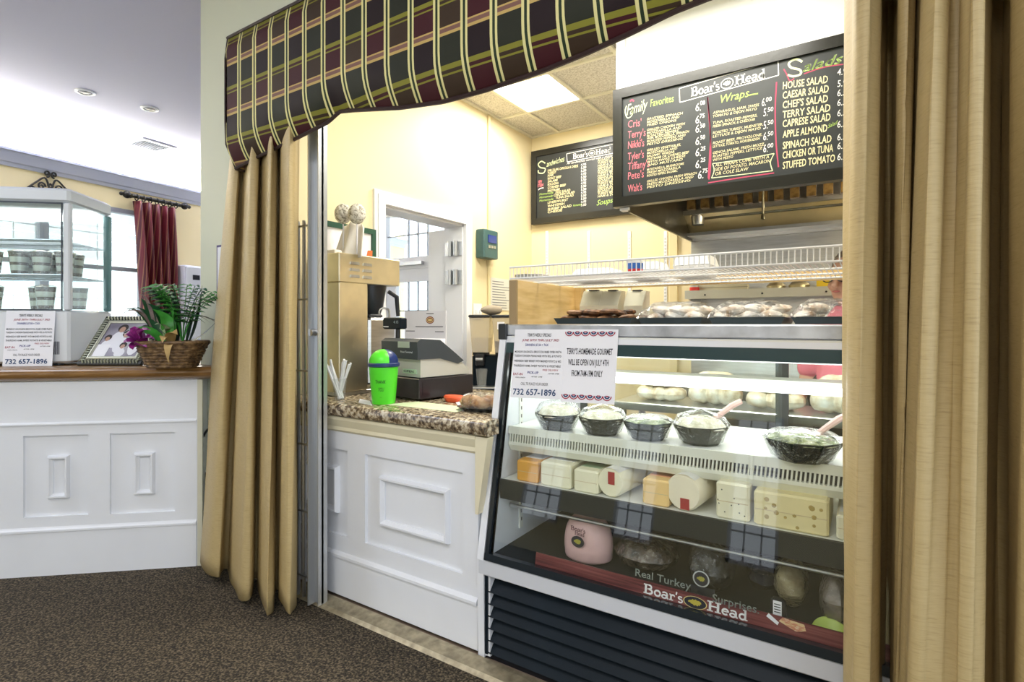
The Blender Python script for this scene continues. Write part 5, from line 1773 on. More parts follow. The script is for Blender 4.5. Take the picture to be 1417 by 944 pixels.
def cheese_log(px, r, lab, m, dep=.26, lblc=None):
    yy = 1.80
    x = PY(px, 600, yy).x
    c_ = thing('cheese_log', lab, 'cheese', (x, yy + dep / 2, Z2 + .001), R(-6), 'cheeses on the middle shelf')
    pr = [(r * .9, 0), (r, .008), (r, dep - .01), (r * .9, dep)]
    mb = MB().lathe(pr, n=24).xf(Matrix.Translation((0, -dep / 2, r)) @ Matrix.Rotation(-PI / 2, 4, 'X'))
    build(mb, 'log', m, c_, smooth=True)
    lb = MB()
    for k in range(6):
        a0, a1 = R(-20 + k * 10), R(-10 + k * 10)
        lb.add([(1.006 * r * math.sin(a0), -dep / 2 + .0, r + 1.006 * r * math.cos(a0)), (1.006 * r * math.sin(a1), -dep / 2, r + 1.006 * r * math.cos(a1)), (1.006 * r * math.sin(a1), dep / 2 - .05, r + 1.006 * r * math.cos(a1)), (1.006 * r * math.sin(a0), dep / 2 - .05, r + 1.006 * r * math.cos(a0))], [(0, 1, 2, 3)])
    build(lb, 'label', LBL_W, c_, normals=False)
    build(MB().box(-r * .15, r * .35, -dep / 2 - .0012, -dep / 2 + .001, r * .9 if lblc else .006, r * 1.75 if lblc else r * .7), 'end_label', LBL_R, c_)
    return c_


cheese_log(849, .052, 'ivory cheese log with a dark red end label, left of the two logs', CH_W, .26, 1)
cheese_log(950, .060, 'pale cheese log with a low brown end label, right of the two logs', cheese_mat('pale_log', (.86, .78, .60)), .22)

# ---- meats on the bottom deck
Z3 = .411
HAM = mat('pale_pink_ham', (.72, .46, .44), .45, var=.08, vscale=12)
def egg(c, sx, sy, sz, fn=None, n=22, m=16): return MB().ball(c, 1.0, n, m, (sx, sy, sz), fn)


def face_pt(px, py, Y): return PY(px, py, Y)


hp = PZ(808, 786, Z3)
Yh = 1.86
hl_, hr_, ht_ = PY(777, 745, Yh), PY(841, 745, Yh), PY(800, 711, Yh)
hc = PY(808, 748, Yh)
hz0 = Z3
HM = thing('boiled_ham', 'pale pink ham loaf standing on end, with printed wrapper and oval emblem', 'ham', (hc.x, Yh + .04, Z3))
hh_ = ht_.z - Z3
hpr = spline([(0, 0, 0), (.86, .01, 0), (.98, .16, 0), (1.0, .36, 0), (.95, .58, 0), (.80, .78, 0), (.52, .93, 0), (0, 1, 0)], 4)
build(MB().lathe([(max(0, p.x), p.y * hh_) for p in hpr], n=28, sx=(hr_.x - hl_.x) / 2, sy=.075), 'ham', HAM, HM, smooth=True)
mb = MB()
fy = -.079
disc(mb, (-.004, fy - .006, hh_ * .50), (.026, 0, 0), (0, 0, .021)); build(mb, 'emblem', INK, HM, normals=False)
mb = MB(); emblem(mb, (-.004, fy - .0065, hh_ * .50), (.021, 0, 0), (0, 0, .021)); build(mb, 'emblem_print', mat('olive_gold_print', (.38, .34, .05), .5), HM, normals=False)
mb = MB()
serif_word(mb, "Boar's", (-.034, fy - .002, hh_ * .72), (.026, fy - .002, hh_ * .70), (.0, 0, .016), (0, -1, 0)); serif_word(mb, 'Head', (-.018, fy - .002, hh_ * .63), (.022, fy - .002, hh_ * .62), (0, 0, .014), (0, -1, 0))
o_ = build(mb, 'lettering', mat('plum_print', (.10, .02, .04), .6), HM, normals=False); o_['kind'] = 'stuff'

FOIL = ramp_mat('dark_foil_wrap', [(.35, (.015, .012, .010)), (.55, (.10, .07, .05)), (.75, (.45, .40, .33))], scale=30, detail=6, rough=.2, bump=1.0, bscale=35)
DKF = ramp_mat('black_foil_wrap', [(.4, (.006, .007, .008)), (.6, (.03, .03, .03)), (.8, (.35, .33, .3))], scale=26, detail=6, rough=.18, bump=1.0, bscale=30)
def lumpy(s_): return lambda d: 1 + .07 * math.sin(5 * d.x + s_) * math.cos(6 * d.y + s_) + .04 * math.sin(11 * d.z + s_)


def meat(px0, px1, ytop, Y, lab, m, dy=.10, name='wrapped_roast', rot=0.0, seed=1, film=True):
    yb_ = 790
    a, b_ = PY(px0, yb_, Y), PY(px1, yb_, Y)
    t_z = PY((px0 + px1) / 2, ytop, Y).z
    h = t_z - Z3
    c_ = thing(name, lab, 'meat', ((a.x + b_.x) / 2, Y + dy * .45, Z3), rot, 'meats on the bottom deck')
    build(egg((0, 0, h / 2), (b_.x - a.x) / 2, dy, h / 2, lumpy(seed)), 'meat', m, c_, smooth=True)
    if film:
        build(egg((0, 0, h / 2 + .001), (b_.x - a.x) / 2 * 1.05, dy * 1.04, h / 2 * 1.03, lumpy(seed + .3)), 'wrapping', glass_mat('tight_clear_film', (.98, .98, .97), 1.6, .08, bump=1.0, bscale=50), c_, smooth=True)
    return c_, h, (b_.x - a.x) / 2


meat(850, 932, 748, 1.90, 'low dark foil-wrapped roast right of the pink ham', FOIL, .10, seed=1)
bt_, bh, bw2 = meat(950, 1014, 752, 1.85, 'tall black foil-wrapped turkey with a round emblem label', DKF, .09, 'wrapped_turkey', 0, 2)
mb = MB(); disc(mb, (-.012, -.096, bh * .42), (.026, 0, 0), (0, 0, .026)); build(mb, 'label', INK, bt_, normals=False)
mb = MB(); ringm(mb, (-.012, -.0965, bh * .42), (.026, 0, 0), (0, 0, .026), .84); build(mb, 'label_ring', mat('silver_print', (.5, .52, .5), .4), bt_, normals=False)
mb = MB(); emblem(mb, (-.012, -.097, bh * .42), (.018, 0, 0), (0, 0, .018)); build(mb, 'emblem_print', mat('olive_gold_print', (.38, .34, .05), .5), bt_, normals=False)
mb = MB(); mb.box(-.045, .03, -.0965, -.0955, bh * .42 - .062, bh * .42 - .024); build(mb, 'label_plate', mat('dark_label', (.015, .02, .03), .4), bt_)
meat(1030, 1082, 775, 1.98, 'dark blue wrapped loaf behind the turkey breast', mat('dark_blue_wrap', (.012, .02, .05), .25, bump=.5, bscale=20), .10, seed=3)
meat(1070, 1118, 778, 1.90, 'small tan turkey breast in clear film', ramp_mat('tan_turkey', [(.35, (.16, .12, .06)), (.6, (.42, .36, .22))], scale=18, rough=.35, bump=.5, bscale=30), .07, 'turkey_breast', 0, 4)
meat(1132, 1178, 800, 1.84, 'grey-brown roast beef beside the right curtain', ramp_mat('grey_roast', [(.35, (.05, .04, .03)), (.6, (.22, .18, .15))], scale=16, rough=.4, bump=.7, bscale=26), .08, 'roast_beef', 0, 5)
meat(880, 930, 742, 2.12, 'black loaf at the back behind the foil-wrapped roast', DKF, .08, 'wrapped_loaf', 0, 6, False)
meat(985, 1025, 752, 2.10, 'black loaf at the back behind the wrapped turkey', DKF, .08, 'wrapped_loaf', 0, 7, False)
p = PZ(1155, 872, Z3); 
LFT = thing('lettuce_leaf', 'curled bright green leaf garnish at the case floor by the right curtain', 'leaf', (PY(1150, 855, 1.79).x, 1.80, Z3))
build(blade((-.05, 0, .004), (0, -.02, .03), (.06, 0, .02), .03, .5, 10), 'leaf', mat('lime_leaf', (.38, .50, .05), .4), LFT, smooth=True, normals=False)

# ---- burgundy sign strip behind the glass foot
BURG = ramp_mat('burgundy_woodgrain', [(.3, (.07, .014, .016)), (.5, (.17, .04, .038)), (.7, (.26, .085, .075))], scale=4, detail=7, rough=.3, stretch=(1, 30, 30))
sx0, sx1 = PY(740, 770, 1.735).x, .55
SG = thing('sign_strip', 'burgundy woodgrain sign strip with white lettering inside the case glass', 'sign', (sx0, 1.735, Z3))
szt = PY(900, 808, 1.735).z


def SGP(x, z, o_=0.0):
    return Vector((x, 1.737 + gsl * (z - Z3) - o_, z))


mbs = MB()
vs = [SGP(sx0, Z3 + .001), SGP(sx1, Z3 + .001), SGP(sx1, szt), SGP(sx0, szt)]
mbs.slab(vs[0], vs[1], vs[2], vs[3], .006)
build(mbs, 'board', BURG, SG, world=True)
ztb = Z3 + (szt - Z3) * .14
hcap = (szt - Z3) * .68
cu1 = SGP(0, ztb + hcap) - SGP(0, ztb)
xa, xb = PY(890, 800, 1.735).x, PY(945, 800, 1.735).x
xc, xd = PY(978, 800, 1.735).x, PY(1035, 800, 1.735).x
mb = MB()
serif_word(mb, "Boar's", SGP(xa, ztb, .001), SGP(xb, ztb, .001), cu1, gN); serif_word(mb, 'Head', SGP(xc, ztb, .001), SGP(xd, ztb, .001), cu1, gN)
o_ = build(mb, 'lettering', mat('white_lettering', (.85, .83, .82), .5), SG, world=True, normals=False); o_['kind'] = 'stuff'
ec = SGP((xb + xc) / 2, ztb + hcap * .42, .0012)
mb = MB(); disc(mb, ec, ((xc - xb) * .50, 0, 0), cu1 * .62); build(mb, 'emblem_oval', INK, SG, world=True, normals=False)
mb = MB(); ringm(mb, ec + gN * .0004, ((xc - xb) * .50, 0, 0), cu1 * .62, .92); build(mb, 'emblem_ring', mat('gold_print', (.75, .60, .25), .5), SG, world=True, normals=False)
mb = MB(); emblem(mb, ec + gN * .0006, ((xc - xb) * .40, 0, 0), cu1 * .66); build(mb, 'emblem_print', mat('gold_yellow', (.50, .40, .05), .5), SG, world=True, normals=False)
# printed sandwich and price tent at the right
tc_ = PY(1096, 868, 1.735)
mb = MB(); mb.add([SGP(tc_.x - .035, tc_.z + .004, .001), SGP(tc_.x + .01, tc_.z - .012, .001), SGP(tc_.x + .035, tc_.z - .004, .001), SGP(tc_.x + .03, tc_.z + .012, .001), SGP(tc_.x - .025, tc_.z + .016, .001)], [(0, 1, 2, 3, 4)])
build(mb, 'printed_sandwich', ramp_mat('sandwich_print', [(.4, (.75, .55, .30)), (.55, (.60, .20, .12)), (.7, (.85, .75, .5))], scale=60, rough=.5, stretch=(1, 1, 3)), SG, world=True, normals=False)
q = PY(1066, 858, 1.735)
mb = MB(); mb.add([SGP(q.x - .012, q.z + .004, .001), SGP(q.x + .018, q.z - .012, .001), SGP(q.x + .022, q.z - .004, .001), SGP(q.x - .006, q.z + .014, .001)], [(0, 1, 2, 3)])
build(mb, 'printed_card', PAPER, SG, world=True, normals=False)
# pale slogan on the glass above the strip
mb = MB()
for s_, x0p, x1p, yp in (('Real Turkey', 878, 955, 797), ('Surprises.', 985, 1050, 833)):
    a = PP(x0p, yp, GB_, gN); b_ = PP(x1p, yp + (x1p - x0p) * .31, GB_, gN)
    b_ = Vector((b_.x, a.y, a.z))
    write(mb, s_, a + gN * -.006, b_ + gN * -.006, Vector((0, gsl, 1)) * .022, .01)
o_ = kb(mb, 'slogan_lettering', mat('grey_slogan', (.17, .19, .17), .5), normals=False); o_['kind'] = 'stuff'

# price tent (black tag) standing behind the strip
pt = PY(1074, 858, 1.725)
PTG = thing('price_tag', 'small black price tag with a white slip near the printed sandwich', 'price tag', (pt.x, 1.755, Z3))
zt2 = PY(1074, 830, 1.755).z - Z3
build(MB().prism([(-.025, .0), (.025, .0), (.020, zt2 * .9), (.010, zt2), (-.012, zt2), (-.020, zt2 * .9)], 'y', .008, .022), 'tag', BLACKP, PTG)
build(MB().box(-.013, .010, .0065, .0085, zt2 * .42, zt2 * .92), 'slip', PAPER, PTG)
t_ = MB()
for k in range(4): t_.box(-.010, .007, .0060, .0067, zt2 * (.52 + .09 * k), zt2 * (.55 + .09 * k))
o_ = build(t_, 'small_print', INK, PTG); o_['kind'] = 'stuff'

# ---- two notices taped on the glass
def glass_uv(px, py):
    q = PP(px, py, GB_ + gN * .014, gN)
    return q


def flyer(name, label, corners):
    """corners: bottom-left, bottom-right, top-right, top-left pixels, on the plane of the glass"""
    bl, br, tr, tl = [PP(x, y, GB_ + gN * .016, gN) for x, y in corners]
    t_ = thing(name, label, 'notice', tuple(bl))
    O_ = Vector(bl)
    build(MB().slab(bl, br, tr, tl, .001), 'sheet', PAPER, t_, world=True)

    def P(u, v):
        a = bl.lerp(br, u); b_ = tl.lerp(tr, u)
        return a.lerp(b_, v) - O_ + gN * .0008
    return t_, P


f1, P1 = flyer('paper_notice', 'weekly specials notice taped to the top left of the deli case glass', ((706, 550), (776, 553), (782, 456), (713, 456)))
specials(f1, P1, gN)
f2, P2 = flyer('paper_notice', 'holiday opening hours notice with bunting borders on the deli case glass', ((776, 556), (850, 560), (856, 456), (782, 456)))
k_ = MB()
for s_, u0, u1, v, h in (("TERRY'S HOMEMADE GOURMET", .06, .92, .655, .082), ('WILL BE OPEN ON JULY 4TH', .10, .86, .505, .082), ('FROM 7AM-1PM ONLY', .18, .76, .355, .082)):
    write(k_, s_, P2(u0, v), P2(u1, v), P2(0, h) - P2(0, 0), .012)
o_ = build(k_, 'lettering', INK, f2, normals=False); o_['kind'] = 'stuff'
for vtop_ in (.965, .10):
    for (r_, m) in ((.085, RED), (.062, PAPER), (.05, NAVI)):
        pass
    rr_, nn = MB(), MB()
    wd_ = MB()
    for k in range(6):
        uc = .09 + k * .155
        for mbx, r0, r1 in ((rr_, .085, .066), (nn, .052, .024)):
            vs = []
            for i in range(9):
                a = PI + PI * i / 8
                vs += [P2(uc + r0 * math.cos(a) * 1.0, vtop_ + r0 * .72 * math.sin(a)), P2(uc + r1 * math.cos(a) * 1.0, vtop_ + r1 * .72 * math.sin(a))]
            mbx.add(vs, [(2 * i, 2 * i + 1, 2 * i + 3, 2 * i + 2) for i in range(8)])
        rr_.add([P2(uc - .03, vtop_ - .008), P2(uc + .03, vtop_ - .008), P2(uc + .03, vtop_ + .008), P2(uc - .03, vtop_ + .008)], [(0, 1, 2, 3)])
    o_ = build(rr_, 'bunting_print', RED, f2, normals=False); o_['kind'] = 'stuff'
    o_ = build(nn, 'bunting_print', NAVI, f2, normals=False); o_['kind'] = 'stuff'

# ================================================================== ON TOP OF THE CASE
PAN = mat('dark_sheet_pan', (.06, .08, .08), .35, .6)
COOK = ramp_mat('chocolate_cookie', [(.35, (.035, .012, .004)), (.5, (.16, .065, .018)), (.7, (.30, .15, .05))], scale=30, detail=5, rough=.6, bump=.9, bscale=50)
PALEC = ramp_mat('sugared_pastry', [(.3, (.50, .30, .14)), (.5, (.80, .74, .66)), (.7, (.86, .84, .80))], scale=26, detail=5, rough=.6, bump=.6, bscale=40)
ZTOP = 1.2975


def tray(px0, px1, label, m, kind, seed, zlift=0.0, dep=.30):
    Y0 = 1.885
    x0, x1 = PY(px0, 440, Y0).x, PY(px1, 440, Y0).x
    t_ = thing('pastry_tray', label, 'pastry tray', ((x0 + x1) / 2, Y0 + dep / 2, ZTOP), 0, 'trays on top of the deli case')
    hw_, hd_ = (x1 - x0) / 2, dep / 2
    build(MB().add([(-hw_ + .012, -hd_ + .01, .001), (hw_ - .012, -hd_ + .01, .001), (hw_ - .012, hd_ - .01, .001), (-hw_ + .012, hd_ - .01, .001), (-hw_, -hd_, .024), (hw_, -hd_, .024), (hw_, hd_, .024), (-hw_, hd_, .024),
                    (-hw_ + .006, -hd_ + .006, .024), (hw_ - .006, -hd_ + .006, .024), (hw_ - .006, hd_ - .006, .024), (-hw_ + .006, hd_ - .006, .024), (-hw_ + .016, -hd_ + .014, .004), (hw_ - .016, -hd_ + .014, .004), (hw_ - .016, hd_ - .014, .004), (-hw_ + .016, hd_ - .014, .004)],
                   [(3, 2, 1, 0), (0, 1, 5, 4), (1, 2, 6, 5), (2, 3, 7, 6), (3, 0, 4, 7), (4, 5, 9, 8), (5, 6, 10, 9), (6, 7, 11, 10), (7, 4, 8, 11), (8, 9, 13, 12), (9, 10, 14, 13), (10, 11, 15, 14), (11, 8, 12, 15), (12, 13, 14, 15)]), 'pan', PAN, t_)
    rd_ = random.Random(seed)
    nx = max(2, int((hw_ * 2 - .04) / .062))
    for lay in range(2):
        for i in range(nx):
            for j in range(3):
                x = -hw_ + .045 + (2 * hw_ - .09) * i / max(1, nx - 1) + rd_.uniform(-.008, .008) + (.015 if lay else 0)
                if abs(x) > hw_ - .03: continue
                y = -hd_ + .06 + j * .085 + rd_.uniform(-.008, .008)
                zc = .012 + lay * .022 + rd_.uniform(0, .004)
                mb = MB()
                if kind == 'cookie': mb.lathe([(.026, 0), (.036, .006), (.036, .014), (.022, .021), (0, .021)], n=10, wob=lambda t, jj: 1 + .06 * math.sin(3 * t + i + jj))
                else: mb.ball((0, 0, .014), .036, 10, 6, (1, .9, .5), lambda d: 1 + .08 * math.sin(5 * d.x + i))
                mb.xf(Matrix.Translation((x, y, zc)) @ Matrix.Rotation(rd_.uniform(-.25, .25), 4, 'Y'))
                build(mb, 'cookie' if kind == 'cookie' else 'pastry', m, t_, smooth=True)
    if kind != 'cookie':
        def ff(u, v):
            x = -hw_ - .004 + (2 * hw_ + .008) * u; y = -hd_ - .004 + (2 * hd_ + .008) * v
            e = min(u, 1 - u, v, 1 - v)
            z = .022 + (.058 if kind != 'cookie' else .046) * min(1, e / .22) ** .6 + .004 * math.sin(u * 31 + seed) * math.cos(v * 23 + seed) * min(1, e * 6)
            return (x, y, z)
        build(MB().grid(ff, 30, 16), 'cling_film', FILM if kind != 'cookie' else glass_mat('thin_film', (.99, .99, .99), .9, .12, bump=.8, bscale=40), t_, smooth=True, normals=False)
    return t_


tray(766, 874, 'dark tray of brown cookies, leftmost on top of the deli case', COOK, 'cookie', 1)
tray(882, 972, 'film-covered tray of sugared pastries, second from the left end', PALEC, 'pastry', 2)
tray(980, 1086, 'film-covered tray of sugared pastries, third from the left end', PALEC, 'pastry', 3)
tray(1094, 1215, 'film-covered tray of pastries running behind the right curtain', PALEC, 'pastry', 4)

# overshelf: maple sides, back rail, white wire shelf
MAPLE = ramp_mat('maple_board', [(.3, (.62, .40, .14)), (.5, (.72, .50, .20)), (.7, (.80, .58, .27))], scale=3, detail=5, rough=.4, stretch=(2, 2, 14), coat=.2)
OS = thing('overshelf', 'maple overshelf with white wire rack standing on the deli case', 'shelf', (-.3, 2.2, ZTOP))
for x in (-1.222, .60):
    build(MB().box(x, x + .02, 1.885, 2.47, ZTOP, 1.478), 'side_board', MAPLE, OS, world=True)
    build(MB().box(x - .008, x + .026, 1.872, 1.885, ZTOP, 1.478), 'edge_strip', mat('brown_edge_strip', (.36, .25, .12), .5), OS, world=True)
build(MB().box(-1.20, .60, 2.45, 2.47, 1.470, 1.515), 'back_rail', MAPLE, OS, world=True)
build(MB().box(-1.202, -1.17, 2.42, 2.47, ZTOP, 1.478), 'corner_post', MAPLE, OS, world=True)
WIRE = mat('white_coated_wire', (.82, .82, .80), .35)
wr = MB()
n = int(1.84 / .0168)
for k in range(n + 1):
    x = -1.225 + k * .0168
    wr.tube([(x, 2.46, 1.484), (x, 1.876, 1.484), (x, 1.872, 1.488), (x, 1.872, 1.528)], .0020, 4, cap=False)
o_ = build(wr, 'wire_grid', WIRE, OS, world=True); o_['kind'] = 'stuff'
for (y, z) in ((1.872, 1.530), (1.872, 1.484), (2.06, 1.479), (2.26, 1.479), (2.45, 1.479)):
    build(MB().tube([(-1.226, y, z), (.62, y, z)], .0042, 6), 'long_wire', WIRE, OS, world=True, smooth=True)

# things on the overshelf
FOAM = mat('white_foam', (.84, .84, .82), .7)
ZS = 1.4875
BS = thing('plate_stack', 'short stack of white plates at the left end of the wire shelf', 'plates', (PY(736, 365, 2.2).x, 2.2, ZS))
for k in range(6):
    build(MB().lathe([(.05, .0), (.078, .008), (.082, .010), (.05, .004), (0, .003)], (0, 0, k * .006), 22), 'plate', FOAM, BS, smooth=True)
for (px, w_, d_, h, lab) in ((826, .18, .18, .055, 'low white foam box on the wire shelf, left of the red-blue tub'), (898, .12, .16, .07, 'white foam box on the wire shelf, right of the red-blue tub'), (962, .14, .18, .085, 'taller white foam box on the wire shelf, farthest right')):
    x = PY(px, 360, 2.25).x
    fb = thing('foam_box', lab, 'foam box', (x, 2.27, ZS), 0, 'foam boxes on the wire shelf')
    build(MB().add([(-w_ * .42, -d_ * .42, 0), (w_ * .42, -d_ * .42, 0), (w_ * .42, d_ * .42, 0), (-w_ * .42, d_ * .42, 0), (-w_ / 2, -d_ / 2, h * .5), (w_ / 2, -d_ / 2, h * .5), (w_ / 2, d_ / 2, h * .5), (-w_ / 2, d_ / 2, h * .5)], [(3, 2, 1, 0), (0, 1, 5, 4), (1, 2, 6, 5), (2, 3, 7, 6), (3, 0, 4, 7), (4, 5, 6, 7)]), 'base', FOAM, fb)
    build(MB().add([(-w_ / 2, -d_ / 2, h * .52), (w_ / 2, -d_ / 2, h * .52), (w_ / 2, d_ / 2, h * .52), (-w_ / 2, d_ / 2, h * .52), (-w_ * .42, -d_ * .42, h), (w_ * .42, -d_ * .42, h), (w_ * .42, d_ * .42, h), (-w_ * .42, d_ * .42, h)], [(3, 2, 1, 0), (0, 1, 5, 4), (1, 2, 6, 5), (2, 3, 7, 6), (3, 0, 4, 7), (4, 5, 6, 7)]), 'lid', FOAM, fb)
x = PY(876, 365, 2.0).x
TB = thing('food_tub', 'round white tub with red and blue label on the wire shelf', 'tub', (x, 2.02, ZS))
build(MB().lathe([(.028, 0), (.032, .05), (0, .05)], n=18), 'tub', FOAM, TB, smooth=True)
build(MB().lathe([(.0293, .008), (.0302, .022)], n=18), 'red_band', mat('red_label', (.6, .03, .03), .5), TB, smooth=True)
build(MB().lathe([(.0303, .022), (.0318, .044)], n=18), 'blue_band', mat('blue_label', (.02, .12, .45), .5), TB, smooth=True)
build(MB().lathe([(.034, .05), (.034, .055), (0, .056)], n=18), 'lid', FOAM, TB, smooth=True)

# three scoop-fronted bins behind the cookies
for (px, lab) in ((822, 'cream scoop bin behind the cookies, left of three'), (848, 'cream scoop bin behind the cookies, middle of three'), (882, 'cream scoop bin behind the cookies, right of three')):
    a = PY(px - 14, 410, 2.36); b_ = PY(px + 12, 410, 2.36)
    w_ = b_.x - a.x
    bn = thing('scoop_bin', lab, 'bin', ((a.x + b_.x) / 2, 2.36, ZTOP), 0, 'scoop bins behind the trays')
    zt3 = PY(px, 403, 2.36).z - ZTOP
    build(MB().prism([(-.04, 0), (.05, 0), (.05, zt3), (.0, zt3), (-.045, zt3 * .55)], 'x', -w_ / 2, w_ / 2), 'bin', mat('cream_bin_plastic', (.72, .66, .50), .5), bn)
    build(MB().box(-w_ * .2, w_ * .25, -.006, .02, zt3, zt3 + .006), 'clip', BLACKP, bn)
    build(MB().prism([(-.047, zt3 * .56), (-.002, zt3 + .001), (-.004, zt3 + .003), (-.05, zt3 * .57)], 'x', -w_ / 2, w_ / 2), 'flap', CLEARP, bn)

# ================================================================== KITCHEN BACK
# ---- menu boards
FRM = mat('black_wood_frame', (.014, .014, .012), .28, bump=.05, bscale=40)
SLATE = mat('black_chalkboard', (.022, .026, .028), .45, var=.25, vscale=3)
CHW = mat('white_chalk', (.82, .80, .76), .8); CHC = mat('cream_chalk', (.80, .72, .42), .8); CHP = mat('pink_chalk', (.72, .18, .22), .8); CHG = mat('green_chalk', (.42, .62, .14), .8)
CHWINE = mat('wine_chalk', (.45, .06, .12), .8); CHPALE = mat('pale_green_chalk', (.70, .78, .46), .8)
NRM = Vector((0, -1, 0))


def board(name, label, Y, x0, x1, z0, z1, fwd=.05):
    b_ = thing(name, label, 'menu board', ((x0 + x1) / 2, Y, z0))
    for (a, c_, d_, e) in ((x0, x1, z1 - fwd, z1), (x0, x1, z0, z0 + fwd)):
        build(MB().box(a, c_, Y, Y + .05, d_, e), 'frame_rail', FRM, b_, world=True)
    for (a, c_) in ((x0, x0 + fwd), (x1 - fwd, x1)):
        build(MB().box(a, c_, Y - .0005, Y + .05, z0 + fwd, z1 - fwd), 'frame_stile', FRM, b_, world=True)
    build(MB().box(x0 + fwd, x1 - fwd, Y + .012, Y + .03, z0 + fwd, z1 - fwd), 'slate', SLATE, b_, world=True)
    return b_


class Chalk:
    def __init__(s, root, Y, conv):
        s.r, s.Y, s.cv, s.m = root, Y, conv, {}

    def mb(s, m): return s.m.setdefault(m.name, (m, MB()))[1]

    def P(s, x, y):
        px, py = s.cv(x, y)
        return PY(px, py, s.Y)

    def t(s, txt, x0, y0, x1, y1, h, m=CHC, bold=.012, shear=.15):
        a, b_ = s.P(x0, y0), s.P(x1, y1)
        c_ = s.P(x0, y0 - h)
        write(s.mb(m), txt, a, b_, Vector((0, 0, c_.z - a.z)), bold, shear)

    def l(s, pts, w_, m, n=6):
        P_ = [s.P(*p) for p in pts]
        if len(P_) > 2: P_ = spline(P_, n)
        ribbon(s.mb(m), P_, w_, NRM)

    def logo(s, x0, y0, x1, y1, h, m=CHW):
        """slab-serif words with the oval head emblem between; baseline from (x0,y0) to (x1,y1)"""
        a, b_ = s.P(x0, y0), s.P(x1, y1)
        up = Vector((0, 0, s.P(x0, y0 - h).z - a.z))
        d = b_ - a
        serif_word(s.mb(m), "Boar's", a, a + d * .40, up, NRM)
        serif_word(s.mb(m), 'Head', a + d * .60, b_, up, NRM)
        cen = a + d * .50 + up * .45
        ringm(s.mb(m), cen, d * .088, up * .55, .86)
        emblem(s.mb(m), cen, d * .075, up * .55)

    def done(s):
        for m, mb in s.m.values():
            o_ = build(mb, 'chalk_lettering', m, s.r, world=True, normals=False); o_['kind'] = 'stuff'


YB = 2.80
e0, e1_ = PY(848, 125, YB), PY(848, 287, YB)
bx0_ = e0.x
MB1 = board('menu_board', 'large black chalk menu board with wraps and salads in front of the hood', YB, bx0_, .14, e1_.z, e0.z, .052)
zA = lambda x, y: (850 + x / 4.106, 50 + y / 4.106)
zB = lambda x, y: (970 + x / 4.495, 60 + y / 4.495)
A_ = Chalk(MB1, YB + .0112, zA)
A_.logo(436, 345, 436 + 425, 345 - 108, 52)
B_ = Chalk(MB1, YB + .0112, zB)
# heading box
for p, q in (((370, 297), (372, 377)), ((370, 297), (930, 137)), ((372, 377), (934, 222)), ((930, 137), (934, 222))):
    A_.l([p, q], .004, CHW)
A_.t('Family', 70, 452, 190, 415, 62, CHPALE, .0, .35); A_.t('Favorites', 205, 402, 338, 372, 42, CHG, .0, .1)
A_.l([(70, 395), (62, 430), (75, 465), (100, 450), (105, 415)], .005, CHPALE)
A_.l([(90, 372), (100, 362), (112, 370)], .008, CHWINE)
for nm, x1, y in (("Cris'", 155, 522), ("Terry's", 178, 582), ("Nikki's", 170, 640), ("Tyler's", 168, 705), ("Tiffany's", 200, 762), ("Pete's", 168, 816), ("Walt's", 158, 888)):
    A_.t(nm, 78, y, x1, y - (x1 - 78) * .16, 42, CHP, .0, .05)
desc = [('SAUTEED SPINACH', 'MOZZARELLA AND', 'FRIED ONIONS', 478, 390), ('GRILLED CHICKEN WITH', 'MOZZARELLA AND', 'ROASTED PEPPERS', 540, 402), ('HAM, MOZZARELLA, SPINACH', 'ROASTED PEPPERS AND', 'PESTO DRESSING', 588, 425),
        ('GRILLED VEGETABLES,', 'MOZZARELLA AND', 'BALSAMIC VINEGAR', 655, 378), ('PASTRAMI OR CORNED BEEF', 'WITH SWISS CHEESE', 'AND MUSTARD', 706, 425), ('MORTADELLA, MUSHROOMS', 'FRESH MOZZARELLA', 'ROASTED PEPPERS, BALSAMIC', 766, 396), ('GRILLED CHICKEN, FRESH SPINACH', 'FRESH MOZZARELLA AND', 'PESTO DRESSING', 832, 470)]
for a, b_, c_, y, x1 in desc:
    A_.t(a, 186, y, x1, y - (x1 - 186) * .17, 13, CHC, .004)
    A_.t(b_, 186, y + 17, x1 - 20, y + 17 - (x1 - 206) * .17, 13, CHC, .004); A_.t(c_, 186, y + 34, x1 - 36, y + 34 - (x1 - 222) * .17, 13, CHC, .004)
for s_, y in (('6.', 428), ('6.', 498), ('6.', 550), ('6.', 620), ('6.', 684), ('6.', 752), ('6.', 812)):
    A_.t('6.', 462 + (14 if y == 812 else 0), y, 492 + (14 if y == 812 else 0), y - 4, 46, CHW, .0, .1)
for s_, x, y in (('00', 488, 392), ('75', 486, 466), ('50', 488, 522), ('50', 488, 588), ('25', 490, 652), ('25', 490, 716), ('75', 502, 778)):
    A_.t(s_, x, y, x + 28, y - 4, 24, CHW, .01, .1)
A_.l([(530, 348), (542, 500), (548, 650), (545, 760), (538, 815)], .006, CHWINE)
B_.l([(40, 335), (42, 340)], .004, CHWINE)
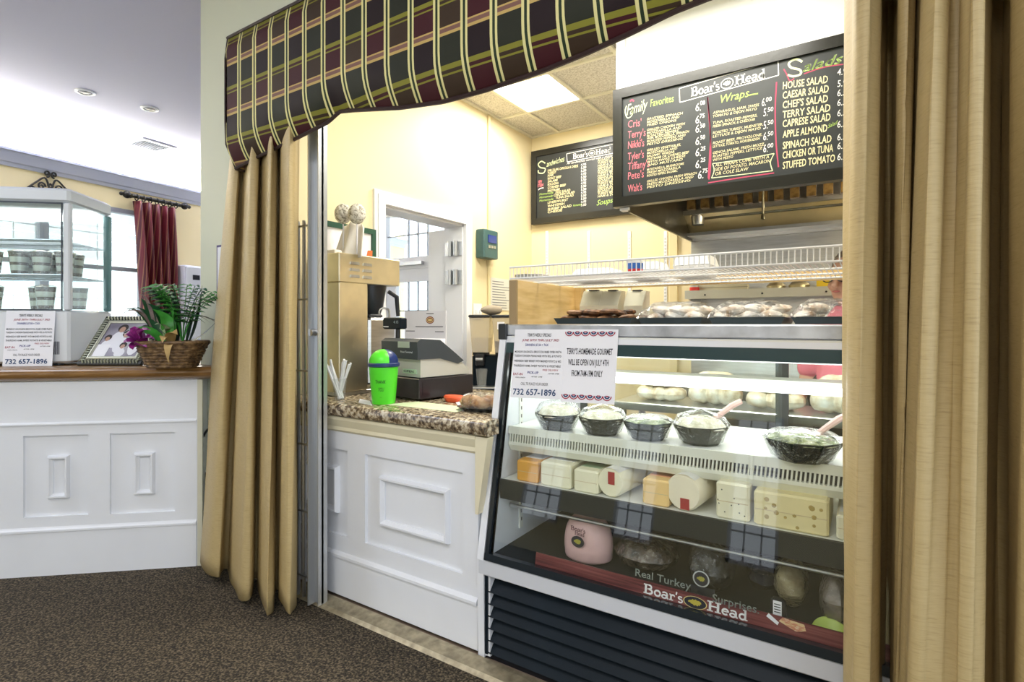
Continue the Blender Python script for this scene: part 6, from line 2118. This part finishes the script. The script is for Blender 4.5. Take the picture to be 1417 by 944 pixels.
# wraps
B_.t('Wraps', 122, 372, 300, 330, 50, CHG, .004, .25)
B_.l([(290, 325), (320, 318), (355, 312)], .006, CHG)
wr_ = [(('ASPARAGUS, HAM, SWISS', 'TOMATO & DIJON MAYO'), 440, 362), (('TUNA, ROASTED PEPPERS,', 'FRESH SPINACH, & CHEDDAR'), 503, 350), (('ROASTED TURKEY, MUENSTER,', 'LETTUCE & DIJON MAYO'), 565, 385), (('ROAST BEEF, PROVOLONE,', 'LETTUCE, TOMATO, HORSERADISH'), 628, 380), (('GENOA SALAMI, FRESH MOZZ,', 'ROASTED PEPPERS, LETTUCE', 'WITH PESTO'), 690, 396)]
for ls, y, x1 in wr_:
    for i, s_ in enumerate(ls):
        xe = x1 - (0 if i == 0 else 14) if i < 2 else 200
        B_.t(s_, 74, y + i * 22, xe, y + i * 22 - (xe - 74) * .175, 16, CHC, .004)
for s_, c_, y in (('6.', '00', 392), ('5.', '50', 455), ('5.', '50', 535), ('6.', '50', 605), ('6.', '00', 680)):
    x = 378 if y < 400 else 388
    B_.t(s_, x, y, x + 26, y - 5, 50, CHW, .0, .1); B_.t(c_, x + 26, y - 28, x + 62, y - 34, 28, CHW, .006, .1)
for i, s_ in enumerate(('ALL WRAPS COME WITH A', 'SIDE OF POTATO, MACARONI', 'OR COLE SLAW')):
    x1 = (424, 438, 296)[i]
    B_.t(s_, 88, 768 + i * 27, x1, 768 + i * 27 - (x1 - 88) * .16, 20, CHC, .004)
B_.l([(72, 748), (260, 722), (455, 685)], .004, CHPALE); B_.l([(455, 685), (432, 740), (445, 792)], .004, CHPALE); B_.l([(445, 792), (260, 815), (66, 838)], .004, CHPALE); B_.l([(66, 838), (82, 790), (72, 748)], .004, CHPALE)
B_.l([(470, 240), (462, 400), (466, 600), (482, 770)], .006, CHWINE); B_.l([(45, 868), (250, 835), (455, 806)], .006, CHWINE); B_.l([(40, 335), (58, 560), (45, 840)], .005, CHWINE)
# salads
B_.l([(630, 115), (590, 98), (548, 122), (560, 150), (615, 165), (618, 192), (575, 205), (538, 196)], .010, CHPALE, 8)
B_.t('alads', 636, 178, 880, 122, 62, CHG, .0, .35); B_.t('alads', 640, 174, 884, 118, 60, CHPALE, -.008, .35)
B_.l([(515, 160), (535, 195), (552, 232), (580, 218)], .005, CHWINE); B_.l([(640, 190), (760, 150), (885, 130)], .005, CHWINE)
for s_, x1, y in (('HOUSE SALAD', 790, 285), ('CAESAR SALAD', 795, 345), ('CHEF\'S SALAD', 790, 405), ('TERRY SALAD', 805, 465), ('CAPRESE SALAD', 806, 522), ('APPLE ALMOND', 786, 588), ('SPINACH SALAD', 812, 658), ('CHICKEN OR TUNA', 822, 718), ('STUFFED TOMATO', 834, 782)):
    B_.t(s_, 508, y, x1, y - (x1 - 508) * .145, 44, CHC, .016, .08)
B_.t('Salad', 790, 528, 850, 500, 24, CHG, .0, .3)
for s_, y in (('4.95', 200), ('5.95', 272), ('6.50', 330), ('6.50', 390), ('6.50', 455), ('6.50', 525), ('6.50', 605), ('6.25', 660), ('6.25', 728)):
    B_.t(s_, 848, y, 930, y - 12, 42, CHW, .006, .1)
A_.done(); B_.done()
build(MB().box(bx0_ + .02, bx0_ + .07, YB + .05, YB + .10, e1_.z - .012, e1_.z + .03), 'bracket', TRIMW, MB1, world=True)

Y2 = 4.11
f0, f1_ = PY(735, 210, Y2), PY(735, 311, Y2)
MB2 = board('menu_board', 'dark chalk sandwich menu board on the far yellow wall', Y2, f0.x, f0.x + 1.28, f1_.z, f0.z, .05)
zC = lambda x, y: (730 + x / 6.746, 180 + y / 6.746)
K2 = Chalk(MB2, Y2 + .0112, zC)
K2.logo(424, 272, 782, 205, 50)
for p, q in (((365, 222), (370, 298)), ((365, 222), (860, 120)), ((370, 298), (862, 205))): K2.l([p, q], .006, CHW)
K2.l([(165, 310), (130, 292), (100, 320), (120, 350), (165, 360), (150, 400), (105, 400), (100, 375)], .010, CHPALE, 7)
K2.t('andwiches', 178, 345, 345, 290, 52, CHPALE, .0, .3)
for s_, x1, y in (('HAM, SALAMI, CAPICOLLA & CHEESE', 472, 390), ('TURKEY', 270, 415), ('HAM', 240, 437), ('ROAST BEEF', 315, 465), ('SALAMI', 280, 492), ('BOLOGNA', 290, 520), ('CORNED BEEF', 358, 550), ('PASTRAMI', 300, 580), ('EGG SALAD', 400, 592), ('CHICKEN SALAD', 440, 620), ('TUNA SALAD', 430, 645), ('LIVERWURST', 380, 690), ('WHITEFISH', 345, 722), ('SHRIMP SALAD', 410, 752), ('CHEESE', 325, 778)):
    x0 = 262 if s_ in ('EGG SALAD', 'TUNA SALAD') else (245 if s_ == 'CHICKEN SALAD' else 188)
    K2.t(s_, x0, y, x1, y - (x1 - x0) * .16, 22, CHC, .012, .1)
for x1, y in ((240, 610), (235, 640), (240, 670)): K2.t('Homemade', 110, y, x1, y - 18, 20, CHG, .0, .3)
K2.t('Homemade', 425, 715, 512, 700, 20, CHG, .0, .3)
for k in range(14): K2.t('5.50' if k % 3 else '4.95', 498, 335 + k * 29, 548, 328 + k * 29, 22, CHW, .012, .1)
K2.t('All sandwiches served with a pickle', 365, 322, 790, 248, 20, CHW, .0, .3)
for k in range(15): K2.t(('ROAST BEEF', 'TURKEY BREAST', 'HAM & SWISS', 'GENOA SALAMI')[k % 4], 655, 295 + k * 24, 860, 262 + k * 24, 21, CHC, .012, .1)
K2.t('Soups', 645, 705, 800, 675, 50, CHG, .0, .35)
K2.t('NEW', 100, 500, 135, 495, 30, CHP, .02, .1); K2.t('ITEM', 95, 535, 148, 525, 28, CHP, .02, .1); K2.l([(100, 560), (120, 545), (150, 540)], .008, CHW)
K2.done()

# ---- cooking hood
HX0, HX1 = -1.10, 1.18
HZ0 = PY(960, 335, 4.17).z
HD = thing('cooking_hood', 'large stainless steel cooking hood behind the menu board', 'hood', (.04, 3.5, HZ0))
DST = mat('dark_hood_steel', (.16, .15, .11), .3, .9, var=.2, vscale=5)  # darker metal for the hood's sides, top and pipes


def hb(mb, n, m, sm=False): return build(mb, n, m, HD, smooth=sm, world=True)


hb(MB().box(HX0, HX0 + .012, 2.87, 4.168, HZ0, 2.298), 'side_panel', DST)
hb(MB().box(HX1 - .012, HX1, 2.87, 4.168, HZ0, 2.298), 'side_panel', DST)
hb(MB().box(HX0 + .012, HX1 - .012, 2.87, 2.882, 2.03, 2.298), 'front_panel', STEEL)
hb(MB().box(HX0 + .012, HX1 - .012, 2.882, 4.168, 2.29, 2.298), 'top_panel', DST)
hb(MB().box(HX0 + .012, HX1 - .012, 4.150, 4.168, HZ0, 2.29), 'back_panel', STEEL)
hb(MB().slab((HX0 + .012, 4.08, HZ0 + .05), (HX1 - .012, 4.08, HZ0 + .05), (HX1 - .012, 3.92, HZ0 + .165), (HX0 + .012, 3.92, HZ0 + .165), .006), 'inner_slope', BSTEEL)
hb(MB().box(HX0 + .012, HX1 - .012, 4.0, 4.15, HZ0 + .02, HZ0 + .042), 'grease_trough', STEEL)
hb(MB().box(HX0 + .012, HX1 - .012, 3.90, 3.925, HZ0 + .155, HZ0 + .185), 'filter_rail', STEEL)
fm = ramp_mat('brown_baffle', [(.3, (.05, .025, .008)), (.6, (.32, .20, .07))], scale=20, rough=.35, metal=.6)
bf = None
for k in range(24):
    x = HX0 + .05 + k * .092
    if bf is None:
        bf = hb(MB().box(x, x + .052, 3.86, 3.90, HZ0 + .185, 2.285), 'filter_baffle', fm); xb0 = x
    else:
        clone(bf, HD, (x - xb0, 0, 0))
hl2 = bpy.data.lights.new('hood_fill_light', 'POINT'); hl2.energy = 22; hl2.color = (1, .86, .6); hl2.shadow_soft_size = .06  # fill light added inside the hood, out of view, to brighten its steel
hlo = bpy.data.objects.new('hood_fill_light', hl2); hlo.location = (.35, 3.45, 2.2); C.objects.link(hlo)
gcp = PY(965, 302, 3.95)
hb(MB().lathe([(.0, -.05), (.04, -.045), (.05, .02), (.045, .045), (0, .05)], (gcp.x, 3.97, gcp.z), 14), 'hood_lamp', ALU, True)
hb(MB().tube([(gcp.x + .04, 3.97, gcp.z), (HX1 - .05, 3.97, gcp.z)], .012, 8), 'fire_pipe', DST, True)
dp = PY(1056, 300, 3.8)
hb(MB().tube([(dp.x, 3.8, dp.z), (dp.x, 3.8, 2.29)], .008, 8).lathe([(.0, -.02), (.014, -.015), (.012, .01), (.006, .02)], (dp.x, 3.8, dp.z), 10), 'sprinkler', DST, True)
tag(build(MB().box(HX0, 1.18, 4.155, 4.169, .9, HZ0 - .002), 'steel_splashback', STEEL), 'stainless splashback sheet on the wall under the hood', 'splashback')

# ---- shelf standards on the back wall
for px in (757, 815, 871, 921):
    a = PY(px, 320, 4.165)
    sname = {757: 'leftmost', 815: 'second from left', 871: 'third from left', 921: 'nearest the hood'}[px]
    st_ = thing('shelf_standard', 'slotted white shelf standard on the yellow back wall, ' + sname, 'shelf standard', (a.x, 4.16, 1.25), 0, 'slotted standards on the back wall')
    build(MB().box(-.012, .012, .0, .009, 0, a.z - 1.25), 'strip', TRIMW, st_)
    hs = MB()
    for k in range(int((a.z - 1.3) / .026)):
        for x in (-.005, .003): hs.box(x, x + .002, -.0008, .0005, .02 + k * .026, .034 + k * .026)
    o_ = build(hs, 'slots', mat('slot_dark', (.03, .03, .03), .6), st_); o_['kind'] = 'stuff'
struct(build(MB().box(PY(928, 350, 4.16).x, PY(938, 350, 4.16).x, 4.14, 4.17, 0, 2.4), 'trim_5', mat('cream_conduit', (.80, .68, .40), .5)), 'cream painted pipe on the back wall beside the hood')

# ---- griddle line under the hood with steel overshelf
GXL = PY(952, 420, 3.75).x
GR = thing('griddle_station', 'stainless cooking station with back panel and overshelf under the hood', 'griddle', (.0, 3.8, 0))


def gbx(mb, n, m, sm=False): return build(mb, n, m, GR, smooth=sm, world=True)


gbx(MB().bbox(GXL, 1.1, 3.55, 4.12, .15, .95, .005), 'body', STEEL)
for x in (GXL + .05, 1.05):
    for y in (3.6, 4.07): gbx(MB().tube([(x, y, 0), (x, y, .15)], .025, 10), 'foot', ALU, True)
gbx(MB().box(GXL, 1.1, 4.10, 4.12, .95, 1.52), 'back_panel', STEEL)
zo = PY(948, 405, 3.75).z
gbx(MB().box(GXL - .02, 1.1, 3.75, 4.12, zo - .006, zo).box(GXL - .02, 1.1, 3.744, 3.75, zo - .045, zo + .012), 'overshelf', mat('pale_steel_shelf', (.62, .62, .54), .35, .5))
gbx(MB().prism([(3.76, zo - .006), (4.10, zo - .006), (4.10, zo - .26)], 'x', GXL - .012, GXL), 'shelf_bracket', STEEL)
for x in (-.9, -.55, -.2):
    gbx(MB().tube([(x, 3.743, zo - .02), (x, 3.74, zo - .02)], .006, 8), 'bolt', BLACKP)
x = PY(961, 398, 3.85).x
tn = thing('tin_can', 'small tin with a red label on the steel overshelf', 'tin', (x, 3.85, zo))
build(MB().lathe([(.032, 0), (.032, .075), (.028, .078), (0, .078)], n=16), 'can', ALU, tn, smooth=True)
build(MB().lathe([(.0325, .005), (.0325, .04)], n=16), 'label', mat('red_label', (.6, .03, .03), .5), tn, smooth=True)
for (px, r_, lab) in ((1074, .056, 'shallow steel pan on the overshelf, left of two'), (1106, .060, 'domed steel pan lid on the overshelf, right of two')):
    x = PY(px, 392, 3.92).x
    pnn = thing('steel_pan', lab, 'pan', (x, 3.92, zo))
    build(MB().lathe([(r_ * .8, 0), (r_, .03), (r_ * 1.03, .034), (r_ * .7, .055), (0, .062)], n=20), 'pan', BSTEEL, pnn, smooth=True)
    build(MB().tube([(-.02, 0, .058), (-.015, 0, .078), (.015, 0, .078), (.02, 0, .058)], .005, 6), 'knob', BLACKP, pnn, smooth=True)
x = PY(1143, 387, 3.9).x
YBX = thing('yellow_box', 'yellow cardboard box on the steel overshelf near the right curtain', 'box', (x, 3.92, zo))
build(MB().bbox(-.05, .05, -.05, .05, 0, .11, .002), 'box', mat('yellow_card', (.70, .50, .03), .5), YBX)
build(MB().box(-.051, .051, -.051, .051, .085, .086), 'lid_seam', INK, YBX)
x = PY(1000, 397, 3.9).x
SBX = thing('foil_box', 'long pale wrap box lying on the steel overshelf beside the tin', 'box', (x, 3.92, zo))
build(MB().bbox(-.16, .16, -.03, .03, 0, .055, .002), 'box', mat('cream_card', (.60, .56, .42), .6), SBX)
build(MB().box(-.161, .161, -.031, -.0295, .035, .037), 'tear_strip', INK, SBX)

# ---- prep table behind the case with wrapped bread
PTB = thing('prep_table', 'steel prep table behind the deli case', 'table', (-.3, 2.86, 0))
build(MB().bbox(-1.1, .9, 2.66, 3.02, .86, .90, .004), 'table_top', STEEL, PTB, world=True)
for x in (-1.06, .86):
    for y in (2.69, 2.98): build(MB().tube([(x, y, 0), (x, y, .86)], .02, 8), 'leg', ALU, PTB, smooth=True, world=True)
WRAPB = ramp_mat('wrapped_rolls', [(.3, (.42, .30, .16)), (.5, (.70, .62, .48)), (.7, (.84, .82, .76))], scale=20, rough=.35, bump=.6, bscale=30)
for k, (x, w_, h) in enumerate(((-.90, .062, .12), (-.63, .062, .16), (-.36, .062, .13), (-.09, .062, .17), (.18, .062, .14))):
    wbn = thing('wrapped_bread', 'film-wrapped pile of rolls behind the case, number %s from the left' % ('first', 'second', 'third', 'fourth', 'fifth')[k], 'bread', (x, 2.82, .901), 0, 'wrapped bread on the prep table')
    wbn['label'] = 'film-wrapped rolls seen through the case back, %s from the left' % ('first', 'second', 'third', 'fourth', 'fifth')[k]
    for j in range(3):
        build(MB().ball((-w_ + w_ * j, 0, h * .32), .07, 12, 8, (.95, 1.2, h / .22), lambda d: 1 + .06 * math.sin(7 * d.x + j)), 'roll', WRAPB, wbn, smooth=True)
        build(MB().ball((-w_ * .6 + w_ * .62 * j, 0.01, h * .78), .06, 12, 8, (.95, 1.1, h / .26)), 'roll', WRAPB, wbn, smooth=True)

# ---- person behind the case, mostly hidden by the right curtain
hx, hy = PY(1173, 390, 3.2).x, 3.2
PS = thing('person', 'person in a pink shirt and dark glasses standing behind the case', 'person', (hx, hy, 0), R(-30))
SKIN = mat('skin', (.62, .36, .27), .5, var=.06, vscale=20)
bdy = MB()


def caps(p, q, r0, r1, n=14):
    p, q = Vector(p), Vector(q)
    pts, rs = [], []
    for i in range(7):
        t = i / 6
        pts.append(p.lerp(q, t)); rs.append(r0 + (r1 - r0) * t)
    bdy.tube(pts, rs, n); bdy.ball(p, r0, n, 8); bdy.ball(q, r1, n, 8)


ZE = PY(1168, 386, 3.2).z            # eye height
hc_ = Vector((0, 0, ZE))
bdy.ball(hc_ + Vector((0, .02, .02)), .098, 20, 14, (.80, .98, 1.16))
bdy.ball(hc_ + Vector((0, -.035, -.06)), .062, 16, 10, (.88, .8, 1.0))
bdy.ball(hc_ + Vector((0, -.055, -.098)), .03, 10, 8, (1.1, .8, .8))
caps(hc_ + Vector((0, -.088, .0)), hc_ + Vector((0, -.108, -.036)), .009, .016, 10)
for s_ in (-1, 1):
    bdy.ball(hc_ + Vector((s_ * .036, -.06, -.035)), .026, 10, 8)
    bdy.ball(hc_ + Vector((s_ * .079, .015, -.015)), .026, 10, 8, (.35, .7, 1.2))
    bdy.ball(hc_ + Vector((s_ * .035, -.072, .022)), .018, 10, 6, (1.3, .6, .5))
bdy.ball(hc_ + Vector((0, -.082, -.066)), .016, 10, 8, (1.5, .6, .6))
caps(hc_ + Vector((0, .02, -.08)), hc_ + Vector((0, .03, -.20)), .052, .060)
zs = ZE - .24
caps((0, .03, zs + .02), (0, .03, zs - .22), .10, .13); caps((0, .03, zs - .2), (0, .02, .92), .135, .14)
caps((-.06, .02, .95), (.06, .02, .95), .13, .13)
for s_ in (-1, 1):
    caps((s_ * .05, .03, zs - .01), (s_ * .165, .03, zs - .045), .07, .062)
    caps((s_ * .175, .03, zs - .05), (s_ * .215, .0, zs - .30), .055, .044)
    caps((s_ * .215, .0, zs - .30), (s_ * .13, -.20, zs - .36), .042, .030)
    hb0 = Vector((s_ * .12, -.24, zs - .37))
    bdy.ball(hb0, .04, 12, 8, (.9, 1.1, .5))
    for k in range(4):
        o0 = hb0 + Vector((s_ * (.028 - .018 * k), -.03, 0))
        caps(o0, o0 + Vector((0, -.035, .004)), .009, .0085, 8); caps(o0 + Vector((0, -.035, .004)), o0 + Vector((0, -.062 + .006 * abs(k - 1.5), -.014)), .0085, .007, 8)
    caps(hb0 + Vector((-s_ * .03, .0, .0)), hb0 + Vector((-s_ * .055, -.04, -.008)), .011, .009, 8)
    caps((s_ * .08, .02, .92), (s_ * .09, .0, .50), .088, .058); caps((s_ * .09, .0, .50), (s_ * .095, .03, .10), .056, .040)
    caps((s_ * .095, .04, .045), (s_ * .10, -.13, .03), .042, .030)
bo = build(bdy, 'body', SKIN, PS, normals=False)
rm = bo.modifiers.new('remesh', 'REMESH'); rm.mode = 'VOXEL'; rm.voxel_size = .007; rm.use_smooth_shade = True
sm_ = bo.modifiers.new('smooth', 'SMOOTH'); sm_.factor = .5; sm_.iterations = 4


def garment(name, m, parts, vs=.011):
    global bdy
    keep = bdy; bdy = MB()
    for p in parts:
        if p[0] == 'c': caps(*p[1:])
    o_ = build(bdy, name, m, PS, normals=False)
    bdy = keep
    r_ = o_.modifiers.new('remesh', 'REMESH'); r_.mode = 'VOXEL'; r_.voxel_size = vs; r_.use_smooth_shade = True
    s2_ = o_.modifiers.new('smooth', 'SMOOTH'); s2_.factor = .5; s2_.iterations = 3
    return o_


PINK = mat('pink_shirt', (.80, .20, .30), .75, bump=.3, bscale=14)
garment('shirt', PINK, [('c', (0, .03, zs + .02), (0, .03, zs - .22), .112, .145), ('c', (0, .03, zs - .2), (0, .02, .92), .15, .158)] + [q for s_ in (-1, 1) for q in (('c', (s_ * .05, .03, zs - .005), (s_ * .165, .03, zs - .04), .082, .076), ('c', (s_ * .175, .03, zs - .05), (s_ * .205, .008, zs - .22), .068, .064))])
garment('trousers', mat('dark_trousers', (.03, .03, .045), .8), [('c', (-.06, .02, .93), (.06, .02, .93), .146, .146)] + [q for s_ in (-1, 1) for q in (('c', (s_ * .08, .02, .92), (s_ * .09, .0, .50), .102, .074), ('c', (s_ * .09, .0, .50), (s_ * .095, .03, .09), .072, .060))])
for s_ in (-1, 1):
    build(MB().ball((s_ * .098, -.04, .045), .05, 14, 8, (.95, 2.3, .85)), 'shoe', BLACKP, PS, smooth=True)
hair = MB()
hair.ball(hc_ + Vector((0, .035, .035)), .108, 22, 14, (.86, .96, 1.12), lambda d: 1 + .02 * math.sin(20 * d.x) - (.35 if (d.y < -.35 and d.z < .55) else 0))
build(hair, 'hair', mat('greying_hair', (.20, .16, .13), .6, var=.3, vscale=40, stretch=(1, 1, 4)), PS, smooth=True)
for s_ in (-1, 1):
    build(MB().ball(hc_ + Vector((s_ * .034, -.078, .0)), .012, 12, 8), 'eye', mat('eye_white', (.8, .78, .75), .2), PS, smooth=True)
    build(MB().ball(hc_ + Vector((s_ * .034, -.0875, .0)), .0055, 8, 6), 'iris', mat('dark_iris', (.05, .03, .02), .2), PS, smooth=True)
    pts = [hc_ + Vector((s_ * .036 + .027 * math.cos(2 * PI * i / 18), -.102, .019 * math.sin(2 * PI * i / 18))) for i in range(18)]
    build(MB().tube(pts, .0028, 6, closed=True), 'glasses_rim', BLACKP, PS, smooth=True)
    build(MB().tube([hc_ + Vector((s_ * .062, -.10, .004)), hc_ + Vector((s_ * .082, -.02, .006)), hc_ + Vector((s_ * .084, .03, -.01))], .002, 6), 'glasses_temple', BLACKP, PS, smooth=True)
build(MB().tube([hc_ + Vector((-.011, -.104, .004)), hc_ + Vector((0, -.108, .008)), hc_ + Vector((.011, -.104, .004))], .0024, 6), 'glasses_bridge', BLACKP, PS, smooth=True)
build(MB().ball(hc_ + Vector((0, -.0935, -.066)), .012, 10, 6, (1.7, .35, .5)), 'lips', mat('lips', (.45, .14, .13), .45), PS, smooth=True)
